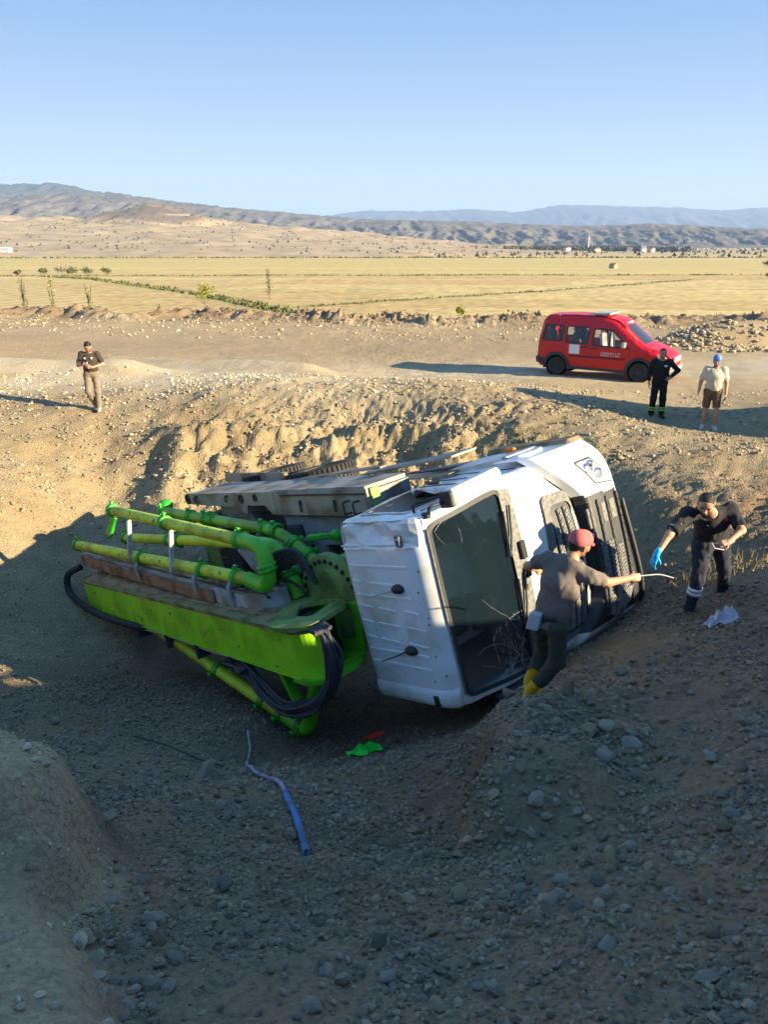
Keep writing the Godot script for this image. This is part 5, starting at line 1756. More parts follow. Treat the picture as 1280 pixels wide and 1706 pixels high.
# ------------------------------------------------------------------ people
class Field:
	var o: Vector3
	var nx: int
	var ny: int
	var nz: int
	var c: float
	var d := PackedFloat32Array()
	func _init(lo: Vector3, hi: Vector3, cell: float):
		c = cell
		o = lo - Vector3.ONE * cell * 3.0
		var s := (hi - lo) / cell
		nx = int(s.x) + 8; ny = int(s.y) + 8; nz = int(s.z) + 8
		d.resize(nx * ny * nz)
		d.fill(1000.0)
	func cap(a: Vector3, b: Vector3, ra: float, rb: float, k := 0.03, side := Vector3.ZERO, w := 1.0):
		var rm := maxf(ra, rb) * maxf(1.0, w) + k + c * 2.0
		var lo := (a.min(b) - Vector3.ONE * rm - o) / c
		var hi := (a.max(b) + Vector3.ONE * rm - o) / c
		var ba := b - a
		var bb := maxf(ba.length_squared(), 1e-9)
		var inv := 1.0 / w - 1.0
		for z in range(maxi(0, int(lo.z)), mini(nz, int(hi.z) + 2)):
			for y in range(maxi(0, int(lo.y)), mini(ny, int(hi.y) + 2)):
				var i := (z * ny + y) * nx
				for x in range(maxi(0, int(lo.x)), mini(nx, int(hi.x) + 2)):
					var q := o + Vector3(x, y, z) * c - a
					var t := clampf(q.dot(ba) / bb, 0.0, 1.0)
					q -= ba * t
					if w != 1.0:
						q += side * (q.dot(side) * inv)
					var v := q.length() - (ra + (rb - ra) * t)
					var e := d[i + x]
					var h := maxf(k - absf(v - e), 0.0) / k
					d[i + x] = minf(v, e) - h * h * k * 0.25
	# keep only the side of the plane away from n, inside a ball
	func cut(p0: Vector3, n: Vector3, ctr: Vector3, rad: float):
		var lo := (ctr - Vector3.ONE * rad - o) / c
		var hi := (ctr + Vector3.ONE * rad - o) / c
		for z in range(maxi(0, int(lo.z)), mini(nz, int(hi.z) + 2)):
			for y in range(maxi(0, int(lo.y)), mini(ny, int(hi.y) + 2)):
				var i := (z * ny + y) * nx
				for x in range(maxi(0, int(lo.x)), mini(nx, int(hi.x) + 2)):
					var p := o + Vector3(x, y, z) * c
					if p.distance_squared_to(ctr) < rad * rad:
						d[i + x] = maxf(d[i + x], (p - p0).dot(n))
	func carve(ctr: Vector3, r: float, k := 0.01):
		var lo := (ctr - Vector3.ONE * (r + k) - o) / c
		var hi := (ctr + Vector3.ONE * (r + k) - o) / c
		for z in range(maxi(0, int(lo.z)), mini(nz, int(hi.z) + 2)):
			for y in range(maxi(0, int(lo.y)), mini(ny, int(hi.y) + 2)):
				var i := (z * ny + y) * nx
				for x in range(maxi(0, int(lo.x)), mini(nx, int(hi.x) + 2)):
					var p := o + Vector3(x, y, z) * c
					d[i + x] = maxf(d[i + x], r - p.distance_to(ctr))
	func wrinkle(nf: FastNoiseLite, amp: float, stretch: Vector3):
		for i in d.size():
			if absf(d[i]) < c * 2.5:
				var x := i % nx
				var y := (i / nx) % ny
				var z := i / (nx * ny)
				d[i] += amp * (1.0 - 2.5 * absf(nf.get_noise_3dv((o + Vector3(x, y, z) * c) * stretch)))
	# naive surface nets, smooth normals from the field
	func mesh_into(V: PackedVector3Array, N: PackedVector3Array, I: PackedInt32Array) -> Array:
		var at := {}
		var sx := 1
		var sy := nx
		var sz := nx * ny
		var offs := [0, sx, sy, sx + sy, sz, sz + sx, sz + sy, sz + sx + sy]
		var lim := c * 1.8
		for z in nz - 1:
			for y in ny - 1:
				var r := z * sz + y * sy
				for x in nx - 1:
					var i := r + x
					var d0 := d[i]
					if d0 > lim or d0 < -lim:
						continue
					var mask := 0
					for k in 8:
						if d[i + offs[k]] < 0.0:
							mask |= 1 << k
					if mask == 0 or mask == 255:
						continue
					var s := Vector3.ZERO
					var cnt := 0
					for e in EDGES:
						var a := d[i + offs[e[0]]]
						var b := d[i + offs[e[1]]]
						if (a < 0.0) != (b < 0.0):
							var t := a / (a - b)
							s += CORNERS[e[0]].lerp(CORNERS[e[1]], t)
							cnt += 1
					s /= cnt
					var g := Vector3(
						(d[i + 1] - d[i]) + (d[i + 1 + sy] - d[i + sy]) + (d[i + 1 + sz] - d[i + sz]) + (d[i + 1 + sy + sz] - d[i + sy + sz]),
						(d[i + sy] - d[i]) + (d[i + 1 + sy] - d[i + 1]) + (d[i + sz + sy] - d[i + sz]) + (d[i + 1 + sy + sz] - d[i + 1 + sz]),
						(d[i + sz] - d[i]) + (d[i + 1 + sz] - d[i + 1]) + (d[i + sy + sz] - d[i + sy]) + (d[i + 1 + sy + sz] - d[i + 1 + sy]))
					at[i] = V.size()
					V.append(o + (Vector3(x, y, z) + s) * c)
					N.append(g.normalized())
		for i in at:
			var x: int = i % nx
			var y: int = (i / nx) % ny
			var z: int = i / sz
			var neg := d[i] < 0.0
			# each crossed grid edge starting at this cell's first corner
			if x < nx - 1 and y > 0 and z > 0 and neg != (d[i + sx] < 0.0):
				quad(at, i - sy - sz, i - sz, i, i - sy, neg, I)
			if y < ny - 1 and x > 0 and z > 0 and neg != (d[i + sy] < 0.0):
				quad(at, i - sx - sz, i - sx, i, i - sz, neg, I)
			if z < nz - 1 and x > 0 and y > 0 and neg != (d[i + sz] < 0.0):
				quad(at, i - sx - sy, i - sy, i, i - sx, neg, I)
		return [V, N, I]
	const CORNERS := [Vector3(0, 0, 0), Vector3(1, 0, 0), Vector3(0, 1, 0), Vector3(1, 1, 0), Vector3(0, 0, 1), Vector3(1, 0, 1), Vector3(0, 1, 1), Vector3(1, 1, 1)]
	const EDGES := [[0, 1], [2, 3], [4, 5], [6, 7], [0, 2], [1, 3], [4, 6], [5, 7], [0, 4], [1, 5], [2, 6], [3, 7]]
	func quad(at: Dictionary, a: int, b: int, e: int, f: int, neg: bool, I: PackedInt32Array):
		if not (at.has(a) and at.has(b) and at.has(e) and at.has(f)):
			return
		var q := [at[a], at[b], at[e], at[f]]
		if not neg:
			q.reverse()
		for k in [0, 2, 1, 0, 3, 2]:
			I.append(q[k])

func join_fields(fields: Array, colorf = null) -> ArrayMesh:
	var V := PackedVector3Array()
	var N := PackedVector3Array()
	var I := PackedInt32Array()
	for f in fields:
		var r: Array = f.mesh_into(V, N, I)
		V = r[0]; N = r[1]; I = r[2]
	var arr := []
	arr.resize(Mesh.ARRAY_MAX)
	arr[Mesh.ARRAY_VERTEX] = V
	arr[Mesh.ARRAY_NORMAL] = N
	arr[Mesh.ARRAY_INDEX] = I
	if colorf != null:
		var C := PackedColorArray()
		for v in V:
			C.append(colorf.call(v))
		arr[Mesh.ARRAY_COLOR] = C
	var m := ArrayMesh.new()
	m.add_surface_from_arrays(Mesh.PRIMITIVE_TRIANGLES, arr)
	return m

func span(pts: Array, r: float) -> Array:
	var lo: Vector3 = pts[0]
	var hi: Vector3 = pts[0]
	for p in pts:
		lo = lo.min(p)
		hi = hi.max(p)
	return [lo - Vector3.ONE * r, hi + Vector3.ONE * r]

func hand_field(w: Vector3, dir: Vector3, palm: Vector3, thumb: Vector3, curl: float, cell: float, fat := 1.0) -> Field:
	dir = dir.normalized()
	palm = (palm - dir * palm.dot(dir)).normalized()
	thumb = (thumb - dir * thumb.dot(dir) - palm * thumb.dot(palm)).normalized()
	var f := Field.new(w - Vector3.ONE * 0.16, w + Vector3.ONE * 0.16 + dir * 0.05, cell)
	var lens := [0.040, 0.045, 0.042, 0.033]
	for i in 4:
		var off := 0.027 - 0.018 * i
		var kn: Vector3 = w + dir * (0.088 - 0.005 * absf(i - 1.0)) + thumb * off
		f.cap(w + thumb * off * 0.75 - dir * 0.01, kn, 0.0155 * fat, 0.0125 * fat, 0.014)
		var p := kn
		var a := curl * (0.75 + 0.12 * i)
		for s in 3:
			var dd := dir * cos(a) + palm * sin(a)
			var l: float = lens[i] * [1.0, 0.68, 0.52][s]
			f.cap(p, p + dd * l, (0.0098 - 0.0008 * s) * fat, (0.0092 - 0.001 * s) * fat, 0.004)
			p += dd * l
			a += curl * [1.0, 0.75, 0.0][s]
	var tp := w + thumb * 0.024 + dir * 0.018 + palm * 0.008
	var td := (dir * 0.62 + thumb * 0.68 + palm * (0.2 + 0.35 * curl)).normalized()
	f.cap(w + thumb * 0.012, tp, 0.016 * fat, 0.014 * fat, 0.012)
	f.cap(tp, tp + td * 0.042, 0.0135 * fat, 0.0112 * fat, 0.008)
	var td2 := (td + dir * 0.35 - thumb * 0.35 * curl + palm * 0.3 * curl).normalized()
	f.cap(tp + td * 0.042, tp + td * 0.042 + td2 * 0.03, 0.011 * fat, 0.009 * fat, 0.005)
	f.cap(w - dir * 0.05, w + dir * 0.005, 0.027 * fat, 0.026 * fat, 0.016)
	return f

func person(called: String, label: String, at: Vector3, turn: float, J: Dictionary, S: Dictionary) -> Node3D:
	var t := thing(called, label, "person", at, turn)
	var near: bool = S.get("near", false)
	var cb := 0.013 if near else 0.019
	var g: float = S.get("girth", 1.0)
	var side: Vector3 = (J.shL - J.shR).normalized()
	var spine: Vector3 = (J.neck - J.pelvis).normalized()
	var wr := noise(FastNoiseLite.TYPE_SIMPLEX_SMOOTH, 5.0, 100 + hash(label) % 500, 2)
	var all := [J.neck, J.head]
	for k in ["pelvis", "chest", "shL", "shR", "elL", "elR", "wrL", "wrR", "hipL", "hipR", "knL", "knR", "anL", "anR"]:
		all.append(J[k])
	# --- body: torso, neck, arms and legs as one field; head and hands with grids of their own, in one mesh
	var b: Array = span(all, 0.24)
	var f := Field.new(b[0], b[1], cb)
	f.cap(J.pelvis, J.chest, 0.092 * g, 0.108 * g, 0.06, side, 1.35)
	f.cap(J.chest, J.neck - spine * 0.05, 0.105 * g, 0.07, 0.06, side, 1.3)
	f.cap(J.neck - spine * 0.04, J.head - J.up * 0.06 - J.face * 0.02, 0.062, 0.054, 0.03)
	for s in ["L", "R"]:
		f.cap(J["sh" + s], J["el" + s], 0.052 * g, 0.041, 0.04)
		f.cap(J["el" + s], J["wr" + s], 0.043, 0.027, 0.03)
		f.cap(J["hip" + s], J["kn" + s], 0.085 * g, 0.056, 0.05)
		f.cap(J["kn" + s], (J["kn" + s] as Vector3).lerp(J["an" + s], 0.35), 0.054, 0.056, 0.03)
		f.cap((J["kn" + s] as Vector3).lerp(J["an" + s], 0.35), J["an" + s], 0.056, 0.036, 0.03)
	var H: Vector3 = J.head
	var fw: Vector3 = J.face.normalized()
	var up: Vector3 = (J.up - fw * J.up.dot(fw)).normalized()
	var rt := fw.cross(up)
	var hp := func(x: float, y: float, z: float) -> Vector3: return H + rt * x + up * y + fw * z
	var ch := 0.0055 if near else 0.009
	var hf := Field.new(H - Vector3.ONE * 0.15, H + Vector3.ONE * 0.15, ch)
	hf.cap(hp.call(0, 0.035, 0.022), hp.call(0, 0.03, -0.03), 0.079, 0.083, 0.03)
	hf.cap(hp.call(0, -0.01, 0.045), hp.call(0, -0.072, 0.042), 0.058, 0.044, 0.035, rt, 1.06)
	hf.cap(hp.call(-0.042, -0.055, 0.0), hp.call(0.042, -0.055, 0.0), 0.03, 0.03, 0.03)
	hf.cap(hp.call(-0.012, -0.096, 0.068), hp.call(0.012, -0.096, 0.068), 0.019, 0.019, 0.02)
	hf.cap(hp.call(-0.04, 0.022, 0.082), hp.call(0.04, 0.022, 0.082), 0.013, 0.013, 0.015)
	hf.cap(hp.call(0, 0.004, 0.096), hp.call(0, -0.034, 0.114), 0.0085, 0.0135, 0.012)
	hf.cap(hp.call(-0.013, -0.037, 0.1), hp.call(0.013, -0.037, 0.1), 0.009, 0.009, 0.008)
	hf.cap(hp.call(-0.019, -0.066, 0.089), hp.call(0.019, -0.066, 0.089), 0.0085, 0.0085, 0.008)
	hf.cap(hp.call(-0.048, -0.03, 0.062), hp.call(-0.048, -0.02, 0.058), 0.02, 0.022, 0.02)
	hf.cap(hp.call(0.048, -0.03, 0.062), hp.call(0.048, -0.02, 0.058), 0.02, 0.022, 0.02)
	for s in [-1.0, 1.0]:
		hf.cap(hp.call(0.083 * s, 0.012, -0.012), hp.call(0.081 * s, -0.034, -0.002), 0.014, 0.009, 0.008)
		hf.carve(hp.call(0.033 * s, -0.003, 0.104), 0.0165)
	hf.cap(hp.call(0, -0.06, -0.02), J.neck, 0.056, 0.06, 0.03)
	var hands := []
	var cm := 0.0045 if near else 0.0065
	for s in ["L", "R"]:
		var hd: Array = J["hand" + s]    # direction, palm, thumb, curl
		hands.append(hand_field(J["wr" + s], hd[0], hd[1], hd[2], hd[3], cm))
	var skin: Color = S.get("skin", Color(0.36, 0.19, 0.115))
	var beard: float = S.get("beard", 0.35)
	var hair: Color = S.get("hair", Color(0.012, 0.009, 0.007))
	var cf := func(v: Vector3) -> Color:
		var q := v - H
		var c := skin
		if q.length() < 0.16:
			var x := q.dot(rt); var y := q.dot(up); var z := q.dot(fw)
			if y < -0.04 and z > -0.02 and not (absf(x) < 0.02 and y > -0.074 and y < -0.058 and z > 0.08):
				c = c.lerp(hair, beard * smoothstep(-0.035, -0.06, y))
			if absf(x) < 0.023 and y > -0.075 and y < -0.057 and z > 0.085:
				c = Color(0.3, 0.1, 0.075)
			if y > 0.012 and y < 0.03 and absf(absf(x) - 0.034) < 0.022 and z > 0.07:
				c = c.lerp(hair, 0.8)
		return c
	var sk := mat(Color.WHITE, 0.55)
	sk.vertex_color_use_as_albedo = true
	sk.subsurf_scatter_enabled = true
	sk.subsurf_scatter_strength = 0.1
	obj("body", join_fields([f, hf] + hands, cf), sk, t)
	for s in [-1.0, 1.0]:
		var e := MB.new()
		var c: Vector3 = hp.call(0.033 * s, -0.003, 0.083)
		e.ball(c, rt * 0.012, up * 0.0085, fw * 0.012, 10, 6)
		put("eye", e, M.seal, t)
	# --- hair or cap
	if not S.has("cap") or S.get("hair_under", true):
		var hr := Field.new(H - Vector3.ONE * 0.16, H + Vector3.ONE * 0.16, ch)
		hr.cap(hp.call(0, 0.040, 0.020), hp.call(0, 0.033, -0.032), 0.081, 0.087, 0.03)
		hr.cap(hp.call(0, 0.0, -0.04), hp.call(0, -0.045, -0.045), 0.074, 0.052, 0.03)
		hr.cut(hp.call(0, 0.062, 0.056), (fw * 0.84 - up * 0.54).normalized(), H, 0.2)
		hr.cut(hp.call(0, -0.05, -0.03), (-up + fw * 0.45).normalized(), H, 0.2)
		hr.wrinkle(wr, 0.0025, Vector3.ONE * 14.0)
		obj("hair", join_fields([hr]), mat(hair.linear_to_srgb(), 0.7), t)
	if S.has("cap"):
		var cp := Field.new(H - Vector3.ONE * 0.2, H + Vector3.ONE * 0.22, ch)
		cp.cap(hp.call(0, 0.05, 0.02), hp.call(0, 0.045, -0.03), 0.093, 0.096, 0.03)
		cp.cut(hp.call(0, 0.02, 0.0), (-up * 0.97 + fw * 0.18).normalized(), H, 0.25)
		var cm_ := textured(mat((S.cap as Color).linear_to_srgb(), 0.85), M.white.albedo_texture, 6.0)
		var co := obj("cap", join_fields([cp]), cm_, t)
		var br := MB.new()
		var rim := PackedVector2Array()
		for i in 13:
			var a := PI * i / 12.0
			rim.append(Vector2(0.078 * cos(a), 0.075 + 0.075 * sin(a)))
		rim.append(Vector2(-0.06, 0.05)); rim.append(Vector2(0.06, 0.05))
		slab(br, rim, func(q: Vector2) -> Vector3: return hp.call(q.x, 0.034 - 2.0 * q.x * q.x - 0.15 * maxf(0.0, q.y - 0.08), q.y), func(q: Vector2) -> Vector3: return hp.call(q.x, 0.041 - 2.0 * q.x * q.x - 0.15 * maxf(0.0, q.y - 0.08), q.y))
		put("cap_brim", br, cm_, co)
		var bt := MB.new()
		bt.ball(hp.call(0, 0.143, -0.005), rt * 0.009, up * 0.006, fw * 0.009, 8, 5)
		put("cap_button", bt, cm_, co)
	# --- shirt
	var st := Field.new(b[0], b[1], cb)
	var loose: float = S.get("loose", 0.016)
	var hem: Vector3 = J.pelvis - spine * S.get("hem", 0.03)
	st.cap(hem - spine * 0.05, J.pelvis.lerp(J.chest, 0.45), 0.101 * g + loose, 0.103 * g + loose, 0.06, side, 1.36)
	st.cap(J.pelvis.lerp(J.chest, 0.4), J.chest, 0.103 * g + loose, 0.113 * g + loose, 0.06, side, 1.36)
	st.cap(J.chest, J.neck - spine * 0.05, 0.112 * g + loose, 0.066 + loose, 0.06, side, 1.32)
	var slv: float = S.get("sleeve", 0.72)
	for s in ["L", "R"]:
		var sh: Vector3 = J["sh" + s]
		var el: Vector3 = J["el" + s]
		st.cap(J.neck - spine * 0.06, sh, 0.06, 0.056 * g + loose * 0.5, 0.06)
		if slv <= 1.0:
			var e: Vector3 = sh.lerp(el, slv + 0.12)
			st.cap(sh, e, 0.056 * g + loose * 0.5, 0.056 * g + loose * 0.8, 0.05)
			st.cut(sh.lerp(el, slv), (el - sh).normalized(), sh.lerp(el, slv + 0.1), 0.12)
		else:
			st.cap(sh, el, 0.055 * g + loose * 0.5, 0.05 + loose * 0.5, 0.05)
			st.cap(el, J["wr" + s], 0.052 + loose * 0.5, 0.037 + loose * 0.3, 0.03)
			var wd: Vector3 = (J["wr" + s] - el).normalized()
			st.cut(J["wr" + s] - wd * 0.01, wd, J["wr" + s] + wd * 0.04, 0.09)
	st.cut(hem, -(spine + Vector3.UP * 1.2).normalized(), hem - spine * 0.15, 0.34)
	st.cut(J.neck + spine * 0.0, (spine * 0.9 + J.face * 0.35).normalized(), J.neck + spine * 0.09, 0.14)
	st.wrinkle(wr, S.get("wrinkle", 0.006), Vector3(1.0, 0.7, 1.0))
	var sm := mat((S.shirt as Color).linear_to_srgb(), 0.92)
	sm.rim_enabled = true
	sm.rim = 0.15
	obj("shirt", join_fields([st]), sm, t)
	# --- trousers
	var tr := Field.new(b[0], b[1], cb)
	var shorts: bool = S.get("shorts", false)
	tr.cap(J.pelvis - side * 0.03, J.pelvis + side * 0.03, 0.103 * g + 0.008, 0.103 * g + 0.008, 0.05, side, 1.15)
	for s in ["L", "R"]:
		var hi_: Vector3 = J["hip" + s]
		var kn: Vector3 = J["kn" + s]
		var an: Vector3 = J["an" + s]
		tr.cap(J.pelvis, hi_, 0.1 * g, 0.1 * g, 0.05)
		if shorts:
			tr.cap(hi_, kn, 0.098 * g, 0.086, 0.05)
			var kd := (kn - hi_).normalized()
			tr.cut(hi_.lerp(kn, 0.92), kd, kn + kd * 0.04, 0.14)
		else:
			tr.cap(hi_, kn, 0.097 * g, 0.074 + loose * 0.4, 0.045)
			tr.cap(kn, an, 0.074 + loose * 0.4, 0.058 + loose * 0.6, 0.035)
			var ad := (an - kn).normalized()
			var cf_: float = S.get("cuff", 0.0)
			tr.cut(an - ad * cf_, ad, an + ad * (0.06 - cf_ * 0.5), 0.13 + cf_ * 0.6)
	tr.cut(J.pelvis + spine * 0.09, (spine * 0.4 + Vector3.UP).normalized(), J.pelvis + spine * 0.2, 0.26)
	tr.wrinkle(wr, S.get("wrinkle", 0.006), Vector3(1.0, 1.0, 1.0))
	var tm := mat((S.trousers as Color).linear_to_srgb(), 0.92)
	obj("trousers", join_fields([tr]), tm, t)
	# --- shoes or boots
	for s in ["L", "R"]:
		var an: Vector3 = J["an" + s]
		var td: Vector3 = (J["toe" + s] as Vector3).normalized()
		var ff := Field.new(an - Vector3.ONE * 0.3, an + Vector3.ONE * 0.3, 0.011 if near else 0.015)
		var sole := Vector3(0, -0.055, 0)
		var ts := td.cross(Vector3.UP).normalized()
		ff.cap(an + sole - td * 0.045, an + sole + td * 0.14, 0.042, 0.036, 0.02, ts, 1.05)
		ff.cap(an, an + sole + td * 0.07, 0.046, 0.04, 0.03)
		if S.has("boot"):
			ff.cap(an, an.lerp(J["kn" + s], S.boot), 0.055, 0.067, 0.03)
			var bd: Vector3 = (J["kn" + s] - an).normalized()
			ff.cut(an.lerp(J["kn" + s], S.boot), bd, an.lerp(J["kn" + s], S.boot) + bd * 0.05, 0.12)
		else:
			ff.cap(an, an + Vector3(0, 0.02, 0), 0.046, 0.045, 0.03)
		ff.cut(an + Vector3(0, -0.088, 0), Vector3(0, -1, 0), an, 0.3)
		obj("boot" if S.has("boot") else "shoe", join_fields([ff]), mat((S.shoes as Color).linear_to_srgb(), 0.6), t)
	return t

func leg_band(t: Node3D, a: Vector3, b: Vector3, k: float, r: float, h: float, material: Material):
	var m := MB.new()
	var d := (b - a).normalized()
	m.lathe(a.lerp(b, k), d, [Vector2(r - 0.012, -h / 2), Vector2(r, -h / 2), Vector2(r, h / 2), Vector2(r - 0.012, h / 2)], 20, 1, true)
	put("reflective_band", m, material, t)

func badge(t: Node3D, at: Vector3, n: Vector3, w: float, h: float, material: Material, round_ := false):
	var m := MB.new()
	n = n.normalized()
	var u := n.cross(Vector3.UP).normalized()
	var v := u.cross(n)
	if round_:
		m.lathe(at, n, [Vector2(w, -0.01), Vector2(w, 0.004), Vector2(w * 0.7, 0.007), Vector2(0, 0.007)], 14)
	else:
		m.box(at, u * w / 2, v * h / 2, n * 0.008, 0.003)
	put("badge", m, material, t)

func stand() -> Dictionary:   # a man of 1.76 m facing +z, arms down; his left is +x
	return {
		"pelvis": Vector3(0, 0.97, 0), "chest": Vector3(0, 1.28, 0.0), "neck": Vector3(0, 1.475, -0.02), "head": Vector3(0, 1.635, 0.015), "face": Vector3(0, -0.12, 1), "up": Vector3.UP,
		"shL": Vector3(0.19, 1.425, -0.01), "shR": Vector3(-0.19, 1.425, -0.01), "elL": Vector3(0.26, 1.13, -0.03), "elR": Vector3(-0.26, 1.13, -0.03), "wrL": Vector3(0.275, 0.89, 0.05), "wrR": Vector3(-0.275, 0.89, 0.05),
		"hipL": Vector3(0.095, 0.92, 0), "hipR": Vector3(-0.095, 0.92, 0), "knL": Vector3(0.115, 0.5, 0.02), "knR": Vector3(-0.115, 0.5, 0.02), "anL": Vector3(0.13, 0.09, 0), "anR": Vector3(-0.13, 0.09, 0),
		"toeL": Vector3(0.25, 0, 1), "toeR": Vector3(-0.25, 0, 1), "handL": [Vector3(0, -1, 0.1), Vector3(-1, 0, 0), Vector3(0, 0, 1), 0.35], "handR": [Vector3(0, -1, 0.1), Vector3(1, 0, 0), Vector3(0, 0, 1), 0.35],
	}

func rel(J: Dictionary, at: Vector3) -> Dictionary:
	for k in J:
		if J[k] is Vector3 and not (k in ["face", "up", "toeL", "toeR"]):
			J[k] -= at
	return J

func phone(at: Vector3, long: Vector3, n: Vector3, label: String):
	var o := thing("phone", label, "phone", at)
	var m := MB.new()
	long = long.normalized()
	n = (n - long * n.dot(long)).normalized()
	m.box(Vector3.ZERO, long * 0.078, long.cross(n) * 0.038, n * 0.0045, 0.004)
	put("case", m, M.paper, o)
	var s := MB.new()
	s.box(n * 0.0048, long * 0.072, long.cross(n) * 0.034, n * 0.001)
	put("screen", s, M.tint, o)

func build_people():
	# man in the red cap, leaning into the truck's front
	var at := Vector3(1.55, -0.14, -6.62)
	var J := rel({
		"pelvis": Vector3(1.555, 0.83, -6.47), "chest": Vector3(1.62, 1.18, -6.5), "neck": Vector3(1.715, 1.445, -6.52), "head": Vector3(1.785, 1.555, -6.56), "face": Vector3(0.86, -0.22, -0.42), "up": Vector3(0.22, 1, 0.0),
		"shL": Vector3(1.535, 1.37, -6.66), "elL": Vector3(1.375, 1.235, -6.80), "wrL": Vector3(1.50, 1.12, -6.98),
		"shR": Vector3(1.87, 1.30, -6.42), "elR": Vector3(2.07, 1.18, -6.54), "wrR": Vector3(2.345, 1.165, -6.69),
		"hipL": Vector3(1.48, 0.78, -6.55), "hipR": Vector3(1.61, 0.79, -6.41), "knL": Vector3(1.58, 0.36, -6.78), "knR": Vector3(1.65, 0.38, -6.48), "anL": Vector3(1.47, -0.03, -6.82), "anR": Vector3(1.44, -0.02, -6.62),
		"toeL": Vector3(0.55, 0, -0.8), "toeR": Vector3(0.75, 0, -0.6),
		"handL": [Vector3(0.3, -0.5, -0.7), Vector3(0.6, -0.2, -0.3), Vector3(0.3, 0.8, -0.2), 0.8], "handR": [Vector3(0.9, -0.1, -0.35), Vector3(-0.3, -0.4, -0.8), Vector3(0.1, 0.9, -0.2), 1.25]}, at)
	var p := person("person", "man in pink-red cap and dark T-shirt reaching into the truck's grille", at, 0.0, J, {"near": true, "shirt": Color(0.155, 0.125, 0.105), "trousers": Color(0.048, 0.055, 0.036), "shoes": Color(0.62, 0.36, 0.008), "boot": 0.55, "cuff": 0.13, "cap": Color(0.56, 0.13, 0.135), "skin": Color(0.46, 0.24, 0.14), "girth": 1.04, "beard": 0.5, "hem": 0.06, "wrinkle": 0.009})
	var belt := MB.new()
	belt.lathe(J.pelvis + Vector3(0.0, 0.055, 0), J.chest - J.pelvis, [Vector2(0.128, -0.02), Vector2(0.135, -0.02), Vector2(0.135, 0.02), Vector2(0.128, 0.02)], 24, 1, true)
	put("belt", belt, M.seal, p)
	var pouch := MB.new()
	pouch.box(J.pelvis + Vector3(-0.16, 0.02, 0.05), Vector3(0.05, 0, 0.03), Vector3(0.015, 0.085, 0), Vector3(-0.02, 0, 0.03), 0.012)
	put("tool_pouch", pouch, M.arm_grey, p)
	# bent length of wire that he holds
	var wire := thing("wire", "thin bent grey wire held out by the man in the red cap", "wire", Vector3(2.46, 1.14, -6.75))
	var wm := MB.new()
	wm.tube(spline([Vector3(-0.16, 0.04, 0.06), Vector3(-0.03, 0.015, 0.0), Vector3(0.1, -0.02, -0.1), Vector3(0.25, -0.06, -0.2), Vector3(0.42, -0.14, -0.3)], 5), 0.0085, 7)
	put("wire_rod", wm, M.steel, wire)

	# man with the blue glove
	at = Vector3(3.75, -0.1, -8.4)
	J = rel({
		"pelvis": Vector3(3.91, 0.84, -8.62), "chest": Vector3(3.80, 1.12, -8.42), "neck": Vector3(3.715, 1.27, -8.26), "head": Vector3(3.575, 1.415, -8.13), "face": Vector3(-0.34, -0.42, 0.80), "up": Vector3(-0.1, 0.95, 0.42),
		"shL": Vector3(3.965, 1.28, -8.36), "elL": Vector3(4.04, 1.085, -8.17), "wrL": Vector3(3.85, 1.0, -8.04),
		"shR": Vector3(3.42, 1.26, -8.22), "elR": Vector3(3.185, 1.075, -8.06), "wrR": Vector3(3.01, 0.885, -7.91),
		"hipL": Vector3(4.03, 0.77, -8.64), "hipR": Vector3(3.79, 0.77, -8.55), "knL": Vector3(4.13, 0.40, -8.62), "knR": Vector3(3.71, 0.40, -8.36), "anL": Vector3(4.24, 0.03, -8.83), "anR": Vector3(3.68, -0.03, -8.42),
		"toeL": Vector3(0.2, 0, 1), "toeR": Vector3(-0.15, 0, 1),
		"handL": [Vector3(-0.9, -0.1, 0.3), Vector3(0.1, -0.6, -0.4), Vector3(0.0, 0.6, 0.8), 0.7], "handR": [Vector3(-0.35, -0.85, 0.2), Vector3(0.6, -0.3, -0.5), Vector3(0.6, -0.2, 0.8), 0.55]}, at)
	p = person("person", "bearded man in black T-shirt with one blue glove and a phone in his hand", at, 0.0, J, {"near": true, "shirt": Color(0.018, 0.018, 0.02), "trousers": Color(0.018, 0.022, 0.035), "shoes": Color(0.012, 0.012, 0.012), "skin": Color(0.50, 0.27, 0.165), "girth": 1.28, "beard": 0.55, "hem": 0.13, "wrinkle": 0.010, "sleeve": 0.85})
	var glove := mat(lin(0.01, 0.42, 0.78), 0.45)
	var hd: Array = J.handR
	var gf := hand_field(J.wrR, hd[0], hd[1], hd[2], hd[3], 0.0045, 1.13)
	gf.cap(J.wrR - hd[0].normalized() * 0.06, J.wrR, 0.034, 0.031, 0.012)
	obj("glove", join_fields([gf]), glove, p)
	for k in [0.30, 0.42]:
		leg_band(p, J.knR, J.anR, k, 0.084, 0.04, M.paper)
	badge(p, J.chest + Vector3(0.09, 0.065, 0.155), Vector3(0.1, -0.1, 1), 0.028, 0.0, mat(lin(0.5, 0.04, 0.05), 0.7), true)
	badge(p, (J.shR as Vector3).lerp(J.elR, 0.66) + Vector3(-0.06, 0.03, 0.035), Vector3(-0.8, 0.3, 0.6), 0.045, 0.045, M.paper)
	badge(p, J.chest + Vector3(-0.11, -0.01, 0.15), Vector3(-0.1, -0.1, 1), 0.015, 0.015, M.paper)
	phone(Vector3(3.71, 0.965, -7.98), Vector3(-0.75, 0.25, 0.35), Vector3(0.1, 0.8, 0.5), "pale phone held in the bare hand of the gloved man")

	# man in black overalls with lime bands, hand on hip
	at = Vector3(7.0, 0.02, -19.6)
	at.y = ground_h(at.x, at.z)
	J = stand()
	J.elL = Vector3(0.43, 1.2, -0.08); J.wrL = Vector3(0.21, 1.03, 0.08)
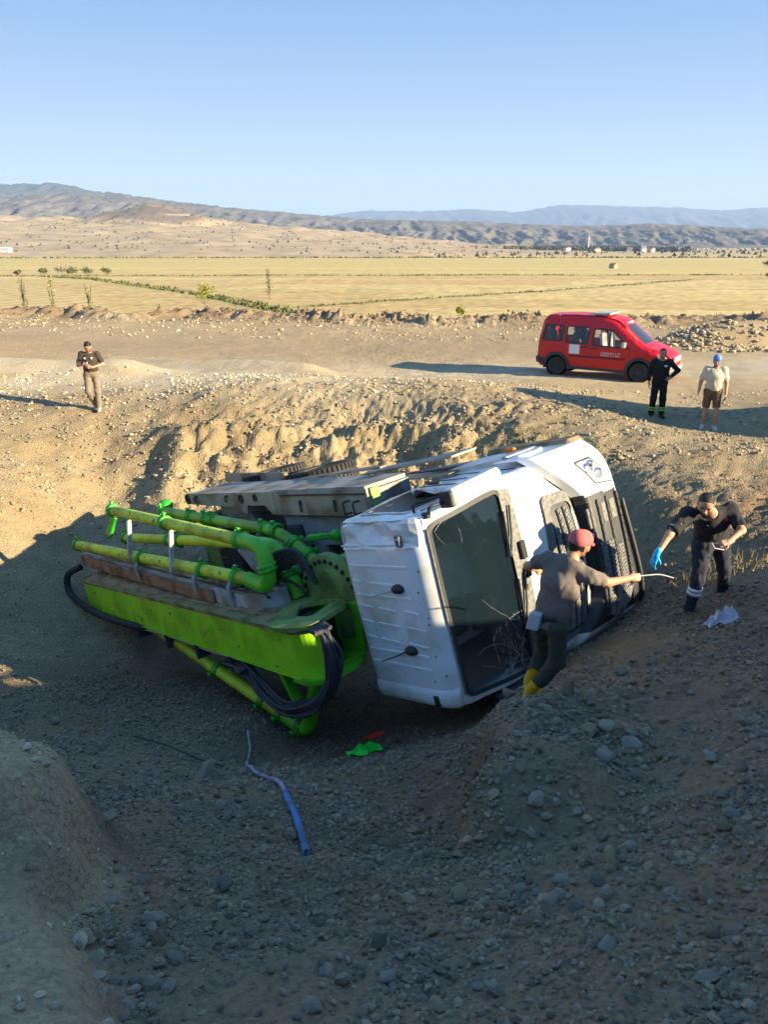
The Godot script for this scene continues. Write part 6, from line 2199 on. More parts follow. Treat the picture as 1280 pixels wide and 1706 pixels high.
	J.handL = [Vector3(-0.8, -0.5, 0.1), Vector3(-0.2, 0.2, -1), Vector3(0, 0.5, 0.5), 0.5]
	J.elR = Vector3(-0.29, 1.14, -0.04); J.wrR = Vector3(-0.27, 0.90, 0.04)
	p = person("person", "man in black overalls with lime ankle bands, hand on hip by the van", at, -0.12, J, {"shirt": Color(0.008, 0.008, 0.009), "trousers": Color(0.008, 0.008, 0.01), "shoes": Color(0.012, 0.012, 0.012), "sleeve": 2.0, "skin": Color(0.44, 0.24, 0.145), "loose": 0.028, "girth": 1.05})
	var lime := mat(lin(0.32, 0.62, 0.05), 0.6)
	for s in ["L", "R"]:
		for k in [0.56, 0.70]:
			leg_band(p, J["kn" + s], J["an" + s], k, 0.097, 0.035, lime)
	badge(p, Vector3(0.07, 1.34, 0.155), Vector3(0, 0, 1), 0.07, 0.04, M.paper)

	# man in beige T-shirt, shorts and blue cap
	at = Vector3(7.74, 0.0, -18.1)
	at.y = ground_h(at.x, at.z)
	J = stand()
	J.knL += Vector3(0.0, 0.02, 0.08); J.anL += Vector3(0.0, 0.0, 0.09)
	J.elL = Vector3(0.27, 1.13, 0.0); J.wrL = Vector3(0.28, 0.88, 0.09); J.face = Vector3(-0.1, -0.3, 1)
	J.elR = Vector3(-0.29, 1.13, -0.02); J.wrR = Vector3(-0.32, 0.89, 0.08)
	p = person("person", "man in blue cap, beige T-shirt and brown shorts, walking this way", at, -0.3, J, {"shirt": Color(0.56, 0.49, 0.36), "trousers": Color(0.13, 0.085, 0.045), "shoes": Color(0.5, 0.45, 0.42), "shorts": true, "cap": Color(0.13, 0.25, 0.55), "skin": Color(0.45, 0.25, 0.15), "girth": 1.08, "beard": 0.45, "loose": 0.026, "sleeve": 0.8})

	# man walking at the left, looking at his phone
	at = Vector3(-7.3, 0.0, -19.35)
	at.y = ground_h(at.x, at.z)
	J = stand()
	J.face = Vector3(0.05, -0.75, 0.75); J.up = Vector3(0, 0.8, 0.5); J.head += Vector3(0, -0.02, 0.05)
	J.elL = Vector3(0.31, 1.17, 0.04); J.wrL = Vector3(0.07, 1.13, 0.24); J.handL = [Vector3(-1, 0.05, 0.25), Vector3(0, 0.3, -1), Vector3(0, 1, 0.2), 0.6]
	J.elR = Vector3(-0.29, 1.16, 0.02); J.wrR = Vector3(-0.13, 1.19, 0.22); J.handR = [Vector3(0.9, 0.1, 0.4), Vector3(0.2, 0.8, -0.5), Vector3(0, 0.6, 0.8), 0.8]
	J.knR = Vector3(-0.10, 0.52, 0.14); J.anR = Vector3(-0.02, 0.15, -0.12); J.toeR = Vector3(0, -0.35, 1)
	J.knL = Vector3(0.11, 0.5, 0.06); J.anL = Vector3(0.09, 0.09, 0.05); J.toeL = Vector3(0.1, 0, 1)
	p = person("person", "man in dark brown T-shirt and grey trousers walking with eyes on his phone", at, 0.15, J, {"shirt": Color(0.05, 0.036, 0.024), "trousers": Color(0.20, 0.16, 0.12), "shoes": Color(0.42, 0.37, 0.3), "skin": Color(0.44, 0.23, 0.14), "girth": 1.03, "beard": 0.7, "sleeve": 0.85})
	badge(p, Vector3(0.07, 1.34, 0.15), Vector3(0, 0, 1), 0.026, 0.0, M.paper, true)
	badge(p, Vector3(-0.09, 1.34, 0.15), Vector3(0, 0, 1), 0.022, 0.0, M.paper, true)
	phone(at + Vector3(0.02, 1.2, 0.3), Vector3(0.0, 0.6, 0.6), Vector3(0, 0.7, -0.7), "small phone in the hands of the man walking at left")

# ------------------------------------------------------------------ red van
var van_out := PackedVector2Array()

func van_half(x: float, y: float) -> float:
	var z := 0.885
	z -= 0.17 * pow(clampf((y - 1.05) / 0.9, 0.0, 1.0), 1.3)
	z -= 0.05 * pow(clampf((0.6 - y) / 0.35, 0.0, 1.0), 2.0)
	z -= 0.22 * pow(clampf((x - 1.55) / 0.75, 0.0, 1.2), 2.0)
	z -= 0.05 * pow(clampf((-1.7 - x) / 0.45, 0.0, 1.0), 2.0)
	return z

func van_edge(p: Vector2) -> float:
	var d := 9.0
	for i in van_out.size():
		var a: Vector2 = van_out[i]
		var b: Vector2 = van_out[(i + 1) % van_out.size()]
		if maxf(a.y, b.y) > 0.4:
			d = minf(d, seg_dist(p, a, b))
	return d

func van_side(p: Vector2, s: float) -> Vector3:
	var d := clampf(van_edge(p) / 0.11, 0.0, 1.0)
	return Vector3(p.x, p.y, s * (van_half(p.x, p.y) - 0.085 * (1.0 - sqrt(1.0 - pow(1.0 - d, 2.0)))))

func build_van():
	var root := thing("red_van", "red high-roofed passenger van parked on the dirt track", "van", Vector3(7.5, 0.0, -26.45), -0.571)
	root.position.y = ground_h(7.4, -26.0)
	van_out = rpoly([Vector2(-2.06, 0.34), Vector2(-2.12, 0.62), Vector2(-2.10, 1.1), Vector2(-1.98, 1.78), Vector2(-1.84, 1.95), Vector2(-0.9, 1.99), Vector2(0.05, 1.97), Vector2(0.46, 1.88), Vector2(0.66, 1.76), Vector2(1.44, 1.14), Vector2(1.80, 1.04), Vector2(2.12, 0.90), Vector2(2.25, 0.74), Vector2(2.30, 0.5), Vector2(2.24, 0.3), Vector2(1.6, 0.26), Vector2(-1.9, 0.28)], 0.07, 3)
	var arch_r := PackedVector2Array()
	var arch_f := PackedVector2Array()
	for i in 17:
		var a := TAU * i / 16.0
		if i < 16:
			arch_r.append(Vector2(-1.4 + 0.375 * cos(a), 0.33 + 0.375 * sin(a)))
			arch_f.append(Vector2(1.38 + 0.375 * cos(a), 0.33 + 0.375 * sin(a)))
	var wins := [rpoly([Vector2(-1.93, 1.16), Vector2(-1.26, 1.16), Vector2(-1.24, 1.66), Vector2(-1.86, 1.67)], 0.07), rpoly([Vector2(-1.12, 1.13), Vector2(-0.36, 1.11), Vector2(-0.34, 1.64), Vector2(-1.10, 1.66)], 0.07), rpoly([Vector2(-0.2, 1.08), Vector2(1.0, 1.05), Vector2(0.94, 1.14), Vector2(0.42, 1.58), Vector2(-0.18, 1.62)], 0.06)]
	var body := MB.new()
	for s in [1.0, -1.0]:
		body.panel(van_out, wins + [arch_r, arch_f], func(p: Vector2) -> Vector3: return van_side(p, s), 0.12, s < 0.0)
	# skin over nose, bonnet, roof and tail; the windscreen is left open
	var n := van_out.size()
	body.smooth(1)
	var nz := 10
	var glass := MB.new()
	glass.smooth(1)
	for i in n:
		var a: Vector2 = van_out[i]
		var b: Vector2 = van_out[(i + 1) % n]
		var m := (a + b) / 2
		var is_ws := m.x > 0.60 and m.x < 1.5 and m.y > 1.12 and (b - a).length() > 0.3
		var subs := 6 if is_ws or (b - a).length() > 0.3 else 1
		for q in subs:
			var p0 := a.lerp(b, float(q) / subs)
			var p1 := a.lerp(b, float(q + 1) / subs)
			for k in nz:
				var f := func(p: Vector2, t: float) -> Vector3:
					var w: float = van_side(p, 1.0).z
					var z := lerpf(-w, w, t)
					var crown := 0.05 * (1.0 - pow(z / 0.9, 2.0)) if p.y > 0.8 else 0.0
					var bow := 0.10 * (1.0 - pow(z / 0.9, 2.0)) if p.x > 0.3 else (-0.03 * (1.0 - pow(z / 0.9, 2.0)) if p.x < -1.9 else 0.0)
					return Vector3(p.x + bow, p.y + crown * (1.0 if p.y > 1.7 else 0.4), z)
				var t0 := float(k) / nz
				var t1 := float(k + 1) / nz
				var into := glass if is_ws and q < 6 and k > 0 and k < nz - 1 else body
				into.quad_o(f.call(p0, t0), f.call(p1, t0), f.call(p1, t1), f.call(p0, t1), Vector3(0.1, 0.9, 0))
	body.smooth(-1)
	put("body", body, M.red, root)
	put("windscreen", glass, M.van_glass, root)
	# inside: floor, seats, dashboard
	var fl := MB.new()
	fl.abox(Vector3(-0.1, 0.42, 0), Vector3(3.9, 0.06, 1.5))
	put("floor_pan", fl, M.dark, root)
	for x in [-1.45, -0.62, 0.28]:
		for z in [0.42, -0.42]:
			var b := MB.new()
			b.abox(Vector3(x, 0.72, z), Vector3(0.46, 0.18, 0.46), 0.05)
			b.box(Vector3(x - 0.25, 1.1, z), Vector3(0.06, 0.01, 0), Vector3(-0.05, 0.34, 0), Vector3(0, 0, 0.22), 0.05)
			b.abox(Vector3(x - 0.31, 1.53, z), Vector3(0.09, 0.17, 0.24), 0.04)
			put("seat", b, M.arm_grey if x > 0.0 else M.deep, root)
	var ds := MB.new()
	ds.abox(Vector3(1.12, 0.95, 0), Vector3(0.5, 0.26, 1.5), 0.08)
	put("dashboard", ds, M.deep, root)
	# window panes with dark rims, both sides
	for s in [1.0, -1.0]:
		for w in wins:
			var g := MB.new()
			g.panel(Geometry2D.offset_polygon(w, -0.012)[0], [], func(p: Vector2) -> Vector3: return van_side(p, s) - Vector3(0, 0, 0.012 * s), 0.3, s < 0.0)
			var pane := put("window_pane", g, M.van_glass, root)
			var r := MB.new()
			r.panel(Geometry2D.offset_polygon(w, 0.022)[0], [Geometry2D.offset_polygon(w, -0.03)[0]], func(p: Vector2) -> Vector3: return van_side(p, s) + Vector3(0, 0, 0.006 * s), 0.15, s < 0.0)
			put("window_rim", r, M.seal, pane)
		for q in [Vector2(0.36, 0.0)]:
			var pl := MB.new()
			pl.bar(van_side(Vector2(0.36, 1.06), s) + Vector3(0, 0, 0.004 * s), van_side(Vector2(0.36, 1.6), s) + Vector3(0, 0, 0.004 * s), 0.055, 0.02, Vector3(0, 0, s), 0.005)
			put("window_post", pl, M.seal, root)
		# arch trims and dark wheel wells, wheels
		for c in [-1.4, 1.38]:
			var tr := MB.new()
			var ring := PackedVector2Array()
			var inn := PackedVector2Array()
			for i in 25:
				var a := PI * (i / 24.0) * 1.16 - 0.08 * PI
				ring.append(Vector2(c + 0.475 * cos(a), 0.33 + 0.465 * sin(a)))
			for i in 25:
				var a := PI * (1.0 - i / 24.0) * 1.16 - 0.08 * PI
				ring.append(Vector2(c + 0.365 * cos(a), 0.33 + 0.365 * sin(a)))
			tr.panel(ring, [], func(p: Vector2) -> Vector3: return van_side(p, s) + Vector3(0, 0, 0.018 * s), 0.08, s < 0.0)
			put("arch_trim", tr, M.deep, root)
			var well := MB.new()
			well.lathe(Vector3(c, 0.34, 0.5 * s), Vector3(0, 0, s), [Vector2(0.0, 0.0), Vector2(0.372, 0.0), Vector2(0.372, 0.36)], 20)
			put("wheel_well", well, M.dark, root)
			var wb := MB.new()
			var wc := Vector3(c, 0.315, 0.77 * s)
			wb.lathe(wc, Vector3(0, 0, s), [Vector2(0.19, -0.1), Vector2(0.29, -0.1), Vector2(0.315, -0.07), Vector2(0.315, 0.06), Vector2(0.29, 0.1), Vector2(0.2, 0.1), Vector2(0.19, 0.08)], 32)
			var wo := put("wheel", wb, M.tyre, root)
			var rm := MB.new()
			rm.lathe(wc, Vector3(0, 0, s), [Vector2(0.2, 0.085), Vector2(0.175, 0.08), Vector2(0.16, 0.04), Vector2(0.07, 0.07), Vector2(0.06, 0.085), Vector2(0.0, 0.09)], 24)
			for i in 10:
				var a := TAU * i / 10
				rm.box(wc + Vector3(cos(a) * 0.115, sin(a) * 0.115, 0.066 * s), Vector3(cos(a), sin(a), 0) * 0.045, Vector3(-sin(a), cos(a), 0) * 0.013, Vector3(0, 0, 0.01), 0.004)
			put("rim", rm, M.deep, wo)
		# seams, rail, trim strip, handles, mirror
		var line := func(a: Vector2, b: Vector2, w: float, h: float, off: float, called: String, material: Material):
			var mb := MB.new()
			var k: int = maxi(1, int((b - a).length() / 0.25))
			for i in k:
				mb.bar(van_side(a.lerp(b, float(i) / k), s) + Vector3(0, 0, off * s), van_side(a.lerp(b, float(i + 1) / k), s) + Vector3(0, 0, off * s), w, h, Vector3(0, 0, s), 0.0)
			put(called, mb, material, root)
		line.call(Vector2(-0.27, 0.4), Vector2(-0.26, 1.74), 0.013, 0.01, 0.0, "door_seam", M.seal)
		line.call(Vector2(-1.19, 0.78), Vector2(-1.19, 1.74), 0.013, 0.01, 0.0, "door_seam", M.seal)
		line.call(Vector2(1.06, 0.74), Vector2(1.04, 1.06), 0.013, 0.01, 0.0, "door_seam", M.seal)
		line.call(Vector2(-2.02, 1.0), Vector2(-1.2, 0.97), 0.014, 0.01, 0.0, "door_rail", M.seal)
		line.call(Vector2(-0.96, 0.70), Vector2(0.9, 0.69), 0.055, 0.025, 0.006, "side_strip", mat(lin(0.10, 0.005, 0.008), 0.5))
		line.call(Vector2(-0.98, 0.31), Vector2(0.95, 0.3), 0.09, 0.03, 0.004, "sill", M.deep)
		line.call(Vector2(-0.24, 0.985), Vector2(-0.02, 0.98), 0.04, 0.04, 0.014, "door_handle", M.seal)
		line.call(Vector2(-0.58, 1.0), Vector2(-0.36, 0.995), 0.04, 0.04, 0.014, "door_handle", M.seal)
		var mi := MB.new()
		mi.abox(van_side(Vector2(0.86, 1.16), s) + Vector3(0.0, 0.0, 0.12 * s), Vector3(0.13, 0.19, 0.2), 0.05)
		mi.bar(van_side(Vector2(0.86, 1.1), s), van_side(Vector2(0.86, 1.1), s) + Vector3(0, 0, 0.06 * s), 0.06, 0.06, Vector3.UP)
		put("mirror", mi, M.silver, root)
		# lamps
		var hl := MB.new()
		hl.panel(rpoly([Vector2(1.86, 0.94), Vector2(2.12, 0.86), Vector2(2.2, 0.66), Vector2(1.98, 0.68)], 0.04), [], func(p: Vector2) -> Vector3: return van_side(p, s) + Vector3(0.03, 0.0, 0.012 * s), 0.1, s < 0.0)
		put("headlight", hl, M.silver, root)
		var tl := MB.new()
		tl.panel(rpoly([Vector2(-2.08, 0.95), Vector2(-1.98, 0.95), Vector2(-1.92, 1.5), Vector2(-1.99, 1.5)], 0.02), [], func(p: Vector2) -> Vector3: return van_side(p, s) + Vector3(0, 0, 0.008 * s), 0.1, s < 0.0)
		put("tail_light", tl, mat(lin(0.35, 0.01, 0.01), 0.25), root)
	# bumpers, grille, plate, roof bar, scripts
	var rb := MB.new()
	rb.abox(Vector3(-2.06, 0.5, 0), Vector3(0.22, 0.24, 1.66), 0.06)
	for s in [1.0, -1.0]:
		rb.abox(Vector3(-1.95, 0.5, 0.8 * s), Vector3(0.32, 0.22, 0.16), 0.05)
	put("rear_bumper", rb, M.deep, root)
	var fb := MB.new()
	fb.abox(Vector3(2.31, 0.44, 0), Vector3(0.2, 0.22, 1.2), 0.07)
	for s in [1.0, -1.0]:
		fb.box(Vector3(2.2, 0.44, 0.66 * s), Vector3(0.12, 0, -0.1 * s), Vector3(0, 0.11, 0), Vector3(0.05, 0, 0.09 * s), 0.04)
	put("front_bumper", fb, M.silver, root)
	var gr := MB.new()
	gr.abox(Vector3(2.335, 0.72, 0), Vector3(0.06, 0.2, 0.9), 0.03)
	for i in 3:
		gr.abox(Vector3(2.37, 0.66 + 0.06 * i, 0), Vector3(0.03, 0.025, 0.84), 0.008)
	put("front_grille", gr, M.silver, root)
	var np := MB.new()
	np.abox(Vector3(2.42, 0.42, 0), Vector3(0.02, 0.11, 0.5), 0.004)
	put("number_plate", np, M.paper, root)
	var bar := MB.new()
	bar.abox(Vector3(-0.05, 2.07, 0.1), Vector3(0.55, 0.07, 1.0), 0.03)
	bar.abox(Vector3(-0.05, 2.03, 0.45), Vector3(0.3, 0.05, 0.08))
	bar.abox(Vector3(-0.05, 2.03, -0.3), Vector3(0.3, 0.05, 0.08))
	put("roof_bar", bar, M.arm_grey, root)
	var sh := MB.new()
	sh.panel(PackedVector2Array([Vector2(-0.98, 0.77), Vector2(-0.62, 0.77), Vector2(-0.62, 1.07), Vector2(-0.98, 1.07)]), [], func(p: Vector2) -> Vector3: return van_side(p, 1.0) + Vector3(0, 0, 0.007), 0.2)
	put("white_sheet", sh, M.paper, root)
	# two short lines of white lettering, too small to read, and a white strip over the windscreen
	var rng := RandomNumberGenerator.new()
	rng.seed = 31
	for r in 2:
		var wr := MB.new()
		var x := 0.12
		while x < (0.78 if r == 0 else 0.72):
			var w := rng.randf_range(0.018, 0.032)
			for k in 2:
				wr.abox(van_side(Vector2(x + k * w * 0.7, 0.86 - 0.075 * r), 1.0) + Vector3(0, 0, 0.007), Vector3(0.009, 0.05, 0.006))
			wr.abox(van_side(Vector2(x + w * 0.35, 0.86 - 0.075 * r + rng.randf_range(-0.018, 0.018)), 1.0) + Vector3(0, 0, 0.007), Vector3(w, 0.009, 0.006))
			x += w + 0.022 + (0.03 if rng.randf() < 0.18 else 0.0)
		stuff(put("lettering", wr, M.paper, root))
	var fl2 := MB.new()
	for i in 11:
		fl2.box(Vector3(0.66 + 0.1 - 0.0036 * pow(i - 5, 2), 1.815 - 0.001 * pow(i - 5, 2), 0.1 * (i - 5)), Vector3(0.03, -0.02, 0), Vector3(0.004, 0.006, 0), Vector3(0, 0, 0.032))
	stuff(put("lettering", fl2, M.paper, root))

# ------------------------------------------------------------------ stones
func stone_mesh(sd: int, sub: int, flat: bool) -> ArrayMesh:
	var n := noise(FastNoiseLite.TYPE_SIMPLEX_SMOOTH, 0.9, sd, 2)
	var rng := RandomNumberGenerator.new()
	rng.seed = sd
	var planes := []
	for i in 12:
		planes.append([Vector3(rng.randfn(), rng.randfn(), rng.randfn()).normalized(), rng.randf_range(0.5, 0.88)])
	var mb := MB.new()
	mb.smooth(-1 if flat else 1)
	var nu := sub * 2
	var nv := sub
	var f := func(i: int, k: int) -> Vector3:
		var th := PI * i / nv
		var ph := TAU * (k % nu) / nu
		var d := Vector3(sin(th) * cos(ph), cos(th), sin(th) * sin(ph))
		var r := 1.0 + 0.28 * n.get_noise_3dv(d * 1.6)
		for pl in planes:
			var c: float = d.dot(pl[0])
			if c > 0.05:
				r = minf(r, pl[1] / c)
		return d * r * Vector3(1.0, 0.72, 0.86)
	for i in nv:
		for k in nu:
			var a: Vector3 = f.call(i, k); var b: Vector3 = f.call(i, k + 1); var c: Vector3 = f.call(i + 1, k + 1); var e: Vector3 = f.call(i + 1, k)
			if i > 0: mb.tri_o(a, b, c, Vector3.ZERO)
			if i < nv - 1: mb.tri_o(a, c, e, Vector3.ZERO)
	return mb.done()

func multi(called: String, mesh: Mesh, xf: Array, cols: Array, material: Material, parent: Node = self) -> MultiMeshInstance3D:
	var mm := MultiMesh.new()
	mm.transform_format = MultiMesh.TRANSFORM_3D
	mm.use_colors = true
	mm.mesh = mesh
	mm.instance_count = xf.size()
	for i in xf.size():
		mm.set_instance_transform(i, xf[i])
		mm.set_instance_color(i, cols[i])
	var o := MultiMeshInstance3D.new()
	o.name = numbered(parent, called)
	o.multimesh = mm
	o.material_override = material
	parent.add_child(o, true)
	stuff(o)
	return o

func tumble(rng: RandomNumberGenerator, at: Vector3, s: float) -> Transform3D:
	var b := Basis.from_euler(Vector3(rng.randf_range(-0.4, 0.4), rng.randf() * TAU, rng.randf_range(-0.4, 0.4)))
	return Transform3D(b.scaled(Vector3.ONE), at) * Transform3D(Basis.from_scale(Vector3(s * rng.randf_range(0.8, 1.25), s * rng.randf_range(0.75, 1.1), s * rng.randf_range(0.8, 1.2))), Vector3.ZERO)

func stone_col(rng: RandomNumberGenerator, x: float, z: float) -> Color:
	var c := soil(x, z, 0.0)
	var g := (c.r + c.g + c.b) / 3.0
	var v := rng.randf_range(0.75, 1.8)
	return c.lerp(Color(g * 1.1, g, g * 0.84), rng.randf_range(0.1, 0.6)) * v

func clear_of_truck(x: float, z: float) -> bool:
	# footprint of cab, body and boom
	var p := truck_x.affine_inverse() * Vector3(x, 0, z)
	return not (p.x < 0.4 and p.x > -8.6 and p.y < 0.7 and p.y > -3.3)

func build_rocks():
	var rng := RandomNumberGenerator.new()
	rng.seed = 4
	var sm := mat(Color.WHITE, 0.93)
	sm.vertex_color_use_as_albedo = true
	var tex := ntex(noise(FastNoiseLite.TYPE_SIMPLEX_SMOOTH, 0.03, 61, 5), 256, [0.0, 0.5, 1.0], [Color(0.72, 0.71, 0.7), Color(0.92, 0.92, 0.91), Color(1, 1, 1)])
	textured(sm, tex, 3.0)
	var small := []
	for i in 5:
		small.append(stone_mesh(200 + i, 4, true))
	# gravel and clods: too many to count
	var zones := [
		# x0, x1, z0, z1, how many, smallest, largest, clumping
		[-3.2, 3.6, -5.2, -0.9, 60000, 0.006, 0.026, 0.35],
		[-6.0, 6.0, -10.5, -4.6, 60000, 0.009, 0.036, 0.5],
		[-9.0, 8.0, -17.0, -9.0, 26000, 0.010, 0.036, 0.6],
		[-2.2, 4.6, -7.5, -1.2, 5200, 0.022, 0.055, 0.95],
		[-12.0, 12.0, -23.0, -15.0, 30000, 0.012, 0.07, 0.75],
		[-17.0, 18.0, -36.0, -21.0, 20000, 0.009, 0.024, 0.65],
		[-30.0, 32.0, -50.0, -36.0, 16000, 0.03, 0.13, 0.8],
		[10.0, 24.0, -36.0, -31.0, 9000, 0.04, 0.17, 0.9]]
	for zi in zones.size():
		var z: Array = zones[zi]
		var xf := [[], [], [], [], []]
		var cs := [[], [], [], [], []]
		var edge_r := 47.0
		for i in z[4]:
			var x := rng.randf_range(z[0], z[1])
			var zz := rng.randf_range(z[2], z[3])
			var cl := nz_mid.get_noise_2d(x * 1.2 + 5.0, zz * 1.2) + 0.7 * nz_big.get_noise_2d(x * 2.0, zz * 2.0)
			if rng.randf() < z[7] * (1.0 - smoothstep(-0.25, 0.35, cl)):
				continue
			if zi == 4 and rng.randf() > 0.25 + 0.75 * rough_at(x, zz):
				continue
			if zi == 5 and rng.randf() < 0.7 * exp(-pow((zz + 26.5 + 0.16 * x) / 3.0, 2.0)):
				continue
			if zi == 6 and absf(-zz - 44.0 + 0.10 * x) > 3.0 and rng.randf() < 0.72:
				continue
			if zi == 7 and bump(x, zz, 15.5, -33.2, 6.5, 2.6) + bump(x, zz, 20.0, -33.6, 6.0, 2.6) < 0.2:
				continue
			if zi < 3 and nz_big.get_noise_2d(x * 3.1 + 70.0, zz * 2.0) > 0.12 and rng.randf() < 0.8:
				continue
			# the gully's smooth hummock stays nearly bare
			if zz > -4.8 and x < line_at(BANK, zz) - 0.1 and rng.randf() < 0.88:
				continue
			var s: float = z[5] * pow(z[6] / z[5], pow(rng.randf(), 1.9))
			var k: int = i % 5
			xf[k].append(tumble(rng, Vector3(x, ground_h(x, zz) + s * rng.randf_range(0.0, 0.45), zz), s))
			cs[k].append(stone_col(rng, x, zz))
		for k in 5:
			multi("gravel", small[k], xf[k], cs[k], sm)
	# stones one can pick out one by one
	var big := []
	for i in 10:
		big.append(stone_mesh(300 + i, 7 if i < 5 else 6, i % 5 != 0))
	var mats := []
	for i in 8:
		var m := textured(mat(Color.WHITE, 0.92), tex, 2.0 + 0.4 * i)
		var v: float = [0.26, 0.21, 0.25, 0.17, 0.285, 0.235, 0.185, 0.26][i]
		m.albedo_color = lin(v * [1.12, 1.35, 1.18, 1.3, 1.14, 1.26, 1.12, 1.38][i], v, v * [0.78, 0.55, 0.70, 0.58, 0.74, 0.60, 0.78, 0.55][i])
		relief(m, tex, 0.8)
		mats.append(m)
	var named := [
		[1.60, -4.72, 0.125, "large rounded boulder lodged in the bank below the ledge", 0], [-1.98, -6.25, 0.115, "pale flat-topped stone, left of a pair in the gravel", 1], [-1.72, -6.2, 0.15, "pale angular stone, right of a pair in the gravel", 2],
		[1.62, -5.9, 0.10, "upright slab of stone standing in the ledge gravel", 3], [2.25, -4.45, 0.075, "broad half-buried stone at the right edge of the bank", 4], [0.95, -2.5, 0.06, "grey split boulder lying low on the slope at right", 0],
		[0.42, -3.3, 0.07, "brown cracked stone with a smaller one leaning on it", 5], [-0.02, -2.75, 0.06, "pale upright stone beside the dry weeds", 6], [-0.28, -2.25, 0.06, "wide flat stone at the bottom of the slope", 4], [-1.9, -7.0, 0.13, "dark pointed stone under the boom beside the thin rod", 2]]
	for q in named:
		var o := obj("rock", big[q[4]], mats[q[4] % 8])
		tag(o, q[3], "rock", "stones on the slope")
		o.transform = tumble(rng, Vector3(q[0], ground_h(q[0], q[1]) + q[2] * 0.35, q[1]), q[2])
		if "upright" in q[3]:
			o.transform.basis = Basis.from_euler(Vector3(0.1, 0.8, 1.35)) * Basis.from_scale(Vector3(q[2] * 1.5, q[2] * 0.8, q[2] * 0.8))
	var count := 0
	while count < 270:
		var t := rng.randf()
		var x: float
		var zz: float
		if t < 0.62:     # the stony slope before the camera
			x = rng.randf_range(-1.6, 2.3)
			zz = rng.randf_range(-5.6, -1.4)
		elif t < 0.80:     # the ledge and bank at the right
			x = rng.randf_range(1.0, 3.8)
			zz = rng.randf_range(-7.2, -3.2)
		elif t < 0.93:     # stones heaped on the ledge below the man in the red cap
			x = 1.75 + rng.randfn() * 0.22
			zz = -5.5 + rng.randfn() * 0.35
		else:              # the gully floor below the boom
			x = rng.randf_range(-4.5, 0.6)
			zz = rng.randf_range(-8.4, -5.2)
		if not clear_of_truck(x, zz) or Vector2(x - 1.55, zz + 6.6).length() < 0.3 or Vector2(x - 3.9, zz + 8.6).length() < 0.5:
			continue
		if absf(x) > -zz * 0.56 + 0.25:
			continue
		if zz > -4.8 and x < line_at(BANK, zz):
			continue
		var cl := nz_mid.get_noise_2d(x * 1.1 + 50.0, zz * 1.1)
		if cl < 0.08 and rng.randf() < 0.82:
			continue
		var s := 0.024 * pow(3.6, pow(rng.randf(), 2.6)) * (0.62 + 0.085 * -zz)
		var mi := rng.randi() % 8
		var o := obj("stone", big[count % 10], mats[mi])
		var size_: String = "fist-sized" if s < 0.045 else ("hand-wide" if s < 0.07 else "head-sized")
		var tone: String = ["pale grey", "brown", "sandy grey", "dark brown", "whitish", "tan", "dark grey", "ochre"][mi]
		var place: String = "in the gully below the boom" if zz < -5.2 and x < 0.7 else ("on the bank beside the cab" if zz < -5.0 else ("on the right of the slope" if x > 0.9 else ("low down on the slope" if zz > -2.9 else "in the middle of the slope")))
		var ratio := x / -zz
		place += ", left part" if ratio < -0.12 else (", right part" if ratio > 0.3 else (", right of middle" if ratio > 0.09 else ", middle part"))
		tag(o, "%s %s %s stone loose %s" % [size_, tone, "angular" if (count % 10) % 3 != 0 else "rounded", place], "stone", "loose stones on the shaded slope")
		o.transform = tumble(rng, Vector3(x, ground_h(x, zz) + s * 0.3, zz), s)
		count += 1

# ------------------------------------------------------------------ small things lying about
func on_ground(x: float, z: float, up := 0.0) -> Vector3:
	return Vector3(x, ground_h(x, z) + up, z)

func crumple(called: String, label: String, category: String, at: Vector3, rx: float, rz: float, h: float, sd: int, material: Material, part: String):
	var t := thing(called, label, category, at)
	var n := noise(FastNoiseLite.TYPE_SIMPLEX, 2.2, sd, 3)
	var mb := MB.new()
	var f := func(i: int, k: int) -> Vector3:
		var a := TAU * (k % 22) / 22.0
		var r := float(i) / 7.0
		var e := 1.0 + 0.65 * n.get_noise_2d(cos(a) * 0.9, sin(a) * 0.9)
		var p := Vector3(cos(a) * rx * r * e, 0, sin(a) * rz * r * e)
		p.y = ground_h(at.x + p.x, at.z + p.z) - at.y + 0.012 + h * maxf(0.0, (1.0 - r * r) * 0.6 + 0.8 * n.get_noise_2d(p.x * 2.6 / rx * 0.4, p.z * 2.6 / rz * 0.4 + 7.0)) * (1.0 - 0.5 * r)
		return p
	for i in 7:
		for k in 22:
			mb.tri(f.call(i, k), f.call(i + 1, k + 1), f.call(i + 1, k))
			if i > 0:
				mb.tri(f.call(i, k), f.call(i, k + 1), f.call(i + 1, k + 1))
	put(part, mb, material, t)

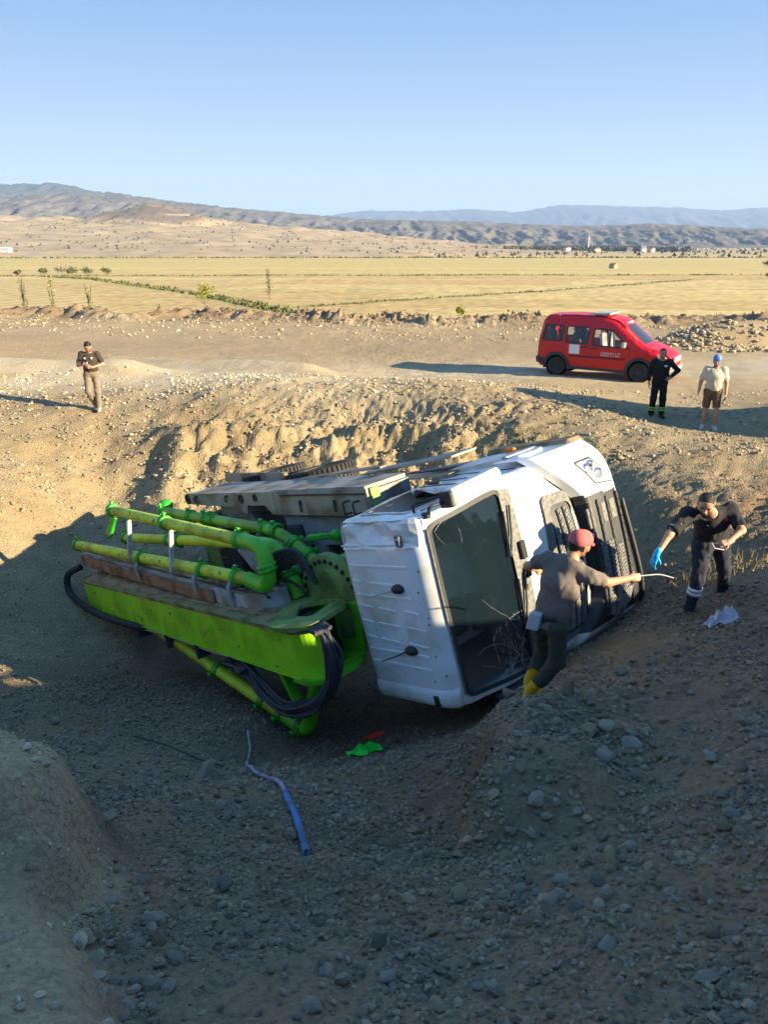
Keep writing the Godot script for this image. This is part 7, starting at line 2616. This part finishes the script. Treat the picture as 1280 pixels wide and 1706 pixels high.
func build_small():
	# blue hose: pale purplish grey above, bright blue below where it is clean
	var pts := []
	for q in [[-1.74, -8.4], [-1.62, -7.9], [-1.55, -7.45], [-1.49, -7.05], [-1.30, -6.55], [-1.1, -6.1], [-0.92, -5.7], [-0.78, -5.2], [-0.65, -4.75], [-0.54, -4.3]]:
		pts.append(on_ground(q[0], q[1], 0.04))
	var h := thing("blue_hose", "blue hose lying down the gravel slope, faded grey at its far end", "hose", pts[4])
	var path := spline(pts, 7)
	for i in path.size():
		path[i].y = maxf(path[i].y, ground_h(path[i].x, path[i].z) + 0.028)
		path[i] -= pts[4]
	var cols := [lin(0.33, 0.34, 0.40), lin(0.33, 0.34, 0.52), lin(0.05, 0.20, 0.50)]
	for s in 3:
		var a: int = [0, 24, 46][s]
		var b: int = [25, 47, path.size()][s]
		var mb := MB.new()
		mb.tube(path.slice(a, b), [0.017, 0.021, 0.029][s], 10)
		put("hose_length", mb, textured(mat(cols[s], 0.6), M.pipe.albedo_texture, 1.6), h)
	# thin rod half buried in the gravel
	var rd := thing("rod", "thin dark rod lying across the gravel left of the hose", "rod", on_ground(-2.35, -7.4, 0.03))
	var rm := MB.new()
	rm.tube([on_ground(-2.95, -7.75, 0.05) - rd.position, on_ground(-2.5, -7.5, 0.06) - rd.position, on_ground(-2.05, -7.2, 0.05) - rd.position, on_ground(-1.75, -7.05, 0.04) - rd.position], 0.009, 7)
	put("bar", rm, M.deep, rd)
	crumple("green_rag", "bright green rag lying on the pit floor", "rag", on_ground(-0.22, -7.75), 0.19, 0.16, 0.15, 3, mat(lin(0.02, 0.72, 0.06), 0.8), "cloth")
	crumple("orange_rag", "small orange-red rag in the dark under the cab", "rag", on_ground(-0.12, -8.3), 0.15, 0.07, 0.06, 8, mat(lin(0.75, 0.06, 0.02), 0.8), "cloth")
	var bagm := mat(lin(0.62, 0.58, 0.64), 0.45)
	bagm.backlight_enabled = true
	bagm.backlight = Color(0.3, 0.3, 0.3)
	crumple("plastic_bag", "crumpled whitish plastic bag near the gloved man's feet", "bag", on_ground(3.83, -7.85), 0.2, 0.11, 0.2, 17, bagm, "film")

# ------------------------------------------------------------------ plants, village
func leaf_mesh() -> ArrayMesh:
	var mb := MB.new()
	mb.tri(Vector3(-0.5, 0, 0), Vector3(0.5, 0.05, 0), Vector3(0.0, 1.0, 0.15))
	mb.tri(Vector3(-0.4, 0.1, -0.2), Vector3(0.1, 0.15, 0.5), Vector3(0.1, 0.9, -0.1))
	return mb.done()

func crown(mb: MB, rng: RandomNumberGenerator, c: Vector3, r: Vector3, n: int, s: float):
	# leaf clumps spread through the crown's volume
	for i in n:
		var d := Vector3(rng.randfn(), rng.randfn(), rng.randfn()).normalized() * pow(rng.randf(), 0.5)
		var p := c + d * r * (1.0 + 0.25 * sin(d.x * 7.0 + d.y * 5.0 + c.x))
		var a := Vector3(rng.randfn(), rng.randfn(), rng.randfn()).normalized() * s * rng.randf_range(0.6, 1.4)
		var b := Vector3(rng.randfn(), rng.randfn(), rng.randfn()).normalized() * s * rng.randf_range(0.6, 1.4)
		mb.tri(p - a * 0.5, p + a * 0.5, p + b)
		mb.tri(p - b * 0.4, p + b * 0.5, p - a * 0.8)

func tree(called: String, label: String, category: String, at: Vector3, h: float, w: float, leaf: Color, sd: int, n: int, s: float, group := "", bare := 0.25, upright := false):
	var t := thing(called, label, category, at, 0.0, group)
	var rng := RandomNumberGenerator.new()
	rng.seed = sd
	var tk := MB.new()
	var top := Vector3(rng.randf_range(-0.04, 0.04) * h, h * 0.9, rng.randf_range(-0.04, 0.04) * h)
	tk.tube([Vector3(0, -0.3, 0), top * 0.4 + Vector3(0.01 * h, 0, 0), top], [h * 0.013, h * 0.009, h * 0.003], 6)
	for i in 7:
		var k := rng.randf_range(bare, 0.85)
		var a := rng.randf() * TAU
		var d := Vector3(cos(a) * w * 0.5, h * (0.22 if upright else 0.1), sin(a) * w * 0.5)
		tk.tube([top * k, top * k + d], [h * 0.008, h * 0.003], 5)
	put("trunk", tk, mat(lin(0.13, 0.1, 0.07), 0.9), t)
	var cr := MB.new()
	if upright:
		for i in 6:
			var k := lerpf(bare, 0.97, i / 5.0)
			crown(cr, rng, top * k, Vector3(w * 0.5 * (1.15 - 0.8 * absf(k - 0.5)), h * 0.11, w * 0.5), n / 6, s)
	else:
		for i in 4:
			var a := TAU * i / 4 + rng.randf()
			crown(cr, rng, Vector3(cos(a) * w * 0.2, h * rng.randf_range(0.45, 0.8), sin(a) * w * 0.2), Vector3(w * 0.36, h * 0.26, w * 0.36), n / 4, s)
	var m := mat(leaf.linear_to_srgb(), 0.8)
	m.backlight_enabled = true
	m.backlight = Color(0.4, 0.4, 0.2)
	put("crown", cr, m, t)

func tuft(called: String, label: String, category: String, at: Vector3, n: int, h: float, spread: float, c: Color, sd: int, thick := 0.004):
	var t := thing(called, label, category, at)
	var rng := RandomNumberGenerator.new()
	rng.seed = sd
	var mb := MB.new()
	for i in n:
		var a := rng.randf() * TAU
		var r := spread * sqrt(rng.randf()) * 0.5
		var p := Vector3(cos(a) * r, 0, sin(a) * r)
		p.y = ground_h(at.x + p.x, at.z + p.z) - at.y - 0.01
		var l := h * rng.randf_range(0.35, 1.0)
		var lean := Vector3(cos(a), 0, sin(a)) * l * rng.randf_range(0.1, 0.7) + Vector3(rng.randfn(), 0, rng.randfn()) * 0.03
		var q := p + Vector3(0, l * 0.6, 0) + lean * 0.4
		var e := p + Vector3(0, l, 0) + lean
		mb.tube([p, q, e], [thick, thick * 0.8, thick * 0.3], 3, false)
		if rng.randf() < 0.3:
			mb.tube([q, q + Vector3(rng.randfn() * 0.04, 0.04, rng.randfn() * 0.04)], thick * 0.6, 3, false)
	var m := mat(c.linear_to_srgb(), 0.85)
	stuff(put("blades", mb, m, t))

func house(label: String, at: Vector3, size: Vector3, turn: float, wall: Color, roof: Color):
	var t := thing("house", label, "house", at, turn, "houses of the far village")
	var w := MB.new()
	w.abox(Vector3(0, size.y / 2, 0), size)
	put("wall", w, mat(wall.linear_to_srgb(), 0.9), t)
	var r := MB.new()
	r.prism(PackedVector2Array([Vector2(-size.x * 0.56, 0), Vector2(size.x * 0.56, 0), Vector2(0, size.x * 0.28)]), Vector3(0, size.y + 0.01, -size.z * 0.55), Vector3(1, 0, 0), Vector3(0, 1, 0), Vector3(0, 0, size.z * 1.1))
	put("roof", r, mat(roof.linear_to_srgb(), 0.9), t)

func build_vegetation():
	var rng := RandomNumberGenerator.new()
	rng.seed = 77
	# saplings in a row just beyond the windrow at the left
	var tops := [[-33.0, "first sapling from the left in the row behind the windrow"], [-31.4, "second sapling from the left in the row behind the windrow"], [-29.6, "third sapling from the left in the row behind the windrow"], [-27.0, "fourth and greenest sapling in the row behind the windrow"], [-24.9, "fifth sapling in the row, leaning a little"], [-22.7, "rightmost sapling of the row behind the windrow"]]
	for i in tops.size():
		var x: float = tops[i][0]
		var z := -58.0 - 0.6 * i
		var y := ground_h(x, z)
		tree("poplar_sapling", tops[i][1], "tree", Vector3(x, y, z), 2.3 - y * 0.95 + 0.6 * sin(i * 2.1), 0.62, Color(0.30, 0.29, 0.08) if i != 3 else Color(0.17, 0.19, 0.05), 500 + i, 520, 0.10, "young poplars behind the windrow", 0.3, true)
	tree("poplar_tree", "lone slender poplar standing by the ditch in the plain", "tree", Vector3(-37.5, PLAIN, -262.0), 10.5, 2.2, Color(0.20, 0.18, 0.09), 520, 260, 0.36, "", 0.35, true)
	# bushes on the hedge at the left
	var bs := [[-213.0, -470.0, 3.4, "low dark bush at the left end of the hedge"], [-199.0, -472.0, 4.2, "small bush second from the left in the hedge"], [-187.5, -470.0, 6.8, "tall pale bush in the middle of the hedge"], [-181.0, -469.0, 6.0, "rounded grey-green bush beside the tall pale bush"], [-172.5, -470.0, 5.4, "dark bush in the middle right of the hedge"], [-160.0, -467.0, 4.6, "dark green bush at the right end of the hedge"]]
	for i in bs.size():
		tree("bush", bs[i][3], "bush", Vector3(bs[i][0], plain_h(bs[i][0], bs[i][1]), bs[i][1]), bs[i][2], bs[i][2] * 1.25, Color(0.27, 0.24, 0.16) if i == 2 else Color(0.14, 0.14, 0.05), 540 + i, 240, 0.8, "", 0.05)
	tree("bush", "dark tree cut by the right edge of the picture", "tree", Vector3(266.0, PLAIN, -560.0), 8.5, 8.0, Color(0.13, 0.11, 0.05), 561, 260, 1.0, "", 0.1)
	tree("bush", "low shrub at the right edge below the dark tree", "bush", Vector3(200.5, PLAIN, -420.0), 3.6, 4.5, Color(0.14, 0.12, 0.05), 562, 200, 0.6, "", 0.05)
	# weeds on the windrow and before the track
	for q in [[-10.4, -46.2, 1.5, "yellow-green weed standing on the windrow left of centre"], [4.4, -46.0, 0.7, "low green weed on the windrow left of the van"]]:
		tree("weed", q[3], "plant", on_ground(q[0], q[1]), q[2], q[2] * 0.7, Color(0.26, 0.27, 0.03), 570 + int(q[2] * 10), 160, 0.13, "", 0.1)
	tuft("dry_weeds", "dry pale weeds among stones in the middle foreground", "weeds", on_ground(-0.36, -3.45), 90, 0.16, 0.75, Color(0.27, 0.21, 0.16), 81, 0.0022)
	tuft("dry_stalk", "single tall dry stalk left of the dry weeds", "weeds", on_ground(-0.50, -3.75), 5, 0.42, 0.12, Color(0.33, 0.29, 0.23), 82, 0.0035)
	tuft("dry_grass", "dry straw tuft between the legs of the gloved man", "grass", on_ground(4.15, -9.35), 40, 0.2, 0.7, Color(0.42, 0.31, 0.12), 83)
	tuft("dry_grass", "dry straw tuft at the right edge behind the gloved man", "grass", on_ground(4.85, -9.6), 70, 0.22, 0.9, Color(0.42, 0.31, 0.12), 84)
	tuft("dry_grass", "thin straw tuft beside the bumper of the truck", "grass", on_ground(3.9, -9.6), 18, 0.14, 0.5, Color(0.36, 0.27, 0.12), 85)
	# green growth along the ditch and field edges
	var lm := mat(Color.WHITE, 0.85)
	lm.vertex_color_use_as_albedo = true
	var leaf := leaf_mesh()
	var xf := []
	var cs := []
	for line in [[DITCH, 7000, 2.4, 1.25], [DITCH_B, 1300, 3.0, 0.7], [[Vector2(-330, -462), Vector2(-150, -468), Vector2(40, -476), Vector2(300, -484)], 2200, 3.0, 1.0], [[Vector2(-620, -1000), Vector2(0, -1022), Vector2(700, -1040)], 2200, 9.0, 2.6]]:
		for i in line[1]:
			var t: float = rng.randf() * (line[0].size() - 1)
			var k := int(t)
			var p: Vector2 = (line[0][k] as Vector2).lerp(line[0][k + 1], t - k)
			if rng.randf() > 0.45 + 1.6 * nz_mid.get_noise_2d(p.x * 0.05, p.y * 0.05) + 0.3:
				continue
			p += Vector2(rng.randfn(), rng.randfn()) * line[2] * 0.6
			var s: float = line[3] * rng.randf_range(0.4, 1.1)
			xf.append(Transform3D(Basis.from_euler(Vector3(rng.randf_range(-0.5, 0.5), rng.randf() * TAU, 0)) * Basis.from_scale(Vector3(s * 1.2, s, s * 1.2)), Vector3(p.x, plain_h(p.x, p.y) - 0.1, p.y)))
			cs.append(Color(0.085, 0.10, 0.025).lerp(Color(0.30, 0.27, 0.09), pow(rng.randf(), 1.6)))
	multi("hedge_growth", leaf, xf, cs, lm)
	# scrub dotted over the dry hills
	xf = []
	cs = []
	for i in 5200:
		var z := -1120.0 - 1150.0 * rng.randf()
		var x := rng.randf_range(-0.62, 0.30) * -z
		var d := nz_mid.get_noise_2d(x * 0.006, z * 0.006) + nz_big.get_noise_2d(x * 0.02, z * 0.02)
		var kn := Vector2((x + 590.0) / 220.0, (z + 2120.0) / 200.0).length()
		if rng.randf() > 0.10 + 0.55 * clampf(d, 0.0, 1.0) + (0.6 if kn < 1.0 else 0.0):
			continue
		var s := rng.randf_range(1.5, 4.2)
		xf.append(Transform3D(Basis.from_euler(Vector3(0, rng.randf() * TAU, 0)) * Basis.from_scale(Vector3(s * 1.5, s, s * 1.5)), Vector3(x, foot_h(x, z) - 0.2, z)))
		cs.append(Color(0.085, 0.085, 0.045).lerp(Color(0.17, 0.15, 0.08), rng.randf()))
	multi("scrub", leaf, xf, cs, lm)
	# trees and houses of the village at the foot of the hills
	xf = []
	cs = []
	for i in 3200:
		var z := rng.randf_range(-2250.0, -1680.0)
		var x := rng.randf_range(60.0, 640.0)
		var d := absf(x - 440.0) / 170.0
		if rng.randf() > exp(-d * d) * (0.9 if z > -1950.0 else 0.35) + 0.10:
			continue
		var s := rng.randf_range(7.0, 14.0)
		for k in 3:
			xf.append(Transform3D(Basis.from_euler(Vector3(rng.randf_range(-0.4, 0.4), rng.randf() * TAU, 0)) * Basis.from_scale(Vector3(s * 0.8, s, s * 0.8)), Vector3(x + rng.randfn() * 2.0, plain_h(x, z) - 0.5, z + rng.randfn() * 2.0)))
			cs.append(Color(0.035, 0.045, 0.025).lerp(Color(0.09, 0.09, 0.045), rng.randf()))
	for i in 500:
		var z := rng.randf_range(-2400.0, -1100.0)
		var x := rng.randf_range(60.0, 1150.0)
		var s := rng.randf_range(3.0, 7.0)
		xf.append(Transform3D(Basis.from_euler(Vector3(0, rng.randf() * TAU, 0)) * Basis.from_scale(Vector3(s * 1.3, s, s * 1.3)), Vector3(x, plain_h(x, z) - 0.3, z)))
		cs.append(Color(0.06, 0.06, 0.03).lerp(Color(0.12, 0.11, 0.05), rng.randf()))
	multi("village_trees", leaf, xf, cs, lm)
	var spots := [[370.0, -1650.0, "white cube house at the left end of the village"], [395.0, -1700.0, "cream house left of the village trees"], [500.0, -1660.0, "pale house right of the minaret"], [522.0, -1640.0, "largest white house right of the minaret"], [545.0, -1665.0, "ochre house at the right end of the village"], [300.0, -1820.0, "small pale house far left of the minaret"], [150.0, -1560.0, "low white shed alone left of the village"], [430.0, -1648.0, "grey-roofed house among the village trees"], [232.0, -1900.0, "tiny house at the foot of the badlands"]]
	for i in spots.size():
		house(spots[i][2], Vector3(spots[i][0], plain_h(spots[i][0], spots[i][1]), spots[i][1]), Vector3(rng.randf_range(9, 15), rng.randf_range(5, 9), rng.randf_range(8, 13)), rng.randf() * 1.5, [Color(0.7, 0.68, 0.62), Color(0.6, 0.52, 0.4), Color(0.66, 0.62, 0.56)][i % 3], [Color(0.3, 0.13, 0.08), Color(0.32, 0.28, 0.25)][i % 2])
	house("long white barn at the left edge below the dry hills", Vector3(-525.0, foot_h(-525, -1120) - 0.5, -1120.0), Vector3(8, 5, 26), 1.4, Color(0.7, 0.68, 0.64), Color(0.6, 0.58, 0.55))
	house("ruined stone hut alone in the plain at the right", Vector3(170.0, plain_h(170, -600), -600.0), Vector3(4, 2.6, 5), 0.5, Color(0.38, 0.28, 0.18), Color(0.3, 0.22, 0.15))
	var mn := thing("minaret", "thin white minaret rising above the village trees", "minaret", Vector3(440.0, plain_h(440, -1760), -1760.0))
	var mb := MB.new()
	mb.lathe(Vector3.ZERO, Vector3.UP, [Vector2(2.1, 0), Vector2(2.0, 9), Vector2(1.5, 10), Vector2(1.4, 24), Vector2(2.3, 25), Vector2(2.3, 26), Vector2(1.2, 26.2), Vector2(1.2, 30)], 14)
	put("shaft", mb, mat(lin(0.72, 0.7, 0.66), 0.8), mn)
	var sp := MB.new()
	sp.lathe(Vector3(0, 30, 0), Vector3.UP, [Vector2(1.4, 0), Vector2(0.7, 3.0), Vector2(0.0, 6.5)], 14)
	put("spire", sp, mat(lin(0.3, 0.32, 0.34), 0.5), mn)
	var wall := thing("long_wall", "long pale quarry wall high on the dry hills", "wall", Vector3(-525.0, foot_h(-525, -2080), -2080.0))
	var wm := MB.new()
	wm.abox(Vector3(0, 0.0, 0), Vector3(70, 5, 4))
	put("masonry", wm, mat(lin(0.42, 0.38, 0.32), 0.9), wall)
